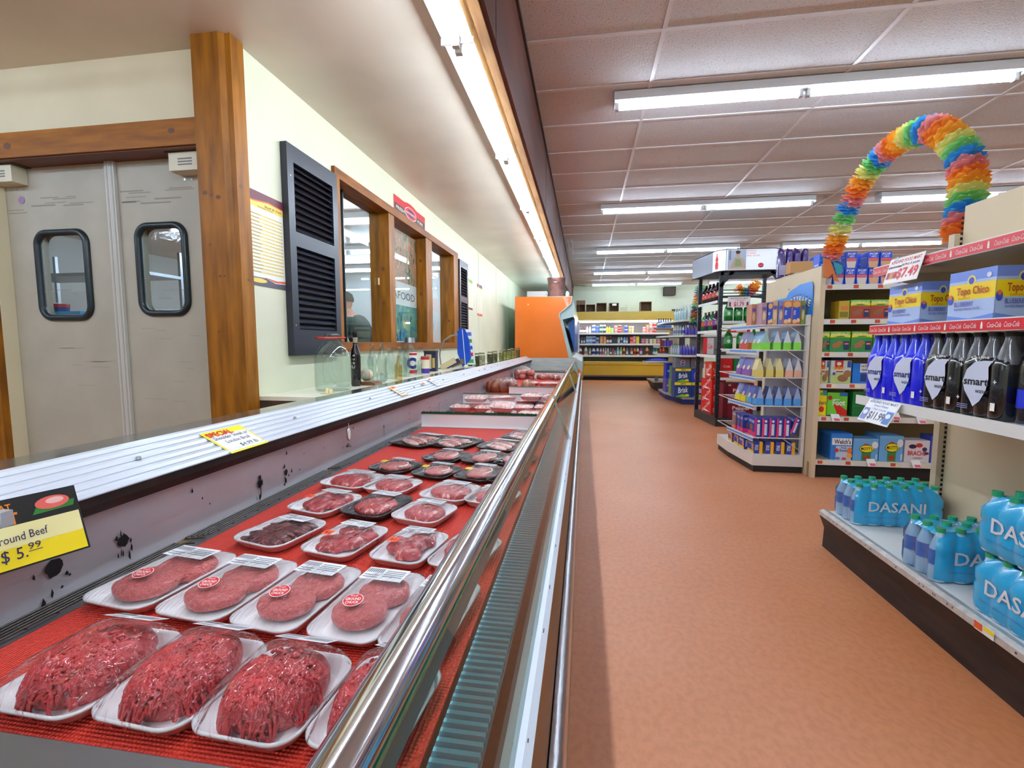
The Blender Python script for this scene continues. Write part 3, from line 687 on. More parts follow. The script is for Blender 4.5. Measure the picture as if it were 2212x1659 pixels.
def sticker_round(g, x, y, z, r, nrm_tilt=0.0):
    fr = (V(x, y, z), V(cos(.25), sin(.25), 0), V(-sin(.25), cos(.25), .12)); g.ell(fr, 0, 0, r, r * .95, PAPER, 0, 20); g.ell(fr, 0, 0, r * .93, r * .88, RED, .0004, 20)
    g.text(fr, 'GROUND', 0, .1 * r, r * .38, PAPER, w=r * 1.5, l=.0008, bold=.02); g.text(fr, 'CHUCK', 0, -.4 * r, r * .36, PAPER, w=r * 1.3, l=.0008, bold=.02); g.text(fr, 'Fresh', 0, .58 * r, r * .28, PAPER, w=r * .7, l=.0008)
def price_label(g, x, y, z, w_, l_, tilt=0.0, rot=0.0):
    z = z + .002
    u = V(cos(rot), sin(rot), 0); v = V(-sin(rot), cos(rot), tilt).normalized(); fr = (V(x, y, z) - u * w_ / 2 - v * l_ / 2, u, v)
    g.rect(fr, 0, 0, w_, l_, M('price_label', (240, 242, 246), .35), 0)
    gy = M('label_print', (120, 122, 130), .5)
    for k in range(9):
        a = .03 * w_ + k * .045 * w_; g.rect(fr, a, l_ * .58, a + .02 * w_, l_ * .9, BLACK, .0003)
    for k in range(4): g.rect(fr, w_ * .48, l_ * (.3 + k * .15), w_ * .95, l_ * (.36 + k * .15), gy, .0003)
    for k in range(2): g.rect(fr, w_ * .05, l_ * (.15 + k * .17), w_ * .4, l_ * (.21 + k * .17), gy, .0003)
def tray(kind, cx, cy, w_, l_, rot, label, group=None, z=BED + .0035, foam=FOAMW, seed=0, sticker=None, lab=True, h=.02, tilt=(0, 0)):
    r_ = thing('meat_tray', (cx, cy, z), label, 'packaged meat', group, rot=(tilt[0], tilt[1], rot)); sd = seed * 3.7 + 1.3; rng = random.Random(seed)
    foam_tray(w_, l_, h, foam).build('foam_tray', r_)
    W, Lh = w_ / 2, l_ / 2; top = h + .01; fm = FILM
    if kind == 'ground':
        top = .062; g = blob(0, .002, .004, W * .84, Lh * .85, .050, GROUND, sd, .10, 18, nu=18, nv=40, flat=2.4, rot=0.0)
        worms(g, seed, 0, -.004, W * .84, Lh * .86, .050, 700, STRAND); g.build('ground_beef', r_)
    elif kind == 'patty':
        top = .038; fm = FILM2
        for (yy, zz, s) in ((Lh * .36, .006, 1), (-Lh * .30, .010, 2)):
            blob((.004 if s == 1 else -.003), yy, zz, W * .74, W * .74 * .92, .021, PATTY, sd + s, .05, 60, nu=12, nv=40, flat=4.5).build('beef_patty', r_)
    elif kind == 'stew':
        top = .036; g = MB()
        for k in range(17):
            a = rng.random() * 6.3; q = sqrt(rng.random()) * .66
            blob(W * q * cos(a), Lh * q * sin(a), .006 + .006 * rng.random(), W * (.26 + .14 * rng.random()), Lh * (.2 + .12 * rng.random()), .014 + .006 * rng.random(), STEWM, sd + k, .3, 40, g, rot=rng.random() * 3, nu=8, nv=16)
        g.build('beef_chunks', r_)
    elif kind == 'strips':
        top = .03; g = MB()
        for k in range(9):
            yy = -Lh * .62 + k * Lh * .155; blob((rng.random() - .5) * .01, yy, .006 + .003 * rng.random(), W * (.72 + .1 * rng.random()), Lh * .12, .015, DARKB, sd + k, .25, 50, g, rot=.2 + .25 * (rng.random() - .5), nu=7, nv=18)
        g.build('beef_strips', r_)
    elif kind == 'steak':
        top = .034; blob(.002, -.003, .006, W * .76, Lh * .68, .022, STEAK, sd, .22, 30, nu=12, nv=36, flat=3.5, rot=.2).build('beef_steak', r_)
    elif kind == 'chop':
        top = .03; g = blob(0, -.002, .006, W * .70, Lh * .62, .016, PORK, sd, .3, 30, nu=10, nv=28, flat=3.5); blob(W * .25, Lh * .2, .007, W * .34, Lh * .3, .018, PORK, sd + 4, .3, 30, g, nu=8, nv=18)
        g.tube([(W * .6 * cos(a_ / 10), Lh * .55 * sin(a_ / 10) - .002, .02) for a_ in range(-6, 22, 2)], .003, FATM, 5); g.build('pork_chop', r_)
    elif kind == 'ribs':
        top = .026; g = MB()
        for k in range(5):
            blob(-W * .1 + (rng.random() - .5) * .02, -Lh * .5 + k * Lh * .25, .006, W * (.6 + .15 * rng.random()), Lh * .16, .013, PORK if k % 2 else CHICK, sd + k, .25, 40, g, rot=-.35, nu=7, nv=18)
        g.build('pork_cuts', r_)
    elif kind == 'chicken':
        top = h + .016; fm = FILM
        g = MB()
        for k in range(4):
            blob(-W * .5 + k * W * .33, (rng.random() - .5) * Lh * .3, .008, W * .26, Lh * .62, h + .002, CHICK, sd + k, .2, 40, g, rot=.2 * (rng.random() - .5), nu=7, nv=16)
        g.build('chicken_pieces', r_)
    film(w_, l_, h, top, fm, sd).build('film', r_)
    if lab:
        g = MB()
        if kind == 'ground': price_label(g, .004, Lh * .70, h + .032, w_ * .56, l_ * .2, -.5)
        elif kind == 'patty': price_label(g, -w_ * .06, Lh * .58, .0335, w_ * .66, l_ * .22, -.05)
        else: price_label(g, -w_ * .05, Lh * .62, h + (top - h) * .75, w_ * .55, l_ * .24, -.12)
        g.build('price_label', r_)
    if sticker:
        g = MB()
        if sticker == 'round': sticker_round(g, -w_ * .10 if seed != 1 else -w_ * .05, -Lh * .34, .0405, .0165)
        else:
            c = M('orange_sticker', (250, 90, 40), .5) if sticker == 'orange' else M('yellow_sticker', (246, 222, 10), .5)
            fr = (V(-w_ * .22, -Lh * .28, top + .0015), X_, V(0, 1, .05)); s = .0115
            g.rect(fr, -s, -s * .9, s, s * .9, c, 0); g.text(fr, '$2' if sticker == 'orange' else 'SALE', 0, 0, s * .8, BLACK, w=s * 1.3, l=.0004)
        g.build('sticker', r_)
    return r_
def quad(fl, fr_, br, bl, z=BED + .022):
    a, b, c, d = [PZ(*p, z) for p in (fl, fr_, br, bl)]
    c0 = (a + b + c + d) / 4; w_ = ((b - a).length + (c - d).length) / 2; l_ = ((d - a).length + (c - b).length) / 2
    u = (b - a) + (c - d); return c0.x, c0.y, w_, l_, math.atan2(u.y, u.x)
def qtray(kind, q, label, **k):
    cx, cy, w_, l_, rot = quad(*q); cx = max(min(cx, -.178 - w_ * .54), -.862 + w_ * .5); return tray(kind, cx, cy, w_ * k.pop('ks', .97), l_ * k.pop('kl', .97), rot + k.pop('dr', 0), label, **k)
g1 = 'ground beef trays in the front row'
qtray('ground', ((-50, 1528), (175, 1572), (402, 1366), (225, 1345)), 'heaped ground beef tray, leftmost in the front row', group=g1, seed=0)
qtray('ground', ((186, 1548), (398, 1603), (583, 1386), (408, 1364)), 'heaped ground beef tray, second from left in the front row', group=g1, seed=5)
qtray('ground', ((412, 1582), (640, 1632), (768, 1418), (560, 1390)), 'heaped ground beef tray, third from left in the front row', group=g1, seed=9)
qtray('ground', ((655, 1612), (868, 1665), (965, 1440), (790, 1408)), 'ground beef tray in the front row partly behind the chrome rim', group=g1, seed=14)
g2 = 'two patty trays in the second row'
qtray('patty', ((172, 1298), (311, 1328), (518, 1197), (390, 1179)), 'two patty beef tray with faint red sticker, leftmost in the second row', group=g2, seed=1, sticker='round')
qtray('patty', ((332, 1326), (471, 1353), (652, 1215), (516, 1197)), 'two patty beef tray with round red sticker, second from left in its row', group=g2, seed=2, sticker='round')
qtray('patty', ((492, 1350), (632, 1376), (789, 1230), (656, 1210)), 'two patty beef tray with round red sticker, third from left in its row', group=g2, seed=3, sticker='round')
qtray('patty', ((659, 1374), (808, 1401), (930, 1241), (786, 1226)), 'two patty beef tray with round red sticker, nearest the chrome rim', group=g2, seed=4, sticker='round')
qtray('patty', ((842, 1402), (985, 1424), (1075, 1262), (940, 1244)), 'two patty beef tray almost hidden behind the chrome rim', group=g2, seed=6)
qtray('strips', ((505, 1166), (616, 1191), (702, 1126), (603, 1107)), 'white tray of dark thin beef strips above the patties', seed=7)
qtray('stew', ((652, 1188), (762, 1212), (839, 1139), (732, 1124)), 'white tray of beef stew chunks with orange sticker behind the third patty tray', seed=8, sticker='orange')
qtray('stew', ((799, 1204), (911, 1227), (973, 1152), (860, 1139)), 'white tray of beef chunks with orange sticker behind the rightmost patty tray', seed=10, sticker='orange')
qtray('stew', ((938, 1220), (1050, 1243), (1098, 1165), (993, 1149)), 'white tray of beef chunks cut off by the chrome rim', seed=11)
qtray('stew', ((619, 1098), (712, 1116), (782, 1070), (696, 1056)), 'small white tray of beef cubes with orange sticker at the left of its row', seed=12, sticker='orange')
qtray('steak', ((738, 1106), (842, 1125), (884, 1072), (796, 1062)), 'black tray of beef steak among the white trays', seed=13, foam=FOAMB)
qtray('steak', ((845, 1116), (944, 1137), (992, 1092), (890, 1078)), 'white tray with one thick beef roast slice right of the black steak tray', seed=15)
qtray('steak', ((693, 1044), (789, 1060), (829, 1026), (742, 1015)), 'white tray with flat red steak, leftmost in the fifth row', seed=16, lab=True)
qtray('steak', ((783, 1055), (876, 1068), (914, 1038), (824, 1026)), 'white tray with flat red steak, second from left in the fifth row', seed=17)
qtray('steak', ((909, 1072), (1011, 1088), (1038, 1050), (942, 1037)), 'white tray with marbled steak, third from left in the fifth row', seed=18)
qtray('steak', ((1020, 1083), (1115, 1098), (1140, 1062), (1045, 1048)), 'white tray with steak against the chrome rim in the fifth row', seed=19)
qtray('chop', ((800, 1008), (871, 1024), (909, 997), (841, 986)), 'black tray of pork with yellow sticker, leftmost of three', seed=20, foam=FOAMB, sticker='yellow', h=.014)
qtray('chop', ((890, 1021), (969, 1033), (996, 1006), (923, 996)), 'black tray of pork with yellow sticker, middle of three', seed=21, foam=FOAMB, sticker='yellow', h=.014)
qtray('chop', ((985, 1029), (1062, 1039), (1088, 1008), (1014, 998)), 'black tray of pale pork with yellow sticker, rightmost of three', seed=22, foam=FOAMB, sticker='yellow', h=.014)
qtray('chop', ((1075, 1036), (1150, 1045), (1168, 1016), (1098, 1008)), 'black pork tray half hidden by the rim in the sticker row', seed=23, foam=FOAMB, h=.014)
qtray('chop', ((919, 989), (986, 998), (1013, 976), (943, 966)), 'black tray with pork chop, left one in the row behind the yellow stickers', seed=24, foam=FOAMB, h=.014)
qtray('chop', ((1003, 994), (1075, 1002), (1092, 979), (1024, 969)), 'black tray with pork chop, middle one in the row behind the yellow stickers', seed=25, foam=FOAMB, h=.014)
qtray('chop', ((1080, 999), (1150, 1007), (1165, 983), (1098, 974)), 'black tray with pork chop against the rim behind the yellow stickers', seed=26, foam=FOAMB, h=.014)
qtray('ribs', ((836, 953), (925, 967), (952, 940), (870, 929)), 'long black tray of pork cuts, leftmost in front of the white divider', seed=27, ks=.88, foam=FOAMB, h=.014)
qtray('ribs', ((926, 957), (1016, 970), (1043, 946), (957, 936)), 'long black tray of pork cuts, second from left in front of the white divider', seed=28, ks=.9, foam=FOAMB, h=.014)
qtray('ribs', ((1036, 964), (1125, 975), (1140, 953), (1051, 944)), 'long black tray of pork strips beside the rim', seed=29, foam=FOAMB, h=.014)
qtray('ribs', ((1088, 944), (1165, 951), (1178, 932), (1105, 925)), 'black tray of pork strips just in front of the white divider near the rim', seed=30, foam=FOAMB, h=.014)
# pale chicken trays beyond the first divider: (left px, right px, front py, layer, words)
ck = [(1042, 1112, 901, 0, 'low flat tray of pale chicken just behind the divider, left one', 0), (1114, 1172, 903, 0, 'tray of pale chicken just behind the divider, right one', 0),
      (965, 1016, 886, 0, 'pale chicken tray at the left end of the chicken pile, front', 0), (1020, 1068, 888, 0, 'pale chicken tray second from left in the front of the pile', 0),
      (1052, 1108, 884, 1, 'tilted chicken tray lying across two others in the pile', .12), (1100, 1150, 887, 0, 'chicken tray in the middle right of the pile', 0), (1152, 1188, 887, 0, 'chicken tray against the rim in the pile', 0),
      (998, 1048, 866, 1, 'chicken tray at the back left of the pile', .05), (1050, 1110, 867, 1, 'chicken tray with shiny film at the back middle of the pile', -.1),
      (1112, 1160, 872, 0, 'lower chicken tray at the back right of the pile', 0), (1162, 1198, 874, 0, 'lower chicken tray at the back right beside the rim', 0),
      (1122, 1170, 862, 1, 'upper chicken tray stacked at the back right of the pile', 0), (1172, 1204, 864, 1, 'uppermost chicken tray beside the rim', 0)]
for i, (a, b, py, lay, lab, tl) in enumerate(ck):
    z = BED + .0035 + lay * .052; p = PZ((a + b) / 2, py, z + .01); w_ = (b - a) / 1005 * p.y * 1.0; p.x = min(p.x, -.185 - w_ / 2)
    tray('chicken', p.x, p.y + .085, w_, .165, R.uniform(-.05, .05), lab, group='chicken trays piled behind the first divider', z=z, foam=FOAMP, seed=40 + i, lab=False, h=.028, tilt=(tl, tl * .5))
# far end packs
for i, (a, b, py, z, lab) in enumerate([(1130, 1162, 830, 0, 'pink tray behind the second divider, left one'), (1164, 1205, 831, 0, 'pink tray behind the second divider, right one')]):
    p = PZ((a + b) / 2, py + 2, BED + .01); tray('chicken', p.x, p.y + .09, (b - a) / 1005 * p.y, .18, 0, lab, z=BED + .0035, foam=FOAMP, seed=60 + i, lab=False, h=.03)
BAG = thin('loose_bag_film', (250, 245, 240), 1.45, .08, bump=1.0, bscale=40, extra=.05)
def pack(name, px0, px1, py, hgt, mat, label, n, depth=.28, seed=1, layers=1):
    z = BED + .0035; p = PZ((px0 + px1) / 2, py, z); w_ = (px1 - px0) / 1005 * p.y; r_ = thing(name, (p.x, p.y + depth / 2, z), label, 'packaged meat'); rng = random.Random(seed)
    g = MB()
    for l in range(layers):
        for k in range(n):
            blob(-w_ / 2 + w_ * (k + .5) / n + rng.uniform(-.01, .01), rng.uniform(-.04, .04), hgt / layers * l * .8, w_ / n * .6, depth * .36, hgt / layers, mat, seed + k + l * 9, .3, 20, g, rot=rng.uniform(-.5, .5), nu=8, nv=18)
    g.build('meat', r_)
    g = blob(0, 0, 0, w_ * .52, depth * .5, hgt * 1.15, BAG, seed + 50, .12, 12, nu=12, nv=30); g.build('plastic_bag', r_); return r_
pack('smoked_turkey_pack', 1046, 1112, 850, .115, SMOKE, 'big brown smoked turkey pack behind the chicken trays', 4, .3, 3)
pack('smoked_meat_pack', 1124, 1150, 848, .10, meatm('smoked_tan', (196, 120, 70), (150, 80, 40), (226, 170, 120), sc=20), 'smaller tan smoked meat pack right of the smoked turkey', 1, .22, 8)
pack('sausage_pack', 1106, 1150, 820, .13, meatm('sausage_pink', (206, 122, 112), (170, 80, 74), (240, 190, 176), sc=30), 'clear bag of pink sausages at the far left end of the case', 3, .34, 12, 2)
pack('mixed_meat_pack', 1160, 1180, 821, .06, PORK, 'low pack of mixed red and white meat at the far end, left one', 3, .3, 17)
pack('mixed_meat_pack', 1187, 1207, 822, .06, PORK, 'low pack of mixed red and white meat at the far end, right one', 3, .3, 19)

# ------------------------------------------------------------------ signs on the rail
def sign_frame(px, py, x, w_, h_, name, label, tiltv=None, skew=0.0):
    pass
def rail_point(py_px):
    px, py = py_px; return PX(px, py, -.95)
# yellow ground beef sign hanging at left
p = PX(-60, 1080, -.905); q0 = PX(122, 1078, -.905)
r_ = thing('meat_price_sign', (-.858, PX(65, 1150, -.87).y, CAMZ - .347), 'yellow and black GROUND BEEF price sign clipped to the rail at far left', 'sign')
g = MB(); u = V(.30, .95, 0).normalized(); v = V(-.28, .05, .95).normalized()
W2, H2 = .165, .105; fr = (V(0, 0, 0) - u * W2 * .62, u, v); u0 = 0
g.rect(fr, -.003, -.003, W2 + .003, H2 + .003, BLACK, -.0004); g.rect(fr, 0, 0, W2, H2 * .58, M('sign_yellow', (250, 224, 30), .4)); g.rect(fr, 0, H2 * .3, W2, H2 * .62, M('sign_cream', (250, 240, 170), .4), .0007); g.rect(fr, 0, H2 * .62, W2, H2, M('sign_black', (24, 20, 18), .4), .0007)
OG = M('sign_orange', (235, 130, 20), .4)
g.text(fr, 'MEAT', W2 * .43, H2 * .72, H2 * .17, OG, w=W2 * .26, bold=.03); g.text(fr, 'GREAT', W2 * .43, H2 * .90, H2 * .10, OG, w=W2 * .2, bold=.02)
g.pol(fr, [(W2 * .66, H2 * .70), (W2 * .97, H2 * .72), (W2 * .99, H2 * .82), (W2 * .7, H2 * .82)], M('lettuce', (40, 120, 40), .5), .0012); g.ell(fr, W2 * .82, H2 * .84, W2 * .13, H2 * .1, M('steak_print', (230, 100, 90), .5), .0015); g.ell(fr, W2 * .84, H2 * .86, W2 * .07, H2 * .05, M('steak_fat', (245, 190, 180), .5), .0018)
PEN = M('pen_ink', (40, 30, 90), .5)
g.text(fr, 'Ground Beef', W2 * .54, H2 * .44, H2 * .12, PEN, w=W2 * .40, shear=.1, rot=.03); g.text(fr, '$ 5.', W2 * .47, H2 * .2, H2 * .17, PEN, w=W2 * .18, shear=.1); g.text(fr, '99', W2 * .62, H2 * .26, H2 * .10, PEN, w=W2 * .09, shear=.1); g.rect(fr, W2 * .57, H2 * .18, W2 * .67, H2 * .19, PEN, .001)
g.build('sign_card', r_)
g = MB(); g.box(-.006, .012, -.05, -.035, .075, .098, M('clear_clip', (190, 195, 200), .2, .3)); g.build('clip', r_)
# special tag
r_ = thing('special_price_tag', (-.955, PX(505, 945, -.955).y, CAMZ - .238), 'yellow edged SPECIAL tag for London broil bent over the rail', 'sign')
g = MB(); y0 = PX(447, 940, -.955).y - PX(505, 945, -.955).y; W2 = .14
u = V(.0, 1, 0); fr2 = (V(.018, -W2 / 2, -.018), u, V(-.78, 0, .42).normalized()); H2 = .096
fr2 = (V(.066, -W2 / 2 - .02, -.046), V(0, 1, 0), V(-.84, -.12, .52).normalized())
g.rect(fr2, 0, 0, W2, H2, M('tag_yellow', (246, 226, 40), .45), .004); g.rect(fr2, .006, .006, W2 - .006, H2 * .78, PAPER, .0046)
g.text(fr2, 'SPECIAL', W2 * .35, H2 * .84, H2 * .18, RED, w=W2 * .6, l=.0052, bold=.03)
for t, a, b, w_ in (('Shoulder Steak or', .5, .66, .86), ('London Broil', .52, .46, .6), ('$4.99 lb', .62, .22, .45)): g.text(fr2, t, W2 * a, H2 * b, H2 * .13, PEN, w=W2 * w_, l=.0052, shear=.15)
g.build('tag_card', r_)
for i, (px, py, lab) in enumerate(((858, 838, 'small curled orange edged tag on the rail below the bottles'), (935, 830, 'small white tag on the rail, right of the curled orange edged tag'))):
    p = PX(px, py, -.95); r_ = thing('shelf_tag', (-.95, p.y, CAMZ - .24), lab, 'sign', 'small tags on the rail')
    g = MB(); fr2 = (V(.04, -.04, -.03), Y_, V(-.84, -.1, .5).normalized()); g.rect(fr2, 0, 0, .085, .085, M('tag_orange', (250, 190, 90), .5) if i == 0 else PAPER, .006); g.rect(fr2, .006, .006, .079, .065, PAPER, .0066)
    for k in range(3): g.rect(fr2, .015, .015 + k * .015, .07, .02 + k * .015, M('grey_print'), .007)
    g.rect(fr2, .02, .068, .06, .08, RED, .007); g.build('tag_card', r_)
for i, (px, py) in enumerate(((1048, 806), (1075, 797), (1108, 789), (1122, 782), (915, 838))):
    p = PX(px, py, -.95); g = MB(); fr2 = (V(.012, -.04, -.012), Y_, V(-.84, 0, .5).normalized()); g.rect(fr2, 0, 0, .09, .03, PAPER, .006); g.rect(fr2, .01, .006, .05, .024, M('tag_red_dull', (190, 90, 80), .5), .0066)
    tag(g.build('shelf_tag', loc=(-.95, p.y, CAMZ - .24)), '%s tiny red and white price tag along the far part of the rail' % ORD[[1, 2, 3, 4, 0][i]], 'sign', 'tiny tags on the far rail')
# thermometer hanging in the case
p = PX(752, 938, -.90); r_ = thing('case_thermometer', (-.898, p.y, p.z - .03), 'small metal thermometer hanging on the case liner under the rail', 'thermometer')
g = MB(); g.lathe([(.001, -.003), (.013, -.003), (.013, .003), (.001, .003)], (0, 0, .03), CHROME, 18, 'x', sy=1.9); g.ell((V(.0035, 0, .03), Y_, Z_), 0, 0, .010, .022, PAPER, 0, 16); g.build('dial', r_)
g = MB(); g.tube([(0, 0, .05), (0, 0, .075)], .0025, CHROME, 6); g.lathe([(.012, 0), (.004, .01), (.001, .014)], (0, -.002, -.018), DKM, 8, 'z'); g.build('hook', r_)

# ================================================================== LEFT WALL
SZ = CAMZ - 0.235
g = MB(); g.box(WX + .001, -1.09, DY + .02, CY1 + .05, SZ - .018, SZ, M('white_laminate', (236, 234, 214), .3)); g.box(WX + .001, -1.092, DY + .02, DY + .03, SZ - .06, SZ - .018, M('shelf_gap_dark', (70, 50, 34), .7))  # dark brown strip in the gap below the shelf's near end
g.box(WX + .001, -1.10, DY + .06, CY1 + .05, 0.002, SZ - .02, M('dark_panel_brown', (104, 58, 26), .5))
struct(g.build('trim_7'))
CG = thin('clear_bottle_glass', (232, 241, 238), 1.5, .02, extra=.04)
CGC = thin('clear_bottle_glass_bright', (230, 240, 238), 1.55, .03, extra=.05)
ACR = thin('clear_acrylic', (238, 246, 246), 1.45, .02, extra=.04)
def at_shelf(px, py): return PZ(px, py, SZ)
def bottle(px, py, wpx, hpx, prof, mat, name, label, cat='bottle', extras=None, group=None):
    p = at_shelf(px, py); s = p.y / 1005.0; r = wpx / 2 * s; h = hpx * s; p.x = max(p.x, WX + .01 + r); p.x = min(p.x, -1.095 - r * .2)
    r_ = thing(name, (p.x, p.y, SZ + .0005), label, cat, group)
    g = MB(); g.lathe([(a * r, b * h) for a, b in prof], (0, 0, 0), mat, 24, caps=False); g.add([(r * prof[0][0] * cos(k * pi / 12), r * prof[0][0] * sin(k * pi / 12), .002) for k in range(24)], [tuple(range(24))], mat)
    g.build('glass', r_)
    if extras: extras(r_, r, h)
    return r_
JUG = [(.86, 0), (.97, .02), (1, .08), (1, .56), (.96, .64), (.80, .74), (.52, .84), (.34, .885), (.32, .90), (.32, .93), (.40, .935), (.40, .985), (.36, 1)]
CBOT = [(.85, 0), (1, .03), (.98, .18), (.8, .3), (.9, .42), (1, .5), (.92, .6), (.62, .72), (.42, .82), (.36, .93), (.44, .94), (.44, .985), (.38, 1)]
BEER = [(.9, 0), (1, .03), (1, .55), (.85, .66), (.45, .76), (.4, .94), (.46, .95), (.44, 1)]
MILK = [(.9, 0), (1, .03), (1, .55), (.9, .66), (.5, .78), (.42, .84), (.46, .93), (.6, .95), (.6, 1)]
FLASK = [(.9, 0), (1, .04), (1, .6), (.8, .68), (.35, .72), (.32, .95), (.4, .96), (.4, 1)]
SPH = [(.3, 0), (.8, .08), (1, .28), (.95, .5), (.7, .68), (.35, .8), (.26, .88), (.3, .95), (.3, 1)]
CYL = [(1, 0), (1, 1)]
def ex_jug(r_, r, h):
    g = MB(); g.tube([(.41 * r * cos(a) * 1.0, .41 * r * sin(a), h * .925) for a in [k * pi / 8 for k in range(16)]], h * .012, M('orange_red_handle', (224, 66, 40), .4), 6, closed=True)
    g.tube([(-r * .40, 0, h * .925), (-r * .9, -.01, h * .93), (-r * .95, -.01, h * .92), (r * .0, -r * .42, h * .92), (r * .9, -.01, h * .93), (r * .40, 0, h * .925)], h * .016, M('orange_red_handle'), 6); g.build('carry_handle', r_)
    g = MB(); 
    for k, ch in enumerate('APPLE'[::-1]):
        fr = (V(-r * .78, -r * .68, h * (.25 + .05 * k)), V(.6, -.8, 0).normalized(), Z_); g.text(fr, ch, 0, 0, h * .04, M('faded_red', (214, 120, 96), .5), rot=pi / 2, l=.001)
    fr = (V(0, -r * .4, h * .96), X_, Z_); g.text(fr, 'BJ.2001', 0, 0, h * .03, BLACK, w=r * .5, l=.001); g.build('lettering', r_)
bottle(721, 843, 80, 131, JUG, CGC, 'glass_jug', 'large clear glass jug with orange red carrying handle at the near end of the counter', 'jug', ex_jug)
def ex_coors(r_, r, h):
    g = MB(); g.lathe([(.42 * r, h * .78), (.50 * r, h * .90)], (0, 0, 0), M('cream_label', (236, 226, 196), .5), 20, caps=False)
    for k in range(4): g.lathe([(.485 * r + .0005, h * (.79 + k * .03)), (.50 * r + .0008, h * (.80 + k * .03))], (0, 0, 0), BLACK, 20, caps=False)
    g.build('neck_label', r_); g = MB(); fr = (V(0, -r * 1.01, h * .42), X_, Z_)
    for k, ch in enumerate('Coca'): g.text(fr, ch, 0, h * (.07 * k - .06), h * .06, PAPER, rot=pi / 2, l=.001)
    g.build('lettering', r_)
bottle(770, 834, 22, 124, BEER, M('black_bottle', (14, 10, 12), .08, coat=.5), 'dark_glass_bottle', 'tall dark glass bottle with striped cream neck label beside the jug', 'bottle', ex_coors)
# baseball in a clear cube
p = at_shelf(797, 831); r_ = thing('baseball_display', (p.x, p.y, SZ + .0005), 'baseball in a clear box on a wooden base beside the dark bottle', 'baseball display'); s = p.y / 1005
g = MB(); g.prism([(-22 * s, 0), (24 * s, 0), (24 * s, 4 * s), (14 * s, 8 * s), (-22 * s, 7 * s)], 'y', -.05, .05, M('walnut_base', (120, 66, 34), .3, coat=.4)); g.build('wooden_base', r_)
g = MB(); g.box(-18 * s, 6 * s, -.035, .035, 8 * s, 66 * s, ACR); g.build('clear_box', r_)
g = MB(); rb = 14.5 * s; g.lathe([(rb * sin(pi * k / 14), -rb * cos(pi * k / 14)) for k in range(15)], (-5 * s, 0, 8.5 * s + rb), M('baseball_leather', (228, 210, 180), .5), 20, caps=False)
g.tube([(-5 * s + rb * 1.0 * cos(a) * .8, -rb * .62, 8.5 * s + rb + rb * .78 * sin(a) * .8) for a in [k * .3 - .9 for k in range(7)]], .0012, M('red_stitch', (170, 50, 40), .6), 4); g.build('baseball', r_)
bottle(805, 824, 22, 86, CBOT, CGC, 'soda_bottle', 'clear ribbed soda bottle behind the baseball box', group='empty clear soda bottles')
bottle(826, 823, 24, 88, CBOT, CGC, 'soda_bottle', 'clear ribbed soda bottle right of the baseball box', group='empty clear soda bottles')
def ex_cap(r_, r, h):
    g = MB(); g.lathe([(.8 * r, h * .86), (.7 * r, h)], (0, 0, 0), STEEL, 16); g.build('metal_top', r_)
bottle(827, 827, 14, 22, [(1, 0), (.9, .85)], ACR, 'salt_shaker', 'tiny clear shaker in front of the soda bottles', 'shaker', ex_cap)
bottle(845, 818, 28, 72, MILK, CGC, 'milk_bottle', 'wide mouthed clear milk bottle right of the soda bottles', group='old milk bottles')
bottle(868, 812, 24, 68, MILK, CG, 'milk_bottle', 'clear milk bottle behind the small amber bottle', group='old milk bottles')
bottle(861, 821, 17, 55, FLASK, thin('amber_tint_glass', (240, 222, 178), 1.5, .05, extra=.06), 'small_bottle', 'small pale amber bottle standing in front of the milk bottles')
bottle(886, 806, 30, 80, SPH, CGC, 'round_flask', 'round bellied clear glass bottle with a metal top', 'bottle', ex_cap)
def can(px, py, wpx, hpx, base, label, name='tin_can', deco=None, cat='can'):
    p = at_shelf(px, py); s = p.y / 1005; r = wpx / 2 * s; h = hpx * s; p.x = max(p.x, WX + .01 + r)
    g = MB(); g.lathe([(r, 0), (r, h)], (0, 0, 0), base, 22); g.lathe([(r * 1.02, h - .004), (r * 1.02, h)], (0, 0, 0), STEEL, 22)
    if deco: deco(g, r, h)
    return tag(g.build(name, loc=(p.x, p.y, SZ + .0005)), label, cat)
def dcan1(g, r, h):
    fr = (V(0, -r * 1.01, h / 2), X_, Z_); g.text(fr, 'C', -r * .1, 0, h * .42, M('navy_print', (24, 44, 120), .5), l=.002, bold=.06); g.lathe([(r * 1.006, h * .84), (r * 1.006, h * .93)], (0, 0, 0), RED, 22, caps=False); g.lathe([(r * 1.006, h * .05), (r * 1.006, h * .2)], (0, 0, 0), RED, 22, caps=False)
can(893, 809, 17, 52, PAPER, 'white tin can with a blue letter C and red bands', deco=dcan1)
bottle(879, 814, 15, 44, CYL, ACR, 'drinking_glass', 'straight clear drinking glass in front of the white can', 'glass')
for i, (px, hh) in enumerate(((899, 36), (908, 38), (904, 30))):
    bottle(px, 810 - i, 9, hh, FLASK, CG, 'glass_vial', '%s slim clear vial in front of the tins' % ['left', 'right', 'short middle'][i], 'vial', group='slim glass vials')
def dcan2(g, r, h):
    g.lathe([(r * 1.006, 0), (r * 1.006, h * .28)], (0, 0, 0), M('violet_print', (70, 40, 150), .5), 22, caps=False); g.lathe([(r * 1.006, h * .8), (r * 1.006, h * .96)], (0, 0, 0), RED, 22, caps=False)
can(919, 806, 19, 38, M('cream_label'), 'small cream tin with violet bottom and red top band', deco=dcan2)
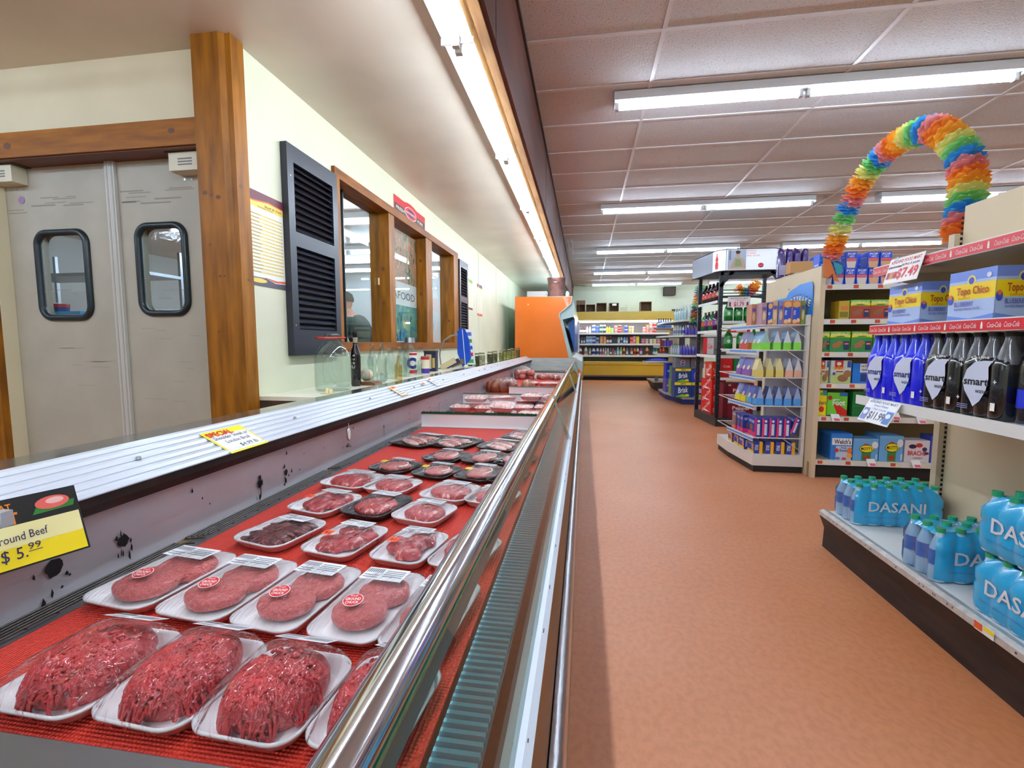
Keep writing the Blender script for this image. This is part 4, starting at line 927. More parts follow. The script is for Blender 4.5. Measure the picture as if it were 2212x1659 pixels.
p = at_shelf(933, 802); s = p.y / 1005; g = MB(); g.box(-15 * s, 12 * s, -.03, .03, 0, 44 * s, M('navy_tin', (28, 34, 70), .3)); g.box(-16 * s, 13 * s, -.033, .033, 42 * s, 46 * s, M('tin_lid', (60, 52, 44), .4)); g.box(-11 * s, 2 * s, -.031, -.0305, 6 * s, 38 * s, M('tan_label', (206, 190, 150), .5)); g.box(4 * s, 10 * s, -.031, -.0305, 8 * s, 30 * s, M('gold_label', (200, 170, 90), .5))
tag(g.build('tea_tin', loc=(p.x, p.y, SZ + .0005)), 'square navy and tan tin box left of the curved metal spout', 'tin')
# curved spout
p = at_shelf(953, 797); s = p.y / 1005; r_ = thing('curved_spout', (p.x, p.y, SZ + .0005), 'curved brushed metal spout rising from the counter beside the tins', 'spout')
g = MB(); g.tube([(0, 0, 0), (-3 * s, 0, 30 * s), (-1 * s, 0, 48 * s), (8 * s, 0, 64 * s), (22 * s, .0, 73 * s), (38 * s, 0, 77 * s)], .007, STEEL, 8); g.build('pipe', r_); g = MB(); g.lathe([(.03, 0), (.028, .008), (.012, .014)], (0, 0, 0), STEEL, 16); g.build('base_plate', r_)
for i in range(5):
    p = at_shelf(965 + i * 9, 798 - i * 2); s = p.y / 1005; g = MB(); g.bar((-14 * s, 0, 2 * s), (18 * s, .03, (20 - i * 3) * s), .05, .004, [M('tan_label'), M('navy_tin'), M('old_wood', (120, 100, 76), .6), PAPER, M('gold_label')][i], up=(0, 1, .2))
    tag(g.build('old_booklet', loc=(p.x, p.y, SZ + .004)), '%s leaning old booklet in the pile right of the spout' % ['nearest tan', 'navy', 'brown', 'white', 'farthest gold'][i], 'booklet', 'old booklets by the spout')
# blue flyer stand
p = PX(1008, 765, -1.16); s = p.y / 1005; r_ = thing('flyer_stand', (-1.16, p.y, SZ + .0005), 'blue cardboard stand holding white coupon cards above the jars', 'display stand')
g = MB(); pts = [(-20 * s, 30 * s), (-20 * s, 78 * s), (-14 * s, 86 * s), (-3 * s, 84 * s), (6 * s, 60 * s), (10 * s, 20 * s), (-2 * s, 2 * s), (-8 * s, 0)]
g.prism(pts, 'y', -.015, .015, M('bright_blue_card', (20, 80, 200), .35)); g.bar((-5 * s, 0, 0), (0, 0, 30 * s), .01, .01, STEEL); g.box(-.04, .03, -.03, .03, 0, .004, STEEL); g.build('backing', r_)
fr = (V(-3 * s, -.016, 5 * s), V(.9, .43, 0).normalized(), V(-.08, 0, 1).normalized())
g = MB(); g.rect(fr, 0, 0, 24 * s, 78 * s, PAPER, .002)
for k, c in enumerate([(60, 160, 90), (200, 40, 50), (40, 90, 200), (60, 160, 90), (90, 110, 190)]): g.rect(fr, 3 * s, (4 + k * 15) * s, 20 * s, (12 + k * 15) * s, M('coupon_%d' % k, c, .5), .003)
g.build('coupon_panel', r_)
# jars
JG = thin('jar_glass', (244, 248, 242), 1.35, .04, extra=.04)
LIDM = M('gold_jar_lid', (150, 140, 110), .3, .7)
jd = [(1021, 789, 16, 27, (52, 62, 18), 'dark green pickle jar, nearest to the coupon stand'), (1033, 787, 15, 27, (66, 74, 24), 'dark green pickle jar, second from the coupon stand'), (1047, 782, 16, 25, (206, 198, 160), 'jar of pale white beans'), (1062, 780, 15, 24, (74, 76, 24), 'olive green jar right of the bean jar'), (1074, 778, 14, 23, (88, 84, 26), 'olive green jar, second right of the bean jar'),
      (1086, 777, 12, 22, (130, 126, 30), 'yellow green pickle jar, nearest of the far group'), (1095, 775, 12, 22, (168, 160, 40), 'yellow pepper jar, second of the far group'), (1104, 774, 11, 21, (150, 146, 34), 'yellow green jar, third of the far group'), (1112, 773, 11, 21, (176, 160, 46), 'yellow jar, fourth of the far group'), (1121, 772, 10, 20, (110, 84, 30), 'brownish jar at the far end of the row')]
for i, (px, py, wp, hp, c, lab) in enumerate(jd):
    p = PX(px, py, -1.16); py_ = .235 * 1005 / (py - 742 + .001) * .92; yy = p.y * .97; s = yy / 1005; r = wp / 2 * s; h = hp * s
    r_ = thing('food_jar', (-1.16 + (i % 2) * .015, yy, SZ + .0005), lab, 'jar', 'jars on the counter'); g = MB(); g.lathe([(r * .92, 0), (r, h * .08), (r, h * .78), (r * .8, h * .88)], (0, 0, 0), JG, 16); g.build('glass', r_)
    g = MB(); g.lathe([(r * .86, .004), (r * .92, h * .1), (r * .92, h * .76)], (0, 0, 0), M('jar_fill_%d' % i, c, .4, rgb2=tuple(int(v * .55) for v in c), nscale=45), 14); g.build('contents', r_)
    g = MB(); g.lathe([(r * .84, h * .88), (r * .84, h)], (0, 0, 0), LIDM, 16); g.build('lid', r_)
p = at_shelf(693, 852); g = MB(); g.box(-.03, .04, -.02, .02, 0, .003, M('tan_label')); g.lathe([(.009, .003), (.009, .025)], (-.005, 0, 0), M('wax', (240, 232, 180), .5), 10); g.lathe([(.009, .003), (.009, .022)], (.012, 0, 0), M('wax'), 10)
tag(g.build('candle_stub', loc=(p.x + .02, p.y + .03, SZ + .0005)), 'pair of short cream candle stubs at the near left corner of the counter', 'candle')
p = at_shelf(1014, 793); g = MB(); g.lathe([(.02, 0), (.024, .02), (.01, .03)], (0, 0, 0), M('wax'), 8); tag(g.build('wax_lump', loc=(-1.12, 4.35, SZ + .0005)), 'small pale lump on the counter just before the pickle jars', 'candle')

# ------------------------------------------------------------------ posters on the left wall
def wposter(px0, py0, px1, py1, name, label, deco, x=WX + .002):
    a = PX(px0, py0, x); b = PX(px1, py1, x); w_ = b.y - a.y; zt = a.z; zb = PX(px0, py1 if False else py1, x).z
    return a, b
def wall_sheet(y0, y1, z0, z1, name, label, cat, deco, x=WX + .0015):
    g = MB(); w_, h_ = y1 - y0, z1 - z0; g.box(0, .0015, -w_ / 2, w_ / 2, 0, h_, PAPER); fr = (V(.0015, -w_ / 2, 0), Y_, Z_); deco(g, fr, w_, h_)
    return tag(g.build(name, loc=(x, (y0 + y1) / 2, z0)), label, cat)
def d_beef(g, fr, w_, h_):
    MAR = M('maroon', (104, 40, 52), .5); GO = M('poster_gold', (236, 206, 96), .5); ORG = M('poster_orange', (214, 96, 50), .5)
    g.pol(fr, [(0, h_), (w_, h_), (w_, h_ * .91), (w_ * .6, h_ * .93), (w_ * .2, h_ * .9), (0, h_ * .9)], MAR); g.pol(fr, [(0, h_ * .9), (w_ * .2, h_ * .9), (w_ * .6, h_ * .93), (w_, h_ * .91), (w_, h_ * .9), (w_ * .6, h_ * .915), (w_ * .2, h_ * .885), (0, h_ * .885)], ORG)
    g.pol(fr, [(0, h_ * .885), (w_ * .2, h_ * .885), (w_ * .6, h_ * .915), (w_, h_ * .90), (w_, h_ * .83), (0, h_ * .83)], GO, .0005); g.text(fr, 'Beef & Veal', w_ * .72, h_ * .87, h_ * .022, MAR, w=w_ * .45, bold=.01); g.text(fr, 'Nutrition Facts', w_ * .5, h_ * .845, h_ * .014, BLACK, w=w_ * .4)
    for k in range(17):
        z = h_ * (.14 + k * .038); g.rect(fr, w_ * .04, z, w_ * .97, z + h_ * .018, M('poster_pale_gold', (232, 212, 130), .5), .0007)
        g.rect(fr, w_ * .06, z + h_ * .006, w_ * (.3 + .1 * R.random()), z + h_ * .011, M('grey_print'), .0012)
        for q in range(8): g.text(fr, '%d' % R.randrange(1, 99), w_ * (.5 + q * .06), z + h_ * .009, h_ * .008, BLACK, l=.0012)
    g.ell(fr, w_ * .25, h_ * .055, w_ * .22, h_ * .025, GO, .001); g.pol(fr, [(0, 0), (w_, 0), (w_, h_ * .06), (w_ * .7, h_ * .05), (w_ * .45, h_ * .09), (0, h_ * .09)], M('poster_slate', (90, 86, 100), .5), .0006); g.pol(fr, [(w_ * .4, h_ * .10), (w_ * .7, h_ * .06), (w_, h_ * .07), (w_, h_ * .095), (w_ * .75, h_ * .08)], ORG, .001)
a = PX(526, 400, WX); b = PX(608, 432, WX)
wall_sheet(a.y, b.y, PX(533, 612, WX).z, a.z, 'nutrition_poster', 'tall white and gold Beef and Veal nutrition chart beside the wooden post', 'poster', d_beef)
def d_small(g, fr, w_, h_):
    g.rect(fr, 0, h_ * .9, w_, h_, M('maroon')); g.rect(fr, 0, h_ * .86, w_, h_ * .9, M('poster_gold')); g.rect(fr, 0, 0, w_, h_ * .07, M('poster_orange'))
    for k in range(16): g.rect(fr, w_ * .08, h_ * (.1 + k * .046), w_ * .92, h_ * (.118 + k * .046), M('poster_pale_gold'))
def d_small2(g, fr, w_, h_):
    g.rect(fr, 0, h_ * .9, w_, h_, M('poster_green', (110, 150, 60), .5)); g.rect(fr, 0, h_ * .86, w_, h_ * .9, M('poster_gold')); g.rect(fr, 0, 0, w_, h_ * .07, M('maroon'))
    for k in range(16): g.rect(fr, w_ * .08, h_ * (.1 + k * .046), w_ * .92, h_ * (.118 + k * .046), M('poster_pale_gold'))
a, b = PX(1008, 600, WX), PX(1020, 620, WX); wall_sheet(a.y, b.y, PX(1012, 668, WX).z, a.z, 'nutrition_poster', 'narrow white chart with green top just right of the far shutter', 'poster', d_small2)
a, b = PX(1030, 612, WX), PX(1041, 620, WX); wall_sheet(a.y, b.y, PX(1034, 682, WX).z, a.z, 'nutrition_poster', 'white and gold chart, farther of the two right of the far shutter', 'poster', d_small)
def d_pork(g, fr, w_, h_):
    g.rect(fr, 0, 0, w_, h_, M('sign_red', (206, 34, 44), .4), .0004); g.rect(fr, w_ * .02, h_ * .08, w_ * .98, h_ * .52, M('sign_blackish', (26, 24, 28), .4), .0008)
    g.ell(fr, w_ * .5, h_ * .45, w_ * .19, h_ * .42, M('cream_print', (236, 220, 200), .5), .0012); g.ell(fr, w_ * .5, h_ * .45, w_ * .17, h_ * .38, M('sign_red'), .0016); g.ell(fr, w_ * .5, h_ * .45, w_ * .12, h_ * .26, M('navy_print'), .002); g.rect(fr, w_ * .32, h_ * .36, w_ * .68, h_ * .54, M('sign_red'), .0024); g.text(fr, 'HATFIELD', w_ * .5, h_ * .45, h_ * .12, M('cream_print'), w=w_ * .32, l=.0028, bold=.02)
    g.text(fr, 'FRESH', w_ * .18, h_ * .3, h_ * .2, M('cream_print'), w=w_ * .24, l=.002, bold=.02); g.text(fr, 'PORK', w_ * .82, h_ * .3, h_ * .2, M('cream_print'), w=w_ * .2, l=.002, bold=.02)
a, b = PX(849, 414, WX), PX(917, 470, WX)
def d_pork2(g, fr, w_, h_):
    g.pol(fr, [(w_ * .3, h_), (w_ * .4, h_ * 1.1), (w_ * .5, h_ * 1.14), (w_ * .6, h_ * 1.1), (w_ * .7, h_)], M('sign_red', (206, 34, 44), .4), .0003); d_pork(g, fr, w_, h_)
wall_sheet(a.y, b.y, WZ1 + .004, PX(849, 414, WX).z - .012, 'pork_sign', 'red and black FRESH PORK sign above the wooden window', 'sign', d_pork2)
# seafood poster inside the middle pane
y0, y1 = m1b + cyw + .02, m2a + cyw - .005
def img_mat(name, cols, sc, dist=1.5):
    m = M(name, cols[0], .5); nt = m.node_tree; tc = nt.nodes.new('ShaderNodeTexCoord'); n = nt.nodes.new('ShaderNodeTexNoise'); n.inputs['Scale'].default_value = sc; n.inputs['Distortion'].default_value = dist; n.inputs['Detail'].default_value = 3
    mp = nt.nodes.new('ShaderNodeMapping'); mp.inputs['Scale'].default_value = (1, 1.6, .8); nt.links.new(tc.outputs['Object'], mp.inputs[0]); nt.links.new(mp.outputs[0], n.inputs['Vector'])
    r = nt.nodes.new('ShaderNodeValToRGB'); el = r.color_ramp.elements; el[0].position = .3; el[1].position = .7
    while len(el) < len(cols): el.new(.5)
    for k, c in enumerate(cols): el[k].position = .3 + .4 * k / (len(cols) - 1); el[k].color = L3(c)
    nt.links.new(n.outputs[0], r.inputs[0]); nt.links.new(r.outputs[0], nt.nodes['Principled BSDF'].inputs['Base Color']); return m
def d_sea(g, fr, w_, h_):
    g.rect(fr, 0, h_ * .54, w_, h_, img_mat('shrimp_print', [(40, 60, 40), (90, 120, 80), (196, 160, 130), (210, 110, 70), (230, 200, 180)], 9)); g.rect(fr, 0, 0, w_, h_ * .33, img_mat('fish_print', [(10, 40, 60), (20, 100, 110), (60, 160, 170), (140, 190, 130), (30, 70, 120)], 9)); g.text(fr, 'SEAFOOD', w_ * .50, h_ * .42, h_ * .07, M('slate_text', (40, 60, 70), .5), w=w_ * .86)
wall_sheet(y0 - .03, y1, WZ0 + .07, WZ1 - .08, 'seafood_poster', 'colourful SEAFOOD poster behind the middle window pane', 'poster', d_sea, x=WX - .085)

# ------------------------------------------------------------------ cutting room behind the glass
r_ = thing('steel_shelf_unit', (-4.95, 4.2, 0), 'steel shelf in the cutting room seen through the left door window', 'shelf')
zs = CAMZ + .135 * 4.2 / 1.91 * .55
g = MB()
for z in (.6, CAMZ + .20, 1.75): g.box(-.85, .75, -.22, .22, z - .03, z, STEEL)
g.build('shelves', r_)
for (x, y) in ((-.83, -.2), (-.83, .2), (.73, -.2), (.73, .2)):
    g = MB(); g.box(x - .015, x + .015, y - .015, y + .015, 0, 2.0, STEEL); g.build('post', r_)
zc = CAMZ + .201
def cont(px, w_, h_, mat, lab, nm, m2=None):
    p = PY(px, 630, 4.05); g = MB(); g.lathe([(w_ * .42, 0), (w_ / 2, h_)], (0, 0, 0), mat, 18)
    if m2: g.lathe([(w_ * .505, h_ * .85), (w_ * .505, h_)], (0, 0, 0), m2, 18)
    tag(g.build(nm, loc=(p.x, 4.06, zc)), lab, 'container')
cont(97, .17, .22, WHITE, 'white tub on the cutting room shelf, seen through the left door window', 'plastic_tub')
cont(128, .13, .20, M('blue_can', (30, 60, 140), .4), 'blue can with red rim seen through the left door window', 'tin_can', RED)
p = PY(164, 630, 4.05); g = MB(); g.box(-.14, .14, -.1, .1, 0, .12, M('cyan_plastic', (40, 160, 220), .4)); tag(g.build('plastic_box', loc=(p.x, 4.06, zc)), 'cyan plastic box seen through the left door window', 'box')
g = MB(); g.box(-.5, .5, -.35, .35, .86, .9, STEEL)
for (x, y) in ((-.45, -.3), (.45, -.3), (-.45, .3), (.45, .3)): g.box(x - .02, x + .02, y - .02, y + .02, 0, .86, STEEL)
tag(g.build('work_table', loc=(-3.15, 4.55, 0)), 'steel work table in the cutting room in front of the person', 'table')
# person in a green jacket leaning over the table
per = thing('person', (-2.42, 4.95, 0), 'person in dark green jacket bending over, seen through the left window pane', 'person')
def skin_mesh(name, joints, edges, mat, parent, sub=1):
    me = bpy.data.meshes.new(name); me.from_pydata([j[0] for j in joints], edges, []); o = bpy.data.objects.new(name, me); COL.objects.link(o); o.parent = parent
    md = o.modifiers.new('skin', 'SKIN'); me.skin_vertices.new() if not me.skin_vertices else None
    for i, j in enumerate(joints): r = j[1]; me.skin_vertices[0].data[i].radius = (r, r) if not isinstance(r, tuple) else r
    me.skin_vertices[0].data[0].use_root = True; s = o.modifiers.new('sub', 'SUBSURF'); s.levels = sub; s.render_levels = sub
    me.materials.append(mat); md.use_smooth_shade = True; return o
SKIN = M('skin', (214, 150, 120), .5); PANT = M('dark_trousers', (40, 44, 60), .8); JACK = M('dark_green_jacket', (44, 66, 56), .7, noise_amt=.3, nscale=12, bump=.2, bscale=15)
J = [((0, 0, .93), (.15, .12)), ((-.03, 0, 1.08), (.15, .11)), ((-.10, -.02, 1.24), (.19, .12)), ((-.16, -.03, 1.34), (.08, .07)), ((-.20, -.04, 1.40), .055), ((-.22, -.05, 1.47), .06),
     ((.0, .10, .88), .09), ((.02, .12, .48), .065), ((.0, .12, .09), .045), ((-.12, .12, .04), .04), ((.0, -.10, .88), .09), ((.02, -.12, .48), .065), ((.0, -.12, .09), .045), ((-.12, -.12, .04), .04),
     ((-.12, .20, 1.26), .06), ((-.22, .24, 1.04), .045), ((-.42, .18, .97), .032), ((-.12, -.22, 1.26), .06), ((-.22, -.26, 1.04), .045), ((-.42, -.20, .97), .032)]
skin_mesh('body', J, [(0, 1), (1, 2), (2, 3), (3, 4), (4, 5), (0, 6), (6, 7), (7, 8), (8, 9), (0, 10), (10, 11), (11, 12), (12, 13), (2, 14), (14, 15), (15, 16), (2, 17), (17, 18), (18, 19)], SKIN, per)
JJ = [((0, 0, .88), (.19, .15)), ((-.03, 0, 1.06), (.18, .13)), ((-.10, -.02, 1.25), (.215, .14)), ((-.15, -.03, 1.33), (.11, .09)), ((-.12, .20, 1.27), .08), ((-.22, .25, 1.04), .065), ((-.36, .19, .99), .05), ((-.12, -.22, 1.27), .08), ((-.22, -.27, 1.04), .065), ((-.36, -.21, .99), .05)]
skin_mesh('jacket', JJ, [(0, 1), (1, 2), (2, 3), (2, 4), (4, 5), (5, 6), (2, 7), (7, 8), (8, 9)], JACK, per)
TT = [((0, 0, .90), (.17, .14)), ((.0, .10, .84), .105), ((.02, .12, .48), .08), ((.0, .12, .12), .065), ((.0, -.10, .84), .105), ((.02, -.12, .48), .08), ((.0, -.12, .12), .065)]
skin_mesh('trousers', TT, [(0, 1), (1, 2), (2, 3), (0, 4), (4, 5), (5, 6)], PANT, per)
g = MB(); hc = V(-.235, -.05, 1.50)
vs = []
for i in range(13):
    for k in range(20):
        t = pi * i / 12; a = 2 * pi * k / 20; x, y, z = sin(t) * cos(a), sin(t) * sin(a), cos(t)
        rx = .095 * (1 - .12 * max(0, -z)); vs.append((hc.x + x * rx, hc.y + y * .075 * (1 - .15 * max(0, -z)), hc.z + z * .118))
g.add(vs, [(i * 20 + k, (i + 1) * 20 + k, (i + 1) * 20 + (k + 1) % 20, i * 20 + (k + 1) % 20) for i in range(12) for k in range(20)], SKIN, True)
g.lathe([(.012, -.02), (.016, 0), (.006, .025)], (hc.x - .098, hc.y, hc.z - .015), SKIN, 8)
for s in (-1, 1): g.lathe([(.004, -.004), (.022, 0), (.014, .01)], (hc.x + .01, hc.y + s * .078, hc.z - .01), SKIN, 10, 'y')
g.build('head', per)
g = MB(); 
for s in (-1, 1): g.lathe([(.002, -.010), (.011, 0), (.002, .010)], (hc.x - .088, hc.y + s * .03, hc.z + .01), BLACK, 8, 'z')
g.lathe([(.003, -.02), (.006, 0), (.003, .02)], (hc.x - .092, hc.y, hc.z - .05), M('lips', (170, 80, 76), .5), 8, 'y'); g.build('face_features', per)
g = MB(); g.lathe([(.100, 0), (.104, .03), (.085, .085), (.04, .112), (.001, .118)], (hc.x + .01, hc.y, hc.z + .012), M('brown_hair', (60, 44, 34), .8), 18, sy=.82, caps=False); g.build('hair', per)
for s in (-1, 1):
    jn = [((0, 0, 0), (.026, .016)), ((-.05, 0, -.01), (.034, .014)), ((-.085, 0, -.015), (.034, .012))]; ed = [(0, 1), (1, 2)]
    g = MB(); bx_ = -.43; by_ = .185 * s - .01
    g.tube([(bx_ + .02, by_, .965), (bx_ - .03, by_, .955), (bx_ - .075, by_, .945)], [.026, .036, .034], SKIN, 10)
    for f in range(4): fy = by_ - .027 + f * .018; L = .06 + .012 * (f in (1, 2)); g.tube([(bx_ - .07, fy, .945), (bx_ - .07 - L * .5, fy, .94), (bx_ - .07 - L * .85, fy, .925), (bx_ - .07 - L * .95, fy, .91)], [.009, .0085, .008, .006], SKIN, 6)
    g.tube([(bx_ - .02, by_ - s * .03, .95), (bx_ - .05, by_ - s * .055, .94), (bx_ - .08, by_ - s * .06, .925)], [.011, .010, .008], SKIN, 6); g.build('hand', per)

# ------------------------------------------------------------------ orange refrigerated case at the end
OY0, OY1 = CY1 + .06, 12.4
r_ = thing('orange_cooler_case', (-.6, (OY0 + OY1) / 2, 0), 'tall refrigerated case with orange end panel beyond the meat case', 'cooler'); OO = V(-.6, (OY0 + OY1) / 2, 0)
def oz(px, py): p = PY(px, py, OY0); return (p.x, p.z)
def ob(g, n): g.v = [v - OO for v in g.v]; return g.build(n, r_)
ORN = M('orange_panel', (236, 116, 16), .3, noise_amt=.04, nscale=2, coat=.3)
prof = [oz(1112.5, 641), oz(1236, 641), oz(1233, 657), oz(1221, 667), oz(1209, 677), oz(1208, 683), oz(1211, 692)] + [oz(1230, 775)]
prof2 = prof + [(-.03, .55), (-.03, .002), (prof[0][0], .002)]
g = MB(); g.prism(prof2[::-1], 'y', OY0, OY0 + .03, ORN); 
for (px, py) in ((1141, 658), (1226, 647)): q = oz(px, py); g.lathe([(.012, 0), (.008, .006)], (q[0], OY0 - .006, q[1]), M('cream_plug', (240, 220, 200), .5), 8, 'y')
ob(g, 'end_panel')
g = MB(); g.tube([(x, OY0 + .0, z) for x, z in prof[1:]], .008, M('pale_blue_trim', (190, 214, 216), .3), 6); ob(g, 'edge_trim')
PB = M('pale_blue_enamel', (176, 204, 204), .3); DB = M('cooler_blue_inside', (20, 84, 160), .35)
cx0 = prof[0][0]
body = [(cx0, .002), (cx0, prof[0][1]), (oz(1236, 641)[0], prof[0][1]), (oz(1242, 660)[0], oz(1242, 660)[1]), (oz(1239, 684)[0], oz(1239, 684)[1]), (oz(1215, 690)[0], oz(1215, 690)[1]), (oz(1236, 770)[0], oz(1236, 770)[1]), (-.035, .74), (-.02, .66), (-.03, .3), (-.03, .002)]
g = MB(); g.prism(body[::-1], 'y', OY0 + .031, OY1, PB); ob(g, 'cabinet')
g = MB(); a_, b_ = oz(1225, 698), oz(1241, 762); g.prism([(a_[0], a_[1]), (oz(1241, 686)[0], oz(1241, 686)[1]), (b_[0], b_[1])], 'y', OY0 + .2, OY1 - .05, DB); ob(g, 'blue_liner')
g = MB(); e0, e1 = oz(1243, 668), oz(1243, 772); g.tube([(e0[0], OY1, e0[1]), (e0[0] + .0, OY1, e1[1])], .03, WHITE, 8)
g.strip([(-.024, .66), (-.012, .6), (-.018, .5)], 'y', OY0, OY1, ORN, True); g.strip([(-.018, .5), (-.006, .47), (-.02, .44)], 'y', OY0, OY1, CHROME, True); ob(g, 'front_bumper')
zt = prof[0][1]
p = PY(1162, 641, OY0 + .25); g = MB(); g.box(-.19, .16, -.1, .1, 0, .11, M('grey_white_box', (196, 188, 186), .5)); tag(g.build('grey_box', loc=(p.x, OY0 + .3, zt)), 'pale grey box lying on top of the orange cooler', 'box')
p = PY(1202, 641, OY0 + .2); r2 = thing('plastic_bucket', (p.x, OY0 + .2, zt), 'dusty red brown plastic bucket on top of the orange cooler', 'bucket'); g = MB(); g.lathe([(.125, 0), (.16, .31), (.168, .315), (.168, .33), (.155, .33)], (0, 0, 0), M('dusty_red_plastic', (150, 104, 96), .6, noise_amt=.2, nscale=10), 20); g.build('pail', r2)
g = MB(); g.tube([(-.168, 0, .30), (-.1, -.13, .26), (0, -.17, .24), (.1, -.13, .26), (.168, 0, .30)], .004, STEEL, 5); g.build('handle', r2)
g = MB(); g.lathe([(.03, 0), (.035, .05), (.02, .09)], (0, 0, 0), WHITE, 10); p = PY(1226, 641, OY0 + .12); tag(g.build('white_cup', loc=(p.x, OY0 + .12, zt)), 'small white cup on the orange cooler right of the bucket', 'cup')
# hanging wires by the fascia
g = MB(); q = PX(1220, 470, -.34); g.box(-.03, 0, -.02, .02, -.15, .15, M('wire_box', (110, 96, 84), .6)); g.tube([(0, 0, .1), (.05, .1, -.2), (.11, .15, -.4), (.12, .2, -.55)], .008, WHITE, 5); g.tube([(0, 0, .1), (.02, .1, -.3), (.06, .12, -.5), (.02, .15, -.35)], .007, WHITE, 5)
tag(g.build('hanging_wires', loc=(-.325, q.y, q.z)), 'white cord hanging from the brown fascia above the case', 'cord')

# ================================================================== FAR DAIRY CASE
FYY = 13.6
r_ = thing('dairy_case', (1.1, FYY + .38, 0), 'long yellow open dairy case along the far wall', 'cooler'); DO = V(1.1, FYY + .38, 0)
def db(g, n): g.v = [v - DO for v in g.v]; return g.build(n, r_)
YC = M('dairy_yellow', (232, 196, 66), .3, noise_amt=.04, nscale=1.5)
def fz(py): return CAMZ + (VYP - py) / F_PX * FYY
def fx(px): return PY(px, 740, FYY).x
xl, xr = fx(1243) - .02, fx(1452)
g = MB(); g.box(xl, xr, FYY + .72, FYY + .78, .1, fz(675), M('dairy_back', (150, 152, 160), .5)); g.box(xl, xr, FYY + .1, FYY + .78, fz(692) + .04, fz(675), YC); g.box(xl, xr, FYY, FYY + .78, .1, .22, M('kick_brown', (120, 100, 92), .5)); g.box(xl, xr, FYY + .08, FYY + .78, 0, .1, M('kick_dark', (34, 24, 20), .6)); db(g, 'cabinet')
g = MB(); g.prism([(FYY - .05, fz(690)), (FYY - .05, fz(676)), (FYY + .1, fz(675.5)), (FYY + .1, fz(690))], 'x', xl, xr, YC); g.strip([(FYY - .05, fz(690)), (FYY + .02, fz(694)), (FYY + .12, fz(695.5))], 'x', xl, xr, M('dairy_yellow_pale', (240, 216, 110), .2)); db(g, 'canopy')
g = MB(); g.box(xl + .03, xr - .05, FYY + .06, FYY + .11, fz(697.5), fz(695.8), M('case_lamp', (235, 240, 255), .4, emit=16.0)); db(g, 'canopy_lamp')
g = MB(); g.box(xl + .05, xr - .05, FYY - .06, FYY + .3, fz(782.5), fz(782.5) + .03, M('dairy_yellow_pale')); g.prism([(FYY - .06, fz(782)), (FYY - .06, fz(786)), (FYY - .02, fz(788)), (FYY - .01, fz(809)), (FYY + .1, fz(809)), (FYY + .1, fz(782))], 'x', xl, xr, YC); g.box(xl, xr, FYY - .03, FYY, fz(812), fz(809), M('kick_brown')); db(g, 'lower_front')
for x in (xl - .03, xr): g = MB(); g.box(x, x + .04, FYY - .03, FYY + .78, .2, fz(676), YC if x > 0 else WHITE); db(g, 'end_panel')
shz = [fz(719.5), fz(742.5), fz(767)]
SHW = M('shelf_enamel', (214, 214, 206), .4)
for z in shz: g = MB(); g.box(xl, xr, FYY + .16, FYY + .72, z - .02, z, SHW); g.box(xl, xr, FYY + .14, FYY + .16, z - .045, z + .005, WHITE); db(g, 'shelf')
# products: (px, width px, height px, kind, colours)
def jugm(g, w_, h, c, cap, lab=None):
    a = w_ / 2; g.lathe([(a * .92, 0), (a, h * .05), (a, h * .6), (a * .5, h * .86), (a * .4, h * .9)], (0, 0, 0), c, 10); g.lathe([(a * .45, h * .9), (a * .45, h)], (0, 0, 0), cap, 8)
    if lab: g.lathe([(a * 1.02, h * .15), (a * 1.02, h * .5)], (0, 0, 0), lab, 10, caps=False)
def cartonm(g, w_, h, c, c2, g2=None):
    a = w_ / 2; g.box(-a, a, -a, a, 0, h * .82, c); g.prism([(-a, h * .82), (a, h * .82), (0, h)], 'x', -a, a, c2); g.box(-a * 1.01, a * 1.01, -a * 1.01, a, h * .3, h * .55, c2)
def tubm(g, w_, h, c, c2):
    n = max(1, int(round(h / .085))); a = w_ / 2
    for k in range(n): z = h / n * k; g.lathe([(a * .88, z), (a, z + h / n * .8)], (0, 0, 0), c, 10); g.lathe([(a * 1.03, z + h / n * .8), (a * 1.03, z + h / n * .98)], (0, 0, 0), c2, 10)
def bl(rgb): return M('prod_%d_%d_%d' % rgb, rgb, .4)
W_ = (232, 232, 232); RED_ = (200, 40, 40); BL_ = (60, 90, 190); LB = (110, 170, 225); GRN = (30, 120, 90); ORG_ = (240, 160, 90); YE_ = (240, 224, 70); PK = (236, 130, 120); BR_ = (110, 60, 40); TN = (236, 180, 120); GY = (190, 196, 214); VI = (110, 80, 150)
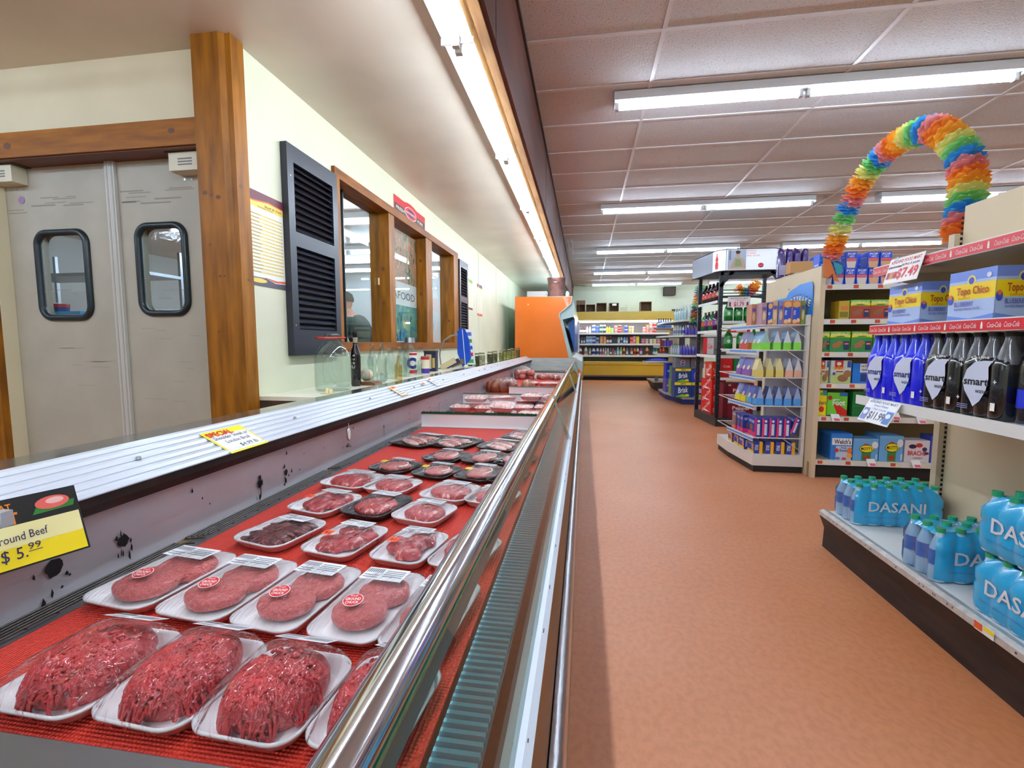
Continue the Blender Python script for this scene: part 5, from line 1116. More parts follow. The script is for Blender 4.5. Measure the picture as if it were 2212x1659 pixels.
rows = [
 ('top shelf', 0, [(1248, 3.4, 7, 'j', W_, W_, 'small white bottle'), (1253, 4.5, 13, 'j', BR_, VI, 'brown bottle with violet cap'), (1258, 4.5, 13, 'j', BR_, VI, 'brown bottle with violet cap'), (1263, 4.5, 13, 'j', BR_, VI, 'brown bottle with violet cap'), (1268, 4.8, 15, 'j', GY, PK, 'grey carton with pink band'), (1274, 5, 15, 'j', GY, PK, 'grey carton with pink band'), (1282, 6.5, 17, 'c', BL_, W_, 'blue and white carton'), (1290, 5.5, 15, 'c', BL_, (90, 130, 210), 'all blue carton'), (1298, 5.5, 17, 'c', (30, 90, 70), W_, 'tall green carton'), (1305, 5, 17, 'c', (24, 60, 60), W_, 'dark green carton'), (1311, 5, 13, 'j', YE_, YE_, 'yellow green bottle'), (1316, 5, 13, 'j', YE_, YE_, 'yellow green bottle'), (1322, 6.5, 10, 't', (150, 210, 90), W_, 'green and white tub stack'), (1330, 6.5, 15, 't', PK, W_, 'coral and white tub stack'), (1338, 6.5, 16, 't', RED_, W_, 'red and white tub stack'), (1352, 6.5, 15, 't', BL_, W_, 'blue and white tub stack'), (1360, 5, 14, 't', ORG_, W_, 'peach tub stack'), (1366, 5, 14, 't', TN, W_, 'tan tub stack'), (1391, 6.5, 12, 't', PK, W_, 'short coral tub stack'), (1398, 6.5, 16, 't', PK, ORG_, 'coral tub stack'), (1405, 6.5, 20, 't', PK, W_, 'tall coral tub stack'), (1413, 7, 20, 't', RED_, W_, 'tall red and white tub stack')]),
 ('middle shelf', 1, [(1249, 7, 15, 'j', W_, W_, 'white milk jug with red label'), (1257, 4, 13, 'j', (90, 90, 130), GY, 'dull violet bottle'), (1262, 4, 13, 'j', (90, 110, 150), GY, 'dull blue bottle'), (1269, 6.3, 16, 'c', LB, W_, 'light blue carton'), (1276, 6.3, 16, 'c', LB, W_, 'light blue carton'), (1283, 6.3, 16, 'c', BL_, W_, 'blue milk carton'), (1290.5, 6.3, 16, 'c', LB, BR_, 'light blue and brown carton'), (1299, 5.5, 16, 'c', ORG_, TN, 'orange carton'), (1306, 5.5, 16, 'c', TN, ORG_, 'tan carton'), (1312.5, 5.5, 16, 'j', BR_, RED_, 'brown bottle with red cap'), (1318.5, 5.5, 16, 'j', (90, 56, 44), RED_, 'dark brown bottle with red cap'), (1336.5, 5.5, 15, 'j', (190, 214, 190), BL_, 'pale green bottle with blue cap'), (1342.5, 5.5, 15, 'j', (200, 214, 180), BL_, 'cream bottle with blue cap'), (1348.5, 5.5, 15, 'j', LB, BL_, 'light blue bottle with blue cap'), (1354, 4.5, 13, 'j', (150, 150, 180), GY, 'grey bottle'), (1364, 6.5, 16, 'c', PK, RED_, 'pink carton'), (1370, 5, 16, 'c', PK, (240, 200, 200), 'pale pink carton'), (1377, 6, 16, 'c', YE_, (250, 210, 60), 'bright yellow carton'), (1389, 7, 10, 't', PK, W_, 'low pink tub'), (1397, 7, 10, 't', (240, 180, 180), W_, 'low pale pink tub'), (1406, 7, 10, 't', (240, 236, 190), W_, 'low cream tub'), (1414, 7, 10, 't', (236, 226, 150), W_, 'low pale yellow tub'), (1422, 7, 10, 't', (220, 150, 140), W_, 'low dusty red tub'), (1434, 9, 10, 't', (240, 220, 80), W_, 'wide yellow tub')]),
 ('bottom shelf', 2, [(1247, 5, 15, 'j', (200, 180, 190), W_, 'pinkish bottle'), (1254, 7, 16, 'j', (220, 232, 236), RED_, 'clear milk jug with red label'), (1265.5, 8, 17, 'j', (226, 232, 236), TN, 'milk jug with tan label'), (1274.5, 5, 16, 'j', (180, 184, 176), GRN, 'dim bottle'), (1282.5, 7.5, 16, 'j', (232, 234, 238), BL_, 'white milk jug with blue label'), (1291, 6.5, 16, 'j', (214, 222, 236), BL_, 'bluish milk jug'), (1298, 4.5, 15, 'j', (210, 196, 206), PK, 'slim pinkish bottle'), (1303.5, 4.5, 15, 'j', (216, 196, 200), PK, 'slim pink bottle'), (1308.5, 4.5, 15, 'j', (190, 180, 200), GY, 'slim violet grey bottle'), (1313.5, 4.5, 15, 'j', (226, 220, 190), W_, 'slim cream bottle'), (1319.5, 4.5, 14, 'j', (70, 90, 170), ORG_, 'small blue bottle with orange cap'), (1324.5, 4.5, 14, 'j', (200, 90, 60), ORG_, 'small orange red bottle'), (1329, 3.5, 11, 'j', (130, 170, 200), BL_, 'tiny blue bottle'), (1335, 5.5, 17, 'j', (150, 210, 180), W_, 'mint green bottle'), (1341.5, 5.5, 17, 'j', (140, 200, 150), W_, 'green bottle'), (1348, 5.5, 17, 'j', (240, 200, 70), RED_, 'yellow juice bottle with red cap'), (1354.5, 5, 16, 'j', (120, 120, 170), RED_, 'violet blue bottle with red cap'), (1365, 5, 16, 'j', (180, 110, 40), RED_, 'amber bottle with red cap'), (1371.5, 5.5, 16, 'j', (226, 140, 40), RED_, 'orange juice bottle with red cap'), (1378, 5.5, 16, 'j', (240, 220, 190), RED_, 'cream bottle with red cap'), (1385, 5.5, 17, 'j', (160, 60, 150), RED_, 'purple bottle with red cap'), (1398, 6.5, 18, 'j', (244, 190, 90), RED_, 'big orange juice bottle standing alone'), (1413, 5, 15, 'j', (50, 130, 140), GRN, 'teal bottle'), (1418.5, 5.5, 16, 'j', (60, 150, 80), RED_, 'green bottle with red cap'), (1427, 5.5, 17, 'j', (230, 100, 50), RED_, 'orange red bottle'), (1434, 5.5, 17, 'j', (236, 110, 60), RED_, 'bright orange bottle')])]
for rn, si, items in rows:
    seen = {}
    for (px, wp, hp, k, c1, c2, words) in items:
        y = FYY + .28; s = y / 1005; g = MB(); w_, h = wp * s, hp * s
        if k == 'j': jugm(g, w_, h, bl(c1), bl(c2), bl(W_) if c1[0] < 200 else bl(tuple(min(255, int(v * .8)) for v in c2)))
        elif k == 'c': cartonm(g, w_, h, bl(c1), bl(c2))
        else: tubm(g, w_, h, bl(c1), bl(c2))
        n_ = seen.get(words, 0); seen[words] = n_ + 1; tot = sum(1 for t in items if t[6] == words)
        lab = words if tot == 1 else ['left', 'middle' if tot == 3 else 'right', 'right'][n_] + ' ' + words
        tag(g.build({'j': 'dairy_bottle', 'c': 'dairy_carton', 't': 'dairy_tub'}[k], loc=(fx(px) * y / FYY, y, shz[si] + .0005)), lab + ' on the %s of the yellow dairy case' % rn, {'j': 'bottle', 'c': 'carton', 't': 'tub'}[k], 'dairy goods on the %s' % rn)
# blue bags and low goods in the bottom tray
g = blob(0, 0, 0, .30, .1, .10, bl((40, 60, 190)), 3); tag(g.build('blue_bag', loc=(fx(1424), FYY + .2, fz(782.5) + .031)), 'blue plastic bag in the bottom tray of the yellow dairy case', 'bag')
# boxes on top of the case
CB = M('cardboard', (146, 118, 90), .8); CBD = M('cardboard_inside', (124, 98, 74), .9)
def open_box(px0, px1, py0, py1, label, lid=None, name='cardboard_box'):
    y = FYY + .1; x0, x1 = PY(px0, 0, y).x, PY(px1, 0, y).x; w_ = x1 - x0; h = (py1 - py0) / 1005 * y; d = .3; t = .012; g = MB()
    g.box(-w_ / 2, w_ / 2, 0, d, 0, t, CB); g.box(-w_ / 2, w_ / 2, 0, d, h - t, h, CB); g.box(-w_ / 2, -w_ / 2 + t, 0, d, t, h - t, CB); g.box(w_ / 2 - t, w_ / 2, 0, d, t, h - t, CB); g.box(-w_ / 2, w_ / 2, d - t, d, t, h - t, CBD)
    if lid == 'white': g.box(-w_ * .2, w_ * .25, -.003, 0, h * .68, h * .92, WHITE)
    if lid == 'flap': g.box(-w_ / 2, w_ / 2, -.01, 0, h * .62, h, CB); g.box(-w_ * .22, -w_ * .16, -.01, 0, 0, h * .62, CB)
    tag(g.build(name, loc=((x0 + x1) / 2, y, fz(675) + .001)), label, 'box')
open_box(1253, 1273, 650.5, 674.5, 'tall brown cardboard box with hanging flap, leftmost on the dairy case', 'flap')
open_box(1275, 1296, 659, 674.5, 'low open cardboard box, second from left on the dairy case')
open_box(1299, 1322, 656, 674.5, 'square open cardboard box, third from left on the dairy case')
open_box(1328, 1350, 656.5, 674.5, 'open box with white label, fourth from left on the dairy case', 'white')
open_box(1399, 1425, 655, 675, 'open brown box standing alone at the right on the dairy case')
g = MB(); y = FYY + .15
for z in (0, .05, .1): g.tube([(-.08, -.06, z), (.08, -.06, z), (.1, .06, z), (-.1, .06, z)], .003, STEEL, 4, closed=True)
g.tube([(.09, 0, .1), (.1, 0, .16), (.07, 0, .18)], .004, STEEL, 4)
for k in range(8): g.tube([(-.08 + k * .023, -.06, 0), (-.08 + k * .023, -.06, .1)], .002, STEEL, 4)
tag(g.build('wire_basket', loc=(PY(1361, 0, y).x, y, fz(675) + .003)), 'small wire basket on the dairy case between the cardboard boxes', 'basket')
# things on the far wall
p = PY(1446, 629, FAR - .15); g = MB(); g.box(-.16, .16, -.12, .12, -.12, .12, M('dark_speaker', (56, 48, 42), .7)); g.box(-.14, .14, -.121, -.12, -.1, .1, M('speaker_cloth', (74, 64, 56), .9)); tag(g.build('wall_speaker', loc=(p.x, FAR - .145, p.z)), 'dark square loudspeaker high on the far wall', 'speaker')
p = PY(1264, 617, FAR - .1); g = MB(); g.lathe([(.03, -.03), (.04, 0), (.02, .035)], (0, 0, 0), WHITE, 10); g.ell((V(0, -.041, 0), X_, Z_), 0, 0, .015, .015, BLACK, 0, 8); g.box(-.01, .01, 0, .098, -.01, .01, WHITE); tag(g.build('security_camera', loc=(p.x, FAR - .12, p.z)), 'small white security camera on the far wall near the ceiling', 'camera')
p = PY(1465, 680, FAR - .1); g = MB(); g.box(-.19, .19, 0, .1, 1.0, 2.05, M('dark_cabinet', (38, 34, 38), .6)); g.box(-.19, .19, -.002, 0, 2.0, 2.05, M('dark_cabinet_top', (56, 50, 52), .6)); g.box(-.15, .15, .02, .1, 0, 1.0, M('dark_cabinet')); tag(g.build('dark_cabinet', loc=(p.x + .02, FAR - .105, 0)), 'tall dark cabinet against the far wall behind the water shelves', 'cabinet')

# ================================================================== RIGHT SIDE
def col(c): return c if not isinstance(c, tuple) else M('c_%d_%d_%d' % c, c, .42)
def deco(g, fr, w_, h_, ops):
    l = .0006
    for op in ops:
        if op[0] == 'r': g.rect(fr, op[1] * w_, op[2] * h_, op[3] * w_, op[4] * h_, col(op[5]), l)
        elif op[0] == 'e': g.ell(fr, op[1] * w_, op[2] * h_, op[3] * w_, op[4] * h_, col(op[5]), l, 14)
        elif op[0] == 'p': g.pol(fr, [(a * w_, b * h_) for a, b in op[1]], col(op[2]), l)
        elif op[0] == 't': g.text(fr, op[1], op[2] * w_, op[3] * h_, op[4] * h_, col(op[5]), w=op[6] * w_, l=l, bold=.02, rot=op[7] if len(op) > 7 else 0, shear=op[8] if len(op) > 8 else 0)
        l += .0003
def fronts(w_, d, h_):
    return {'f': (V(-w_ / 2, -d / 2, 0), X_, Z_), 'l': (V(-w_ / 2, d / 2, 0), -Y_, Z_), 't': (V(-w_ / 2, -d / 2, h_), X_, Y_)}
_PB = {}
def pbox(name, label, cat, loc, w_, d, h_, c, front=(), side=(), top=(), rot=0, group=None, key=None):
    if key and key in _PB:
        o = _PB[key].copy(); COL.objects.link(o); o.location = loc; o.rotation_euler = (0, 0, rot)
    else:
        g = MB(); g.box(-w_ / 2, w_ / 2, -d / 2, d / 2, 0, h_, col(c)); fs = fronts(w_, d, h_)
        deco(g, fs['f'], w_, h_, front); deco(g, fs['l'], d, h_, side); deco(g, fs['t'], w_, d, top); o = g.build(name, loc=loc, rot=rot)
        if key: _PB[key] = o
    for k in ('label', 'category', 'group'):
        if k in o: del o[k]
    return tag(o, label, cat, group)
BGE = M('beige_metal_panel', (216, 196, 162), .5, noise_amt=.03, nscale=2); BGD = M('beige_metal_shelf', (200, 184, 156), .45)
KCK = M('dark_wood_kick', (50, 34, 27), .6, rgb2=(30, 20, 17), nscale=7, stretch=(5, .6, 5)); LIPW = M('scuffed_white_lip', (206, 202, 196), .35, .3, noise_amt=.12, nscale=30); WSH = M('white_shelf_enamel', (228, 228, 224), .35)
# ---- near shelf unit
GX, GB, GY0, GY1 = 1.25, 1.70, 0.35, 2.52
r_ = thing('shelf_unit', (1.5, 1.4, 0), 'beige metal shelf unit at right carrying bottled water and sparkling water boxes', 'shelf'); GO_ = V(1.5, 1.4, 0)
def gb(g, n, parent=None): g.v = [v - GO_ for v in g.v]; return g.build(n, parent or r_)
DK = CAMZ - .86
g = MB(); g.prism([(GX - .035, DK - .02), (GX - .025, DK - .045), (GX - .008, DK - .09), (GX - .012, .0), (GX + .05, 0), (GX + .05, DK - .02)][::-1], 'y', GY0, GY1 + .04, KCK); gb(g, 'kick_plate')
g = MB(); g.prism([(GX - .038, DK - .02), (GX - .036, DK + .0), (GX - .018, DK + .008), (GX + .01, DK), (GX + .01, DK - .02)][::-1], 'y', GY0, GY1 + .04, LIPW)
for k in range(30):
    y = GY0 + R.random() * 2.1; g.box(GX - .0375, GX - .0365, y, y + .004, DK - .012, DK - .006, M('rust_chip'))
gb(g, 'deck_lip'); g = MB(); g.box(GX + .011, GB, GY0, GY1 + .04, DK - .03, DK - .001, WSH); gb(g, 'deck')
g = MB(); g.box(GB, GB + .03, GY0, GY1 - .06, DK, CAMZ + .62, BGE); gb(g, 'back_panel')
pst = MB(); pst.box(GB - .03, GB + .02, GY1 - .055, GY1 - .02, DK, CAMZ + .50, BGD)
for k in range(62): pst.box(GB - .008, GB + .002, GY1 - .0562, GY1 - .0555, DK + .02 + k * .023, DK + .032 + k * .023, BLACK)
gb(pst, 'slotted_upright')
cola = M('strip_red', (206, 28, 44), .35)
def gshelf(z, strip, far):
    g = MB(); g.box(GX + .005, GB - .002, GY0, far, z - .022, z - .001, BGD if strip else WSH); g.box(GX - .003, GX + .004, GY0, far, z - .036, z + .004, WSH); sh = gb(g, 'shelf')
    if z > MIDZ + .1: g = MB(); g.prism([(GX + .02, z - .022), (GB - .01, z - .022), (GB - .01, z - .12), (GB - .05, z - .13), (GX + .06, z - .05)][::-1], 'y', far - .012, far - .008, BGD); gb(g, 'bracket')
    if strip:
        g = MB(); fr = (V(GX - .0035, far, z - .034), -Y_, Z_); L = far - .9; y = .0
        g.rect(fr, 0, 0, L, .034, cola)
        k = 0
        while y < L - .08:
            if k % 3 == 2: g.pol(fr, [(y + .012, .006), (y + .02, .006), (y + .02, .018), (y + .018, .028), (y + .014, .028), (y + .012, .018)], PAPER, .001); y += .032
            else: g.text(fr, 'Coca-Cola', y + .03, .017, .016, PAPER, w=.05, l=.001, shear=.35); y += .06
            k += 1
        gb(g, 'price_strip')
LOWZ, MIDZ, TOPZ = CAMZ - .24, CAMZ + .075, CAMZ + .325
gshelf(LOWZ, False, 2.36); gshelf(MIDZ, True, 2.29); gshelf(TOPZ, True, 2.29)
p = PX(2142, 1360, GX - .04); g = MB(); fr = (V(0, 0, 0), -Y_, Z_); g.box(-.001, 0, -.05, .02, -.008, .02, PAPER); g.v = g.v; g.rect((V(-.001, .02, -.008), -Y_, Z_), .0, .004, .03, .026, M('orange_red', (220, 90, 40), .5)); g.rect((V(-.001, .02, -.008), -Y_, Z_), .035, .014, .07, .026, YEL)
tag(g.build('deck_price_tag', loc=(GX - .039, 1.56, DK - .012)), 'orange and white price tag on the low deck edge under the bottled water', 'price tag')
# ---- shrink wrapped packs
def loop_pts(L, D, nx, ny, sc, inset=0.0, seg=6):
    """scalloped outline of nx by ny round things"""
    out = []
    def side(x0, y0, x1, y1, n, nxv, nyv):
        for k in range(n * seg):
            u = k / (n * seg); b = abs(sin(pi * u * n)); off = -sc * (1 - b ** .6) - inset
            out.append((x0 + (x1 - x0) * u + nxv * off, y0 + (y1 - y0) * u + nyv * off))
    c = inset + sc * .6
    a, b = L / 2, D / 2
    side(-a + c, -b, a - c, -b, nx, 0, -1); side(a, -b + c, a, b - c, ny, 1, 0); side(a - c, b, -a + c, b, nx, 0, 1); side(-a, b - c, -a, -b + c, ny, -1, 0)
    return out
def shell(g, L, D, nx, ny, sc, prof, mat, endmat=None):
    """prof: list of (inset, z)"""
    rings = [[(x, y, z) for x, y in loop_pts(L, D, nx, ny, sc, i)] for i, z in prof]; n = len(rings[0])
    vs = [p for r in rings for p in r]; fa, fb = [], []
    ends = set(range(nx * 6, nx * 6 + ny * 6)) | set(range(2 * nx * 6 + ny * 6, n))
    for i in range(len(prof) - 1):
        for k in range(n): (fb if (endmat and k in ends and i < len(prof) - 2) else fa).append((i * n + k, i * n + (k + 1) % n, (i + 1) * n + (k + 1) % n, (i + 1) * n + k))
    g.add(vs, fa, mat, True)
    if fb: g.add(vs, fb, endmat, True)
    g.add(rings[-1], [tuple(range(n))], mat); g.add(rings[0], [tuple(range(n - 1, -1, -1))], mat)
DAS = M('sky_blue_wrap', (40, 172, 226), .22, coat=.6, bump=.35, bscale=18); CLF = thin('pack_clear_film', (236, 244, 252), 1.45, .06, bump=.8, bscale=22, extra=.05)
WB = M('water_bottle_plastic', (176, 216, 240), .12, coat=.6); GCAP = M('green_cap', (40, 160, 110), .4); SILV = M('silver_print', (222, 226, 232), .3)
wb = MB(); wb.lathe([(.026, 0), (.028, .006), (.028, .05), (.026, .06), (.028, .07), (.028, .12), (.014, .165), (.012, .178)], (0, 0, 0), WB, 12, caps=False); wb.lathe([(.0285, .06), (.0285, .115)], (0, 0, 0), M('bottle_label_blue', (40, 120, 200), .4), 12, caps=False)
BOT0 = wb.build('bottle'); wc = MB(); wc.lathe([(.0145, 0), (.0145, .016)], (0, 0, 0), GCAP, 10); CAP0 = wc.build('cap'); CAP0.parent = BOT0; CAP0.location = (0, 0, .178)
def water_pack(loc, rot, label):
    r2 = thing('water_bottle_pack', loc, label, 'bottled water pack', 'sky blue water packs on the low deck', rot); L, D, H = .385, .195, .19
    g = MB(); shell(g, L, D, 6, 3, .010, [(.012, .0), (.002, .012), (0, .03), (0, .085), (.003, .095), (0, .105), (0, .135), (.016, .168), (.03, .183)], DAS, CLF)
    for s in (-1, 1):   # print wraps a little round the ends
        pass
    for fr in ((V(-L / 2, -D / 2, 0), X_, Z_), (V(L / 2, D / 2, 0), -X_, Z_)):
        g.text(fr, 'DASANI', L * .47, .096, .046, SILV, w=L * .62, l=.0012, bold=.015); g.text(fr, 'PURIFIED WATER ENHANCED WITH MINERALS', L * .32, .045, .005, M('deep_blue', (20, 70, 150), .4), w=L * .4, l=.0012); g.rect(fr, L * .86, .018, L * .92, .055, SILV, .0012); g.rect(fr, L * .87, .022, L * .91, .050, M('grey_print'), .0016)
    g.text((V(-L / 2, -D / 2, .183), X_, Y_), 'DASANI', L * .5, D * .6, .03, SILV, w=L * .4, l=.0015)
    g.build('printed_wrap', r2)
    for i in range(6):
        for j in range(3):
            b = BOT0.copy(); COL.objects.link(b); b.parent = r2; b.location = (-L / 2 + L / 6 * (i + .5), -D / 2 + D / 3 * (j + .5), .002)
            c = CAP0.copy(); COL.objects.link(c); c.parent = b; c.location = (0, 0, .178)
    return r2
water_pack((1.27 + .1925, 2.36 + .0975, DK + .001), 0.0, 'sky blue water bottle pack at the far end of the low deck')
water_pack((1.25 + .1925, 1.815 + .0975, DK + .001), 0.0, 'sky blue water pack showing its clear end, second from the far end')
water_pack((1.26 + .0975, 1.68 - .1925, DK + .001), pi / 2 * 3, 'lower sky blue water pack of the stack at the right edge')
water_pack((1.262 + .0975, 1.68 - .1925, DK + .201), pi / 2 * 3, 'upper sky blue water pack of the stack at the right edge')
bpy.data.objects.remove(CAP0); bpy.data.objects.remove(BOT0)
def smart_pack(y0, colr, label, dark):
    W_, D = .172, .14; H = .22; r2 = thing('water_six_pack', (GX + .006 + D / 2, y0 - W_ / 2, LOWZ + .0005), label, 'bottled water pack', 'one litre six packs on the shelf', rot=-pi / 2)
    wm = M('royal_blue_wrap', (18, 30, 226), .2, coat=.7, bump=.3, bscale=20) if not dark else M('black_wrap', (18, 18, 22), .18, coat=.7, bump=.3, bscale=20)
    g = MB(); shell(g, W_, D, 3, 2, .010, [(.006, 0), (0, .01), (0, .10), (0, .17), (.003, .185), (.014, .2)], wm)
    for fr in ((V(-W_ / 2, -D / 2, 0), X_, Z_),):
        pts = [(.62, .185), (.40, .18), (.22, .155), (.14, .115), (.2, .085), (.34, .055), (.42, .035), (.56, .055), (.68, .09), (.72, .13), (.70, .165), (.78, .185)]
        g.pol(fr, [(a * W_, b) for a, b in pts], M('pale_grey_drop', (206, 214, 236), .3), .0012)
        ink = M('smart_ink', (26, 30, 110), .4) if not dark else BLACK
        g.text(fr, 'smart', W_ * .45, .118, .024, ink, w=W_ * .56, l=.0018, bold=.03); g.text(fr, 'water', W_ * .6, .088, .014, ink, w=W_ * .3, l=.0018, bold=.01)
        g.rect(fr, W_ * .8, .03, W_ * .9, .055, PAPER, .0014)
        for k in range(3): g.rect(fr, W_ * .05, .026 + k * .006, W_ * .3, .028 + k * .006, M('pale_print', (150, 160, 220) if not dark else (170, 170, 170), .4), .0014)
        g.text(fr, '6', W_ * .08, .188, .014, PAPER, l=.0014)
        if dark:
            for (a, b) in ((.08, .17), (.06, .06), (.86, .12)): g.rect(fr, W_ * a - .006, b - .0015, W_ * a + .006, b + .0015, PAPER, .0016); g.rect(fr, W_ * a - .0015, b - .006, W_ * a + .0015, b + .006, PAPER, .0016)
            g.text(fr, 'alkaline', W_ * .5, .196, .010, PAPER, w=W_ * .4, l=.0014)
    g.build('printed_wrap', r2)
    nk = M('neck_%d' % dark, (60, 76, 236) if not dark else (96, 98, 104), .12, coat=.6)
    for i in range(3):
        for j in range(2):
            g = MB(); g.lathe([(.029, .175), (.027, .20), (.014, .245), (.013, .262)], (-W_ / 2 + W_ / 3 * (i + .5), -D / 2 + D / 2 * (j + .5), 0), nk, 12, caps=False); b = g.build('bottle_neck', r2)
            g = MB(); g.lathe([(.016, .262), (.016, .276)], (-W_ / 2 + W_ / 3 * (i + .5), -D / 2 + D / 2 * (j + .5), 0), M('cap_blue', (40, 50, 200), .4) if not dark else M('cap_black', (30, 30, 34), .4), 10); g.build('cap', b)
smart_pack(2.325, 0, 'royal blue water six pack, farthest left on the shelf', 0); smart_pack(2.147, 0, 'royal blue water six pack, second from left on the shelf', 0)
smart_pack(1.969, 0, 'black water six pack beside the blue ones', 1); smart_pack(1.791, 0, 'black water six pack, nearest and largest on the shelf', 1)
CLB = thin('clear_pet', (236, 244, 250), 1.45, .03, extra=.06)
for i, y in enumerate((1.565, 1.465)):
    r2 = thing('water_bottle', (GX + .055 - i * .004, y, LOWZ + .0005), ['clear litre water bottle with blue label just right of the black six packs', 'clear litre water bottle with blue label at the very right edge'][i], 'bottle', 'single litre water bottles', rot=-.8)
    g = MB(); g.lathe([(.036, 0), (.040, .01), (.040, .16), (.036, .185), (.017, .232), (.015, .25)], (0, 0, 0), CLB, 20, caps=False); g.lathe([(.037, .004), (.037, .15)], (0, 0, 0), thin('water_inside', (214, 226, 250), 1.33, .02), 16); g.build('bottle_body', r2)
    g = MB(); g.lathe([(.0405, .05), (.0405, .105)], (0, 0, 0), M('royal_label', (30, 50, 200), .3), 20, caps=False)
    fr = (V(0, -.0412, .078), X_, Z_); g.text(fr, 'smart', 0, .04, .018, SILV, w=.05, rot=pi / 2, l=.0008); g.text(fr, 'water', 0, -.005, .01, SILV, w=.04, l=.0008); g.build('label', r2)
    g = MB(); g.lathe([(.018, .25), (.018, .275)], (0, 0, 0), WHITE, 14); g.build('cap', r2)
# ---- sparkling water cartons
PB_ = (110, 140, 220); PY_ = (244, 210, 20); LBB = (176, 196, 236); RB = (176, 70, 40)
tf = [('r', 0, .80, 1, 1, (120, 148, 226)), ('r', 0, .74, 1, .80, LBB), ('r', 0, .42, 1, .74, PY_), ('r', 0, 0, 1, .42, LBB), ('e', .5, .80, .09, .10, (236, 216, 120)), ('e', .5, .79, .06, .07, (60, 80, 180)), ('e', .86, .86, .05, .05, (220, 226, 240)), ('p', [(0, 0), (1, 0), (1, .12), (.5, .04), (0, .12)], PB_), ('e', .06, .44, .07, .1, (60, 80, 180)), ('e', .06, .5, .04, .05, (220, 110, 80)),
      ('t', 'Topo Chico', .54, .60, .15, RB, .68), ('t', 'SPARKLING', .38, .455, .03, (200, 150, 40), .26), ('t', 'BLUEBERRY', .38, .34, .09, (90, 100, 170), .42), ('t', 'FLAVORED SPARKLING WATER', .45, .24, .045, (100, 110, 180), .55)]
for i, (yy, lab) in enumerate(((2.0, 'blue and yellow blueberry sparkling water carton, farther one'), (1.675, 'blue and yellow blueberry sparkling water carton, nearer and larger looking one'))):
    pbox('sparkling_water_carton', lab, 'carton', (GX + .01 + .07, yy + .094, MIDZ + .0005), .14, .188, .158 if i == 0 else .165, LBB, front=tf, side=tf, group='blueberry sparkling water cartons')
# ---- signs hanging from the shelves
def flag_sign(px, py, w_, h_, ops, label, name, x, tilt=0.4):
    """card hanging from a shelf strip, facing the aisle, its foot swung outwards"""
    p = PX(px, py, x); r2 = thing(name, (x, p.y, p.z), label, 'sign'); g = MB(); v = V(tilt, 0, 1).normalized(); fr = (V(0, 0, 0) - v * h_, -Y_, v)
    g.rect(fr, 0, 0, w_, h_, PAPER, -.001); g.rect(fr, 0, 0, w_, h_, PAPER, 0); deco(g, fr, w_, h_, ops); g.build('sign_card', r2)
    g = MB(); g.box(-.004, .004, -.06, -.03, -.012, .006, CLF); g.build('clip', r2)
bt = (180, 30, 40)
flag_sign(1925, 562, .20, .105, [('r', .02, .03, .98, .97, (250, 240, 238)), ('t', 'ASHLAND FOOD MART', .5, .85, .12, bt, .88), ('t', '16.9oz 6 packs', .68, .68, .09, (40, 40, 50), .5), ('t', 'vitaminwater', .24, .66, .1, (30, 30, 60), .42), ('t', '$7.49', .66, .36, .36, (214, 30, 40), .58), ('r', .06, .2, .14, .45, bt), ('r', .17, .2, .25, .45, (200, 130, 60)), ('r', .28, .2, .36, .45, bt)], 'red lettered ASHLAND FOOD MART $7.49 sign hanging from the top shelf strip', 'price_sign', 1.243, .25)
flag_sign(1880, 860, .205, .105, [('r', .02, .03, .98, .97, (246, 246, 250)), ('t', 'ASHLAND FOOD MART', .5, .9, .1, (60, 60, 90), .88), ('t', 'Smart Water', .5, .75, .09, (130, 140, 200), .46), ('t', '1 liter 6 packs', .5, .6, .08, (130, 140, 200), .44), ('t', '$11.99', .52, .32, .32, (30, 30, 60), .5), ('r', .04, .08, .22, .6, (110, 120, 190)), ('e', .13, .4, .07, .1, (240, 240, 250)), ('r', .78, .08, .97, .6, (50, 110, 190)), ('e', .87, .4, .07, .1, (240, 240, 250))], 'white ASHLAND FOOD MART $11.99 sign clipped under the blue water packs', 'price_sign', 1.240, .5)

# ---- cross aisle shelf unit with snacks
SY, SX0, SX1 = 3.9, 1.80, 3.5
r_ = thing('snack_shelf_unit', (2.6, 4.4, 0), 'beige shelf unit across the aisle holding boxed snacks', 'shelf'); SO = V(2.6, 4.4, 0)
def sb(g, n): g.v = [v - SO for v in g.v]; return g.build(n, r_)
g = MB(); g.box(1.765, 1.797, SY - .01, 4.97, .0, CAMZ + .585, BGE); g.box(1.763, 1.7985, SY - .012, SY + .012, .0, CAMZ + .585, BGE); g.ell((V(1.765, 4.45, CAMZ + .47), -Y_, Z_), 0, 0, .008, .008, BLACK, .001, 10); g.box(1.7635, 1.7645, SY - .012, SY + .05, 0, .12, M('dented_dirt', (150, 124, 96), .7)); sb(g, 'end_board')
g = MB(); g.box(SX0, SX1, SY + .48, SY + .5, 0, CAMZ + .44, M('tan_back_panel', (150, 134, 100), .6)); sb(g, 'back_panel')
g = MB(); g.box(SX0, SX1, SY + .03, SY + .48, 0, .115, M('black_kick', (18, 16, 16), .6)); sb(g, 'kick_plate')
lv = [CAMZ + .445, CAMZ + .185, CAMZ - .065, CAMZ - .305, CAMZ - .562, CAMZ - .905]
TGO = M('tag_orange_red', (206, 80, 50), .5); TGY = M('tag_pale_yellow', (236, 232, 190), .5)
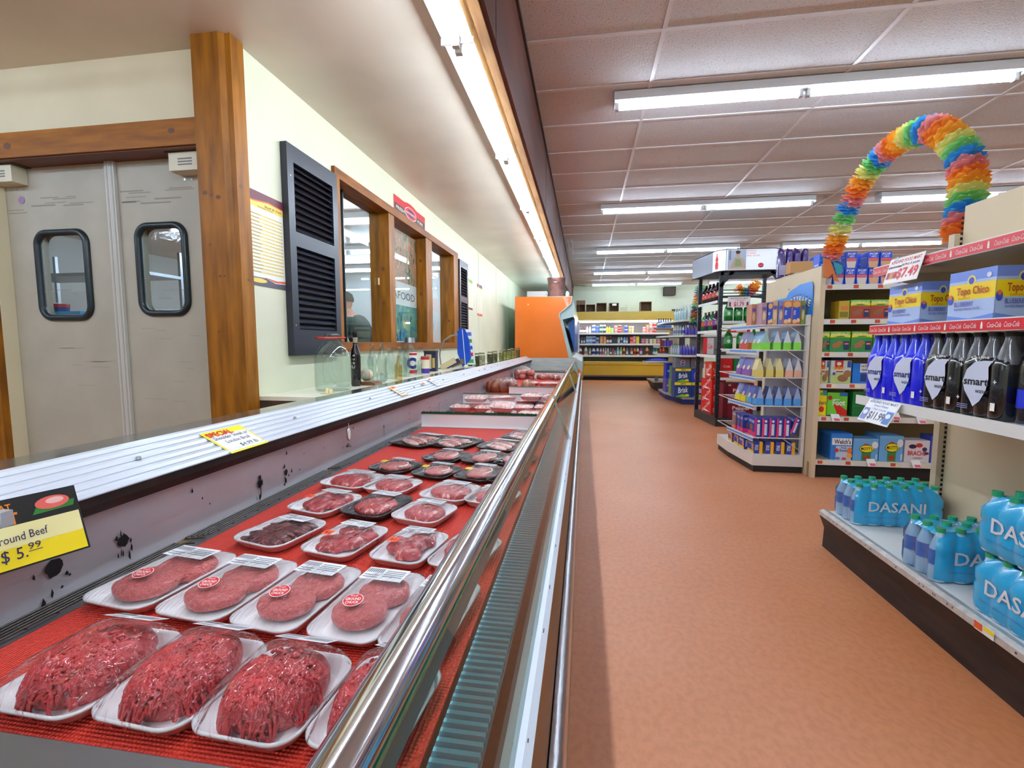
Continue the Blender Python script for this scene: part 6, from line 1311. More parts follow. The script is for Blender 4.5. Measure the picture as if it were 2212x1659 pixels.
for i, z in enumerate(lv):
    g = MB(); g.box(SX0 + .001, SX1, SY + .004, SY + .479, z - .02, z - .001, BGD); g.box(SX0 + .001, SX1, SY - .004, SY + .003, z - .04, z, WSH); fr = (V(SX0, SY - .004, z - .036), X_, Z_)
    for k in range(8): a = .01 + k * .17 + R.random() * .04; g.rect(fr, a, .004, a + .035, .03, TGO); g.rect(fr, a + .04, .006, a + .07, .028, TGY)
    sb(g, 'shelf')
g = MB(); g.box(SX0, SX1, SY + .502, SY + .95, CAMZ + .59, CAMZ + .61, BGD); g.box(SX1 - .03, SX1, SY + .502, SY + .95, .1, CAMZ + .59, BGD); g.box(SX0, SX1, SY + .502, SY + .95, 0, .1, BLACK); sb(g, 'rear_shelf')
def sx(px, y=SY): return PY(px, 740, y).x
def snack(name, label, px0, px1, pytop, lev, c, front, side=(), d=.12, group=None, key=None, dy=.02, lift=0.0, cat='snack box'):
    y = SY + dy; x0, x1 = PY(px0, pytop, y).x, PY(px1, pytop, y).x; z = lv[lev]; h_ = PY(px0, pytop, y).z - z - lift
    return pbox(name, label, cat, ((x0 + x1) / 2, y + d / 2, z + .0005 + lift), (x1 - x0) * .985, d, h_, c, front, side, group=group, key=key)
pc = (40, 84, 210)
def poptart(fl): return [('p', [(.14, .02), (.86, .02), (.96, .42), (.04, .42)], fl), ('r', .04, .44, .96, .60, (230, 90, 90)), ('t', 'POP', .5, .86, .14, PAPER, .72), ('t', 'TARTS', .5, .70, .10, PAPER, .5)]
fl = {'strawberry': (226, 214, 200), 'cinnamon': (220, 170, 120), 'chocolate': (120, 80, 70), 'plain': (214, 210, 214)}
ps = [('r', .1, .1, .9, .6, (90, 120, 190)), ('r', .15, .65, .85, .7, (180, 190, 220))]
low = [(1785, 1799, 'plain'), (1801, 1824, 'plain'), (1826, 1849, 'strawberry'), (1851, 1875, 'strawberry'), (1877, 1901, 'cinnamon'), (1903, 1927, 'cinnamon'), (1944, 1966, 'plain'), (1968, 1991, 'strawberry'), (1994, 2018, 'plain'), (2022, 2044, 'chocolate')]
for i, (a, b, f) in enumerate(low): snack('toaster_pastry_box', 'blue toaster pastry box, %s in the lower row on the top snack shelf' % nth(i), a, b, 580, 0, pc, poptart(fl[f]), ps, group='blue toaster pastry boxes', d=.1)
hl = PY(1830, 580, SY + .02).z - lv[0] + .001
for i, (a, b, f) in enumerate([(1829, 1852, 'strawberry'), (1876, 1900, 'cinnamon'), (1903, 1928, 'cinnamon')]): snack('toaster_pastry_box', 'blue toaster pastry box standing on the lower row, %s of three' % ['left', 'middle', 'right'][i], a, b, 544, 0, pc, poptart(fl[f]), ps, group='blue toaster pastry boxes', d=.1, lift=hl)
for i, (a, b) in enumerate([(1763, 1786), (1790, 1812), (1858, 1874)]):
    y = SY + .16; p = PY((a + b) / 2, 548, y); pbox('toaster_pastry_box', 'plain sided blue pastry box at the back of the top shelf, %s of three' % ['left', 'middle', 'right'][i], 'snack box', (max(p.x, 1.86) if i == 0 else p.x, y + .06, lv[0] + .0005), .066, .1, p.z - lv[0], pc, ps, ps, group='pastry boxes at the back')
def nv(c1, c2): return [('p', [(0, .84), (.5, .9), (1, .84), (1, .70), (.5, .78), (0, .70)], (246, 226, 20)), ('r', 0, 0, 1, .69, c1), ('r', 0, .9, 1, 1, (120, 190, 50)), ('t', 'NATURE VALLEY', .5, .88, .13, (240, 250, 220), .92), ('t', 'CRUNCHY', .5, .75, .06, (60, 60, 40), .4), ('p', [(.08, .34), (.5, .58), (.66, .42), (.2, .14)], c2), ('e', .35, .3, .2, .1, c2), ('r', .68, .1, .96, .52, (30, 44, 90)), ('r', .72, .36, .92, .44, (236, 120, 110))]
rd = (176, 64, 40); gr = (50, 140, 70); ck_ = (150, 96, 60)
snack('granola_bar_box', 'yellow sided granola bar box turned sideways, left of the red ones', 1813, 1836, 650, 1, (196, 160, 40), [('r', .1, .1, .9, .4, (120, 110, 30)), ('r', .2, .5, .9, .7, (214, 120, 50))], group='granola bar boxes, second shelf')
for i, (a, b) in enumerate([(1838, 1881), (1882, 1925), (1927, 1970)]): snack('granola_bar_box', 'red and green granola bar box, %s of the red ones' % nth(i), a, b, 648, 1, (120, 190, 50), nv(rd, ck_), group='granola bar boxes, second shelf', key='nvr')
for i, (a, b) in enumerate([(1757 + 19, 1793), (1794, 1838), (1840, 1886), (1888, 1934), (1936, 1980)]): snack('granola_bar_box', 'green granola bar box, %s on the third shelf' % nth(i), a, b, 716, 2, (120, 190, 50), nv(gr, (170, 110, 64)), group='granola bar boxes, third shelf', key='nvg%d' % (i > 0))
chw = [('r', 0, 0, 1, .42, (190, 206, 120)), ('r', .18, .62, .6, 1, (210, 30, 40)), ('e', .39, .86, .12, .08, (250, 240, 220)), ('r', .8, .7, .98, .98, (60, 90, 170)), ('t', 'CHEWY', .4, .66, .16, (240, 190, 30), .64), ('r', .24, .48, .6, .54, (190, 60, 60)), ('e', .6, .22, .26, .16, (150, 104, 70)), ('e', .82, .42, .2, .16, (160, 112, 76)), ('e', .15, .42, .08, .07, (40, 80, 160))]
for i, (a, b) in enumerate([(1771, 1791), (1796, 1840)]): snack('chewy_bar_box', ['chewy granola bar box half hidden by the end board', 'chewy granola bar box with red top panel'][i], a, b, 779, 3, (214, 224, 220), chw, d=.14)
snack('cereal_bar_box', 'blue cereal bar box beside the chewy bars', 1843, 1878, 785, 3, (30, 120, 210), [('r', .45, .55, 1, .98, (230, 236, 240)), ('t', 'NUTRI', .74, .86, .1, (30, 40, 60), .42), ('t', 'GRAIN', .74, .68, .1, (30, 40, 60), .42), ('r', .5, .1, 1, .48, (40, 60, 130))])
snack('blue_snack_packet', 'dark blue low packet behind the chewy bar boxes', 1795, 1825, 770, 3, (60, 90, 140), [('r', .3, .2, .6, .8, (150, 50, 40))], dy=.2)
snack('fruit_snack_box', 'yellow fruit snack box beside the end board', 1768, 1787, 843, 4, (246, 224, 20), [('r', .5, .8, 1, 1, (40, 140, 150)), ('t', 'shers', .5, .52, .16, (110, 30, 90), .9), ('e', .45, .26, .3, .12, (206, 50, 40)), ('e', .4, .86, .2, .06, (100, 180, 60))])
snack('fruit_snack_box', 'green fruit roll box with white foot lettering', 1788, 1832, 848, 4, (110, 206, 50), [('p', [(.3, .5), (.55, .5), (1, .25), (1, 0), (.55, .05)], (206, 30, 30)), ('r', .6, .85, 1, 1, (40, 110, 180)), ('e', .13, .78, .11, .1, (180, 40, 40)), ('t', 'Foot', .58, .58, .24, (250, 250, 250), .62), ('r', .3, .68, .6, .72, (240, 250, 240)), ('r', 0, 0, .4, .05, (80, 50, 120))])
snack('green_snack_box', 'dark green box partly hidden by the white price sign', 1843, 1880, 846, 4, (20, 110, 50), [('r', 0, .4, 1, .42, (30, 140, 70))])
wel = [('r', .25, .0, 1, .52, (200, 216, 236)), ('r', .05, .56, 1, .82, PAPER), ('t', "Welch's", .55, .69, .17, (20, 40, 80), .8), ('t', 'Fruit', .62, .46, .08, (80, 90, 160), .26), ('t', 'Snacks', .62, .36, .09, (80, 90, 160), .4), ('e', .28, .36, .1, .08, (200, 60, 60)), ('e', .9, .36, .12, .12, (226, 120, 60)), ('e', .9, .16, .14, .1, (240, 170, 80)), ('e', .34, .06, .12, .05, (110, 120, 190)), ('e', .65, .05, .12, .05, (210, 80, 90))]
snack('fruit_snack_box', 'bright blue fruit snack box on the bottom shelf, leftmost there', 1796, 1842, 936, 5, (44, 130, 220), wel, [('r', .1, .1, .9, .9, (40, 110, 190))], d=.2, group='boxes on the bottom snack shelf')
mot = [('r', 0, .9, 1, 1, (120, 180, 230)), ('r', .35, .0, .72, .44, (60, 140, 70)), ('e', .54, .14, .14, .1, (170, 60, 40)), ('e', .52, .66, .14, .12, (206, 70, 50)), ('e', .54, .54, .3, .18, (40, 60, 40)), ('e', .54, .54, .28, .155, (244, 226, 30)), ('t', "MOTT'S", .54, .54, .13, (20, 20, 20), .46), ('e', .86, .72, .13, .16, (230, 236, 240)), ('r', .9, .06, .98, .3, (190, 220, 240))]
snack('fruit_snack_box', 'light blue fruit snack box with yellow oval, left of the two', 1844, 1899, 947, 5, (110, 176, 230), mot, group='boxes on the bottom snack shelf')
snack('fruit_snack_box', 'light blue fruit snack box with yellow oval, right of the two', 1901, 1953, 941, 5, (110, 176, 230), mot, group='boxes on the bottom snack shelf', d=.2)
snack('candy_box', 'pale grey candy box with red lettering on the bottom shelf', 1955, 2010, 951, 5, (226, 218, 222), [('e', .32, .72, .16, .1, (40, 30, 60)), ('e', .58, .78, .14, .1, (200, 50, 40)), ('e', .8, .6, .1, .1, (60, 50, 90)), ('t', 'BRACHS', .5, .42, .2, (214, 40, 50), .74), ('e', .88, .42, .1, .06, (60, 50, 90)), ('t', 'CANDY', .55, .2, .06, (80, 40, 40), .4)], group='boxes on the bottom snack shelf')
snack('orange_fish_box', 'blue and orange snack box at the right end of the bottom shelf', 2012, 2040, 942, 5, (60, 80, 180), [('r', .2, .5, 1, .95, (240, 150, 40)), ('e', .5, .4, .3, .12, (90, 160, 220)), ('e', .5, .14, .3, .12, (230, 110, 60))], group='boxes on the bottom snack shelf')
for i, (px, py) in enumerate(((1803, 900), (1932, 897), (1988, 905), (1880, 997), (1977, 1000), (2028, 1002))):
    p = PY(px, py, SY - .01); g = MB(); g.add([(-.03, 0, .02), (.03, 0, .02), (.04, -.02, -.035), (-.02, -.02, -.035)], [(0, 3, 2, 1)], PAPER); g.add([(-.012, -.0125, -.012), (.028, -.0125, -.012), (.034, -.0195, -.03), (-.006, -.0195, -.03)], [(0, 3, 2, 1)], M('tag_pink', (226, 90, 120), .5))
    tag(g.build('hanging_price_tag', loc=(p.x, SY - .006, p.z)), 'white and pink price tag, %s on the %s shelf edge of the snack unit' % (['left', 'middle', 'right'][i % 3], 'fifth' if i < 3 else 'bottom'), 'price tag', 'white and pink hanging tags')
# goods on the rear top shelf
PURP = M('purple_bag_film', (62, 28, 110), .25, coat=.5, bump=.5, bscale=18)
for i, px in enumerate((1682, 1699, 1716, 1733)):
    p = PY(px, 590, 4.85); g = blob(0, 0, 0, .034, .04, .26, PURP, 21 + i, .12, 20, nu=10, nv=16, flat=5); g.rect((V(-.028, -.042, .02), X_, Z_), 0, 0, .056, .09, M('silver_panel', (170, 165, 190), .4)); o = g.build('snack_bag', loc=(PY(px + 4, 580, 4.75).x, 4.75, CAMZ + .611))
    tag(o, 'purple snack bag, %s on top of the snack unit behind the end board' % nth(i), 'bag', 'purple bags on top')
g = MB(); g.box(-.10, .10, -.05, .05, 0, .10, M('tan_cardboard', (190, 140, 84), .7)); g.box(-.095, .095, -.045, .045, .1, .101, CBD); tag(g.build('cardboard_tray', loc=(PY(1729, 580, 4.5).x, 4.5, CAMZ + .611)), 'tan cardboard tray on top of the snack unit near the purple bags', 'box')
pbox('toaster_pastry_box', 'blue pastry box standing alone by the tan cardboard tray', 'snack box', (PY(1757, 580, 4.5).x + .03, 4.5, CAMZ + .611), .1, .07, .13, pc, poptart(fl['plain']))

# ---- cake rack
r_ = thing('cake_rack', (1.55, 4.3, 0), 'white wire rack with blue shelf strips full of packaged cakes beside the beige end board', 'rack'); TO = V(1.55, 4.3, 0)
def tb(g, n, par=None): g.v = [v - TO for v in g.v]; return g.build(n, par or r_)
RW = M('rack_white', (222, 218, 212), .4)
def plan(ins=0.0): return [(1.755, 4.0 + ins), (1.375 + ins, 4.0 + ins), (1.325 + ins, 4.50), (1.325 + ins, 4.85 - ins), (1.755, 4.85 - ins)]
g = MB(); g.prism(plan(.012)[::-1], 'z', .002, .055, BLACK); g.prism(plan()[::-1], 'z', .055, .15, RW); tb(g, 'base')
g = MB(); g.box(1.735, 1.757, 4.0, 4.045, .15, CAMZ + .225, RW); g.box(1.735, 1.757, 4.82, 4.85, .15, CAMZ + .225, RW); g.box(1.75, 1.757, 4.04, 4.82, .15, CAMZ + .225, M('rack_back_grey', (130, 130, 140), .5)); tb(g, 'upright_frame')
tl = [CAMZ + .145, CAMZ - .055, CAMZ - .275, CAMZ - .505, CAMZ - .765]
SBL = M('strip_pale_blue', (110, 160, 226), .4)
for i, z in enumerate(tl):
    g = MB(); pp = plan(); g.tube([(x, y, z) for x, y in pp], .004, RW, 5)
    for k in range(16): x = 1.38 + .37 * k / 15; g.tube([(x, 4.002, z), (x, 4.85, z)], .0018, RW, 4)
    g.tube([(1.735, 4.01, z - .10), (1.6, 4.005, z - .004)], .003, RW, 4); g.tube([(1.738, 4.02, z - .1), (1.745, 4.0, z - .06), (1.738, 4.02, z)], .004, RW, 4)
    sh = tb(g, 'wire_shelf')
    g = MB(); o_ = V(1.325 - .012, 4.5, z - .018); u = (V(1.375 - .012, 3.985, z - .018) - o_); L = u.length; u.normalize(); fr = (o_, u, Z_)
    g.rect(fr, 0, -.012, L, .022, RW, -.002); g.rect(fr, 0, -.012, L, .022, RW, 0); g.rect(fr, .0, -.002, L, .016, SBL, .001)
    for k in range(6): g.text(fr, 'TASTY', L * (k + .5) / 6, .007, .008, M('strip_mid_blue', (70, 110, 200), .4), w=L / 9, l=.0015)
    tb(g, 'price_strip')
g = MB(); g.box(1.757, 1.7625, 3.99, 4.72, CAMZ + .215, CAMZ + .40, M('sign_sky_blue', (30, 130, 220), .35)); fr = (V(1.757, 4.72, CAMZ + .215), -Y_, Z_)
g.pol(fr, [(.0, .185), (.0, .12), (.2, .15), (.3, .23), (.5, .27), (.70, .27), (.73, .24), (.73, .0), (.5, .0)], M('sign_sky_blue'), .001)
for k, ch in enumerate('TASTYKAKE'):
    t = (k - 4) / 4; a = .47 + t * .215; b = .155 - t * t * .05; g.text(fr, ch, a, b, .06, M('navy_outline', (40, 50, 110), .4), w=.05, rot=-t * .4, l=.002, bold=.08); g.text(fr, ch, a, b, .05, PAPER, w=.038, rot=-t * .4, l=.003, bold=.02)
g.text(fr, 'The cakes that made us famous', .5, .03, .012, M('strip_mid_blue'), w=.4, l=.002); tb(g, 'header_sign')
def pouch(name, label, loc, w_, d, h_, c, ctop, cside, group, rot=0, key=None):
    if key in _PB: o = _PB[key].copy(); COL.objects.link(o); o.location = loc; o.rotation_euler = (0, 0, rot); return tag(o, label, 'cake bag', group)
    a, b = w_ / 2, d / 2; g = MB(); m1, m2, m3 = [M('pouch_%d_%d_%d' % q, q, .3, coat=.4) for q in (c, ctop, cside)]
    zz = [0, h_ * .38, h_ * .9, h_]; bb = [b, b * .95, .006, .004]; aa = [a, a * 1.02, a * .96, a * .96]
    for i in range(3):
        P = lambda sx_, sy_, k: (sx_ * aa[k], sy_ * bb[k], zz[k])
        mm = m1 if i == 0 else m2
        for sy_ in (-1, 1): g.add([P(-1, sy_, i), P(1, sy_, i), P(1, sy_, i + 1), P(-1, sy_, i + 1)], [(0, 1, 2, 3) if sy_ < 0 else (3, 2, 1, 0)], mm)
        for sx_ in (-1, 1): g.add([P(sx_, 1, i), P(sx_, -1, i), P(sx_, -1, i + 1), P(sx_, 1, i + 1)], [(0, 1, 2, 3)], m3 if i else m1)
    for k in range(4): g.rect((V(-a - .0025, b * .5, zz[1]), -Y_, Z_), 0, h_ * .05 * k, b * .9, h_ * (.05 * k + .02), M('grey_print'), 0)
    g.ell((V(0, -b * .8, h_ * .45), X_, V(0, .35, 1).normalized()), 0, 0, a * .5, h_ * .14, M('cake_print', (214, 190, 160), .5), .004, 12)
    o = g.build(name, loc=loc, rot=rot); _PB[key] = o; return tag(o, label, 'cake bag', group)
# near edge positions (facing the aisle: the narrow side shows to the viewer)
BBLU = (40, 60, 160)
top_near = [(1.42, 'cookie box with violet window, ', (150, 120, 150)), (1.455, 'c', (60, 70, 170)), (1.50, 'c', (190, 150, 120))]
ky = 4.05
cf = [('r', .0, .72, 1, 1, (214, 140, 60)), ('r', .05, .3, .95, .72, (40, 90, 190)), ('e', .5, .78, .35, .12, (226, 170, 100)), ('e', .4, .14, .3, .1, (206, 160, 110)), ('t', 'COOKIES', .35, .5, .5, PAPER, .08, 0)]
cf = [('r', 0, 0, 1, .25, (190, 110, 60)), ('r', .06, .1, .94, .74, (36, 74, 186)), ('e', .5, .84, .42, .13, (220, 160, 90)), ('e', .35, .14, .26, .09, (230, 190, 140)), ('e', .75, .18, .2, .09, (236, 200, 150)), ('t', 'TASTYKAKE', .3, .5, .08, PAPER, .6, pi / 2)]
cols5 = [(1.40, 4.20, (186, 120, 90)), (1.43, 4.06, (170, 130, 140)), (1.475, 4.06, (60, 70, 170)), (1.53, 4.06, (200, 160, 120)), (1.575, 4.06, (120, 130, 190)), (1.625, 4.05, (206, 120, 60)), (1.67, 4.05, (206, 120, 60)), (1.712, 4.05, (120, 140, 60))]
wl = ['leftmost farther back', 'second from left with violet window', 'third from left, blue', 'fourth from left, tan', 'fifth from left, grey blue', 'sixth from left, orange topped', 'seventh from left, orange topped', 'rightmost, green sided']
for i, (x, y, c) in enumerate(cols5):
    w_ = .07 if i in (5, 6) else .042
    x = {5: 1.60, 6: 1.665}.get(i, x); x = {4: 1.555, 3: 1.51}.get(i, x)
    pbox('cookie_box', 'tall cookie box on the top cake shelf, %s' % wl[i], 'cookie box', (x if i < 7 else 1.715, y + .05, tl[0] + .0045), w_ * .9 if i < 7 else .03, .12, .19 - .012 * (i < 3), c, cf if i in (2, 5, 6) else [('e', .5, .4, .3, .2, (214, 190, 150)), ('r', .1, .65, .9, .8, (90, 80, 150))], group='cookie boxes on the top cake shelf')
def prow(lev, specs, kind, grp, h_=.15, d=.085):
    for i, (x, y, c, ct, cs, lab) in enumerate(specs):
        pouch('cake_bag', lab, (x, y, tl[lev] + .0045), .115, .07, h_, c, ct, cs, grp, rot=-pi / 2 + .0, key=(c, ct, cs, h_))
GN = (130, 220, 70); SKB = (110, 170, 210); SIL = (176, 180, 190)
prow(1, [(1.41, 4.40, (206, 80, 50), (60, 60, 140), SIL, 'orange red cake bag at the far left of the second cake shelf'), (1.41, 4.29, (206, 80, 50), (60, 60, 140), SIL, 'orange red cake bag next to the green ones on the second cake shelf'), (1.44, 4.18, GN, SKB, (150, 190, 180), 'green and blue cake bag, leftmost green one'), (1.44, 4.075, GN, SKB, (150, 190, 180), 'green and blue cake bag, second green one from left')], 0, 'cake bags on the second cake shelf')
def prow2(lev, xs, c, ct, cs, words, grp, h_=.15, y=4.075):
    for i, x in enumerate(xs): pouch('cake_bag', '%s, %s' % (words, nth(i)), (x, y, tl[lev] + .0045), .06, .12, h_, c, ct, cs, grp, rot=.0 if True else 0, key=('n', c, ct, cs, h_))
def pouchn(lev, xs, c, ct, cs, words, grp, h_=.15):
    # seen from the gusset end: narrow wedge towards the viewer
    for i, x in enumerate(xs): pouch('cake_bag', '%s, %s' % (words, nth(i)), (x, 4.078, tl[lev] + .0045), .12, .056, h_, c, ct, cs, grp, rot=-pi / 2 - .06, key=('e', c, ct, cs, h_))
pouchn(1, (1.53, 1.605, 1.68), GN, (90, 150, 190), (196, 206, 214), 'green based cake bag with silver gusset on the second cake shelf', 'cake bags on the second cake shelf')
VL = (140, 90, 180)
prow(2, [(1.40, 4.42, VL, (70, 60, 170), SIL, 'violet cake bag farthest left on the third cake shelf'), (1.41, 4.31, VL, (70, 60, 170), SIL, 'violet cake bag, second from left on the third cake shelf'), (1.41, 4.20, VL, (60, 50, 150), SIL, 'violet cake bag next to the yellow ones')], 0, 'cake bags on the third cake shelf')
pouchn(2, (1.41, 1.485, 1.56), (226, 206, 110), (226, 210, 130), (214, 206, 150), 'yellow cake bag on the third cake shelf', 'cake bags on the third cake shelf')
pouchn(2, (1.63, 1.695), (226, 176, 150), (110, 140, 190), (206, 200, 206), 'peach and blue cake bag on the third cake shelf', 'cake bags on the third cake shelf')
prow(3, [(1.40, 4.42, (240, 224, 40), (120, 130, 190), SIL, 'yellow based cake bag farthest left on the fourth cake shelf'), (1.41, 4.30, (240, 224, 40), (50, 70, 180), SIL, 'yellow based cake bag, second from left on the fourth cake shelf'), (1.42, 4.18, (90, 170, 230), (60, 90, 190), SIL, 'light blue cake bag left of the near row on the fourth shelf')], 0, 'cake bags on the fourth cake shelf')
pouchn(3, (1.42, 1.49, 1.56, 1.63, 1.70), (80, 160, 230), (44, 62, 150), (150, 170, 214), 'light blue cake bag in the near row of the fourth cake shelf', 'cake bags on the fourth cake shelf')
PNK = (226, 50, 120)
sf = [('r', 0, 0, .28, 1, PNK), ('r', .34, .1, .75, .7, (220, 220, 230)), ('e', .55, .84, .2, .07, (240, 230, 220))]
lf = [('r', 0, 0, 1, .24, PNK), ('t', 'TASTYKAKE', .5, .78, .14, PAPER, .8), ('e', .5, .42, .2, .2, (150, 90, 60))]
for i, x in enumerate((1.41, 1.465, 1.52, 1.575, 1.63)): pbox('cake_box', 'blue cake box with pink spine, %s of the upright ones' % nth(i), 'cake box', (x, 4.09, tl[4] + .0045), .05, .16, .155, BBLU, sf, lf, group='pink spined cake boxes', key='pink')
o = pbox('cake_box', 'blue cake box with pink spine leaning at the right of its row', 'cake box', (1.672, 4.09, tl[4] + .036), .04, .16, .14, BBLU, sf, lf, group='pink spined cake boxes'); o.rotation_euler = (0, .30, 0)
for i, y in enumerate((4.22, 4.30)): pbox('cake_box', 'flat fronted blue cake box facing the aisle, %s one on the fifth cake shelf' % ['nearer', 'farther'][i], 'cake box', (1.40, y + .02, tl[4] + .0045), .09, .07, .15, BBLU, lf, lf, group='aisle facing cake boxes')
pbox('cake_box', 'brownish cake box with coral base, farthest on the fifth cake shelf', 'cake box', (1.39, 4.43, tl[4] + .0045), .08, .10, .15, (120, 100, 130), lf, [('r', 0, 0, 1, .2, (230, 100, 70)), ('e', .5, .5, .4, .26, (150, 110, 80)), ('t', 'TASTYKAKE', .5, .84, .12, PAPER, .8)])
of = [('r', .62, 0, 1, 1, (236, 176, 40)), ('t', 'TASTYKAKE', .3, .5, .26, PAPER, .7, pi / 2)]
ls = [('r', 0, 0, 1, .2, (236, 190, 40)), ('t', 'TASTYKAKE', .4, .7, .2, PAPER, .7), ('e', .8, .5, .16, .34, (200, 150, 100))]
for i, x in enumerate((1.42, 1.505, 1.585, 1.665)): pbox('cake_box', 'low blue and orange cake box, %s on the rack base facing the viewer' % nth(i), 'cake box', (x, 4.09, .151), .066, .15, .10, BBLU, of, ls, group='orange ended cake boxes', key='oran')
for i, y in enumerate((4.235, 4.375)): pbox('cake_box', 'low blue and orange cake box on the rack base along the aisle, %s one' % ['nearer', 'farther'][i], 'cake box', (1.40, y, .151), .08, .13, .10, BBLU, of, ls, group='orange ended cake boxes')
pbox('cake_box', 'low maroon and blue cake box at the far aisle corner of the rack base', 'cake box', (1.39, 4.52, .151), .08, .12, .10, (120, 60, 110), of, ls)

# ---- soda rack with the round cornered header
RX0, RX1, RY0, RY1 = 1.655, 2.38, 6.16, 6.98
r_ = thing('soda_rack', (2.0, 6.55, 0), 'black soda rack with white lit style header reading SHARING STORIES AND SLICES', 'rack'); KO = V(2.0, 6.55, 0)
def kb(g, n, par=None): g.v = [v - KO for v in g.v]; return g.build(n, par or r_)
BM = M('black_rack_metal', (20, 24, 34), .4)
foot = [(RX0, RY0), (RX1, RY0), (RX1 + .1, RY0 + .3), (RX1 + .1, RY1), (RX0 - .075, RY1)]
g = MB(); g.prism([(x, y) for x, y in foot][::-1] if False else foot, 'z', 0.002, .11, M('rack_base_grey', (48, 44, 44), .5)); kb(g, 'base')
for (x, y) in ((RX0 + .01, RY0 + .01), (RX1 - .02, RY0 + .01), (RX0 - .055, RY1 - .03), (RX1 + .06, RY1 - .03)):
    g = MB(); g.box(x - .02, x + .025, y - .01, y + .03, .11, CAMZ + .9, BM)
    for k in range(20): g.box(x - .003, x + .003, y - .0105, y - .0098, .3 + k * .07, .32 + k * .07, M('slot_grey', (90, 90, 96), .5))
    kb(g, 'post')
kz = [CAMZ + .275, CAMZ - .07, CAMZ - .43]; kzl = [CAMZ + .54, CAMZ + .17, CAMZ - .145]
for z in kz: g = MB(); g.box(RX0 + .03, RX1, RY0 + .01, RY0 + .26, z - .012, z, BM); g.box(RX0 + .04, RX0 + .30, RY0 - .002, RY0 + .004, z - .03, z + .004, WHITE); g.box(RX0 + .38, RX1 - .05, RY0 - .002, RY0 + .004, z - .03, z + .004, WHITE); kb(g, 'shelf')
for z in kzl:
    g = MB(); g.add([(RX0 + .0, RY0 + .28, z), (RX0 - .06, RY1 - .05, z), (RX0 + .3, RY1 - .05, z), (RX0 + .3, RY0 + .28, z)], [(0, 1, 2, 3)], BM)
    a, b = V(RX0 - .012, RY0 + .06, z - .03), V(RX0 - .075, RY1 - .05, z - .03); g.bar(a + V(0, 0, .012), b + V(0, 0, .012), .004, .035, WHITE); kb(g, 'side_shelf')
g = MB(); g.bar((RX0, RY0 + .01, CAMZ + .70), (RX0 + .14, RY0 + .01, CAMZ + .88), .02, .04, BM, up=(1, 0, 0)); g.bar((RX1, RY0 + .01, CAMZ + .70), (RX1 - .14, RY0 + .01, CAMZ + .88), .02, .04, BM, up=(1, 0, 0)); g.box(RX0, RX1, RY0, RY0 + .02, CAMZ + .84, CAMZ + .88, BM); g.box(RX0, RX1, RY0 - .004, RY0 + .004, CAMZ + .56, CAMZ + .59, BM)
for z in (.62, .66, .70): g.tube([(RX0 + .02, RY0 + .02, CAMZ + z - .04), (RX0 + .35, RY0 + .4, CAMZ + z), (RX1 - .05, RY0 + .02, CAMZ + z - .08)], .006, BM, 5)
kb(g, 'brace')
# header: rounded corner ring
def hdr_pts(z):
    pts = [(1.475, 6.90), (1.59, 6.30), (1.60, 6.22), (1.64, 6.16), (1.70, 6.13), (2.20, 6.13), (2.27, 6.14), (2.33, 6.19), (2.36, 6.30), (2.44, 6.9)]
    return [(x, y, z) for x, y in pts]
z0h, z1h = CAMZ + .885, CAMZ + 1.145
g = MB(); lo, hi = hdr_pts(z0h), hdr_pts(z1h); n = len(lo); HM = M('header_white', (226, 232, 238), .25, emit=.25)
g.add(lo + hi, [(i, i + 1, n + i + 1, n + i) for i in range(1, n - 1)], HM, False); g.add([lo[0], lo[1], hi[1], hi[0]], [(0, 1, 2, 3)], M('header_silver', (196, 206, 220), .15, .4)); g.add(lo, [tuple(range(n))], M('header_under', (60, 66, 76), .4)); g.add(hi, [tuple(range(n))], M('header_under'))
g.tube([(x, y, z) for x, y, z in lo], .008, BM, 5); g.tube([(x, y, z) for x, y, z in hi], .006, BM, 5)
fr = (V(1.70, 6.13, z0h), X_, Z_); hh = z1h - z0h; CR = M('header_red', (214, 30, 46), .4); SR = M('header_soft_red', (226, 120, 124), .4)
g.rect(fr, .0, 0, .005, hh, BM, .002)
PIC = [('r', .03, .05, .33, .95, (190, 200, 220)), ('r', .05, .5, .08, .95, (120, 130, 160)), ('r', .1, .5, .12, .95, (120, 130, 160)), ('p', [(.06, .05), (.12, .4), (.16, .62), (.22, .66), (.29, .55), (.33, .2), (.33, .05)], (196, 176, 150)), ('p', [(.15, .2), (.16, .55), (.26, .52), (.28, .2)], (150, 166, 110)), ('e', .2, .76, .028, .1, (214, 170, 140)), ('e', .2, .84, .036, .08, (60, 44, 40)), ('r', .03, .05, .33, .16, (220, 190, 170))]
deco(g, (V(1.70, 6.128, z0h), X_, Z_), .5, hh, [(o[0],) + tuple((v * (1 if i_ % 2 else 1)) for i_, v in enumerate(o[1:-1])) + (o[-1],) if False else o for o in [('r', .04, .05, .46, .95, (190, 200, 220)), ('r', .07, .5, .11, .95, (120, 130, 160)), ('p', [(.08, .05), (.16, .4), (.2, .62), (.28, .66), (.4, .55), (.46, .2), (.46, .05)], (196, 176, 150)), ('p', [(.2, .2), (.22, .55), (.34, .52), (.37, .2)], (150, 166, 110)), ('e', .27, .76, .045, .11, (214, 170, 140)), ('e', .27, .85, .055, .08, (60, 44, 40)), ('r', .04, .05, .46, .14, (220, 190, 170))]])
for t, b in (('SHARING', .9), ('STORIES', .79), ('AND SLICES', .68)): g.text(fr, t, .235, b * hh + .0, .018, SR, w=.105 if len(t) < 8 else .15, l=.003, align='l')
g.ell(fr, .40, .06, .032, .028, CR, .003, 18); g.text(fr, 'Coca-Cola', .40, .06, .01, PAPER, w=.05, l=.004)
o1, o2 = V(1.595, 6.255, z0h), V(1.67, 6.143, z0h); u = (o2 - o1).normalized(); frb = (o1 - u * .01, u, Z_)
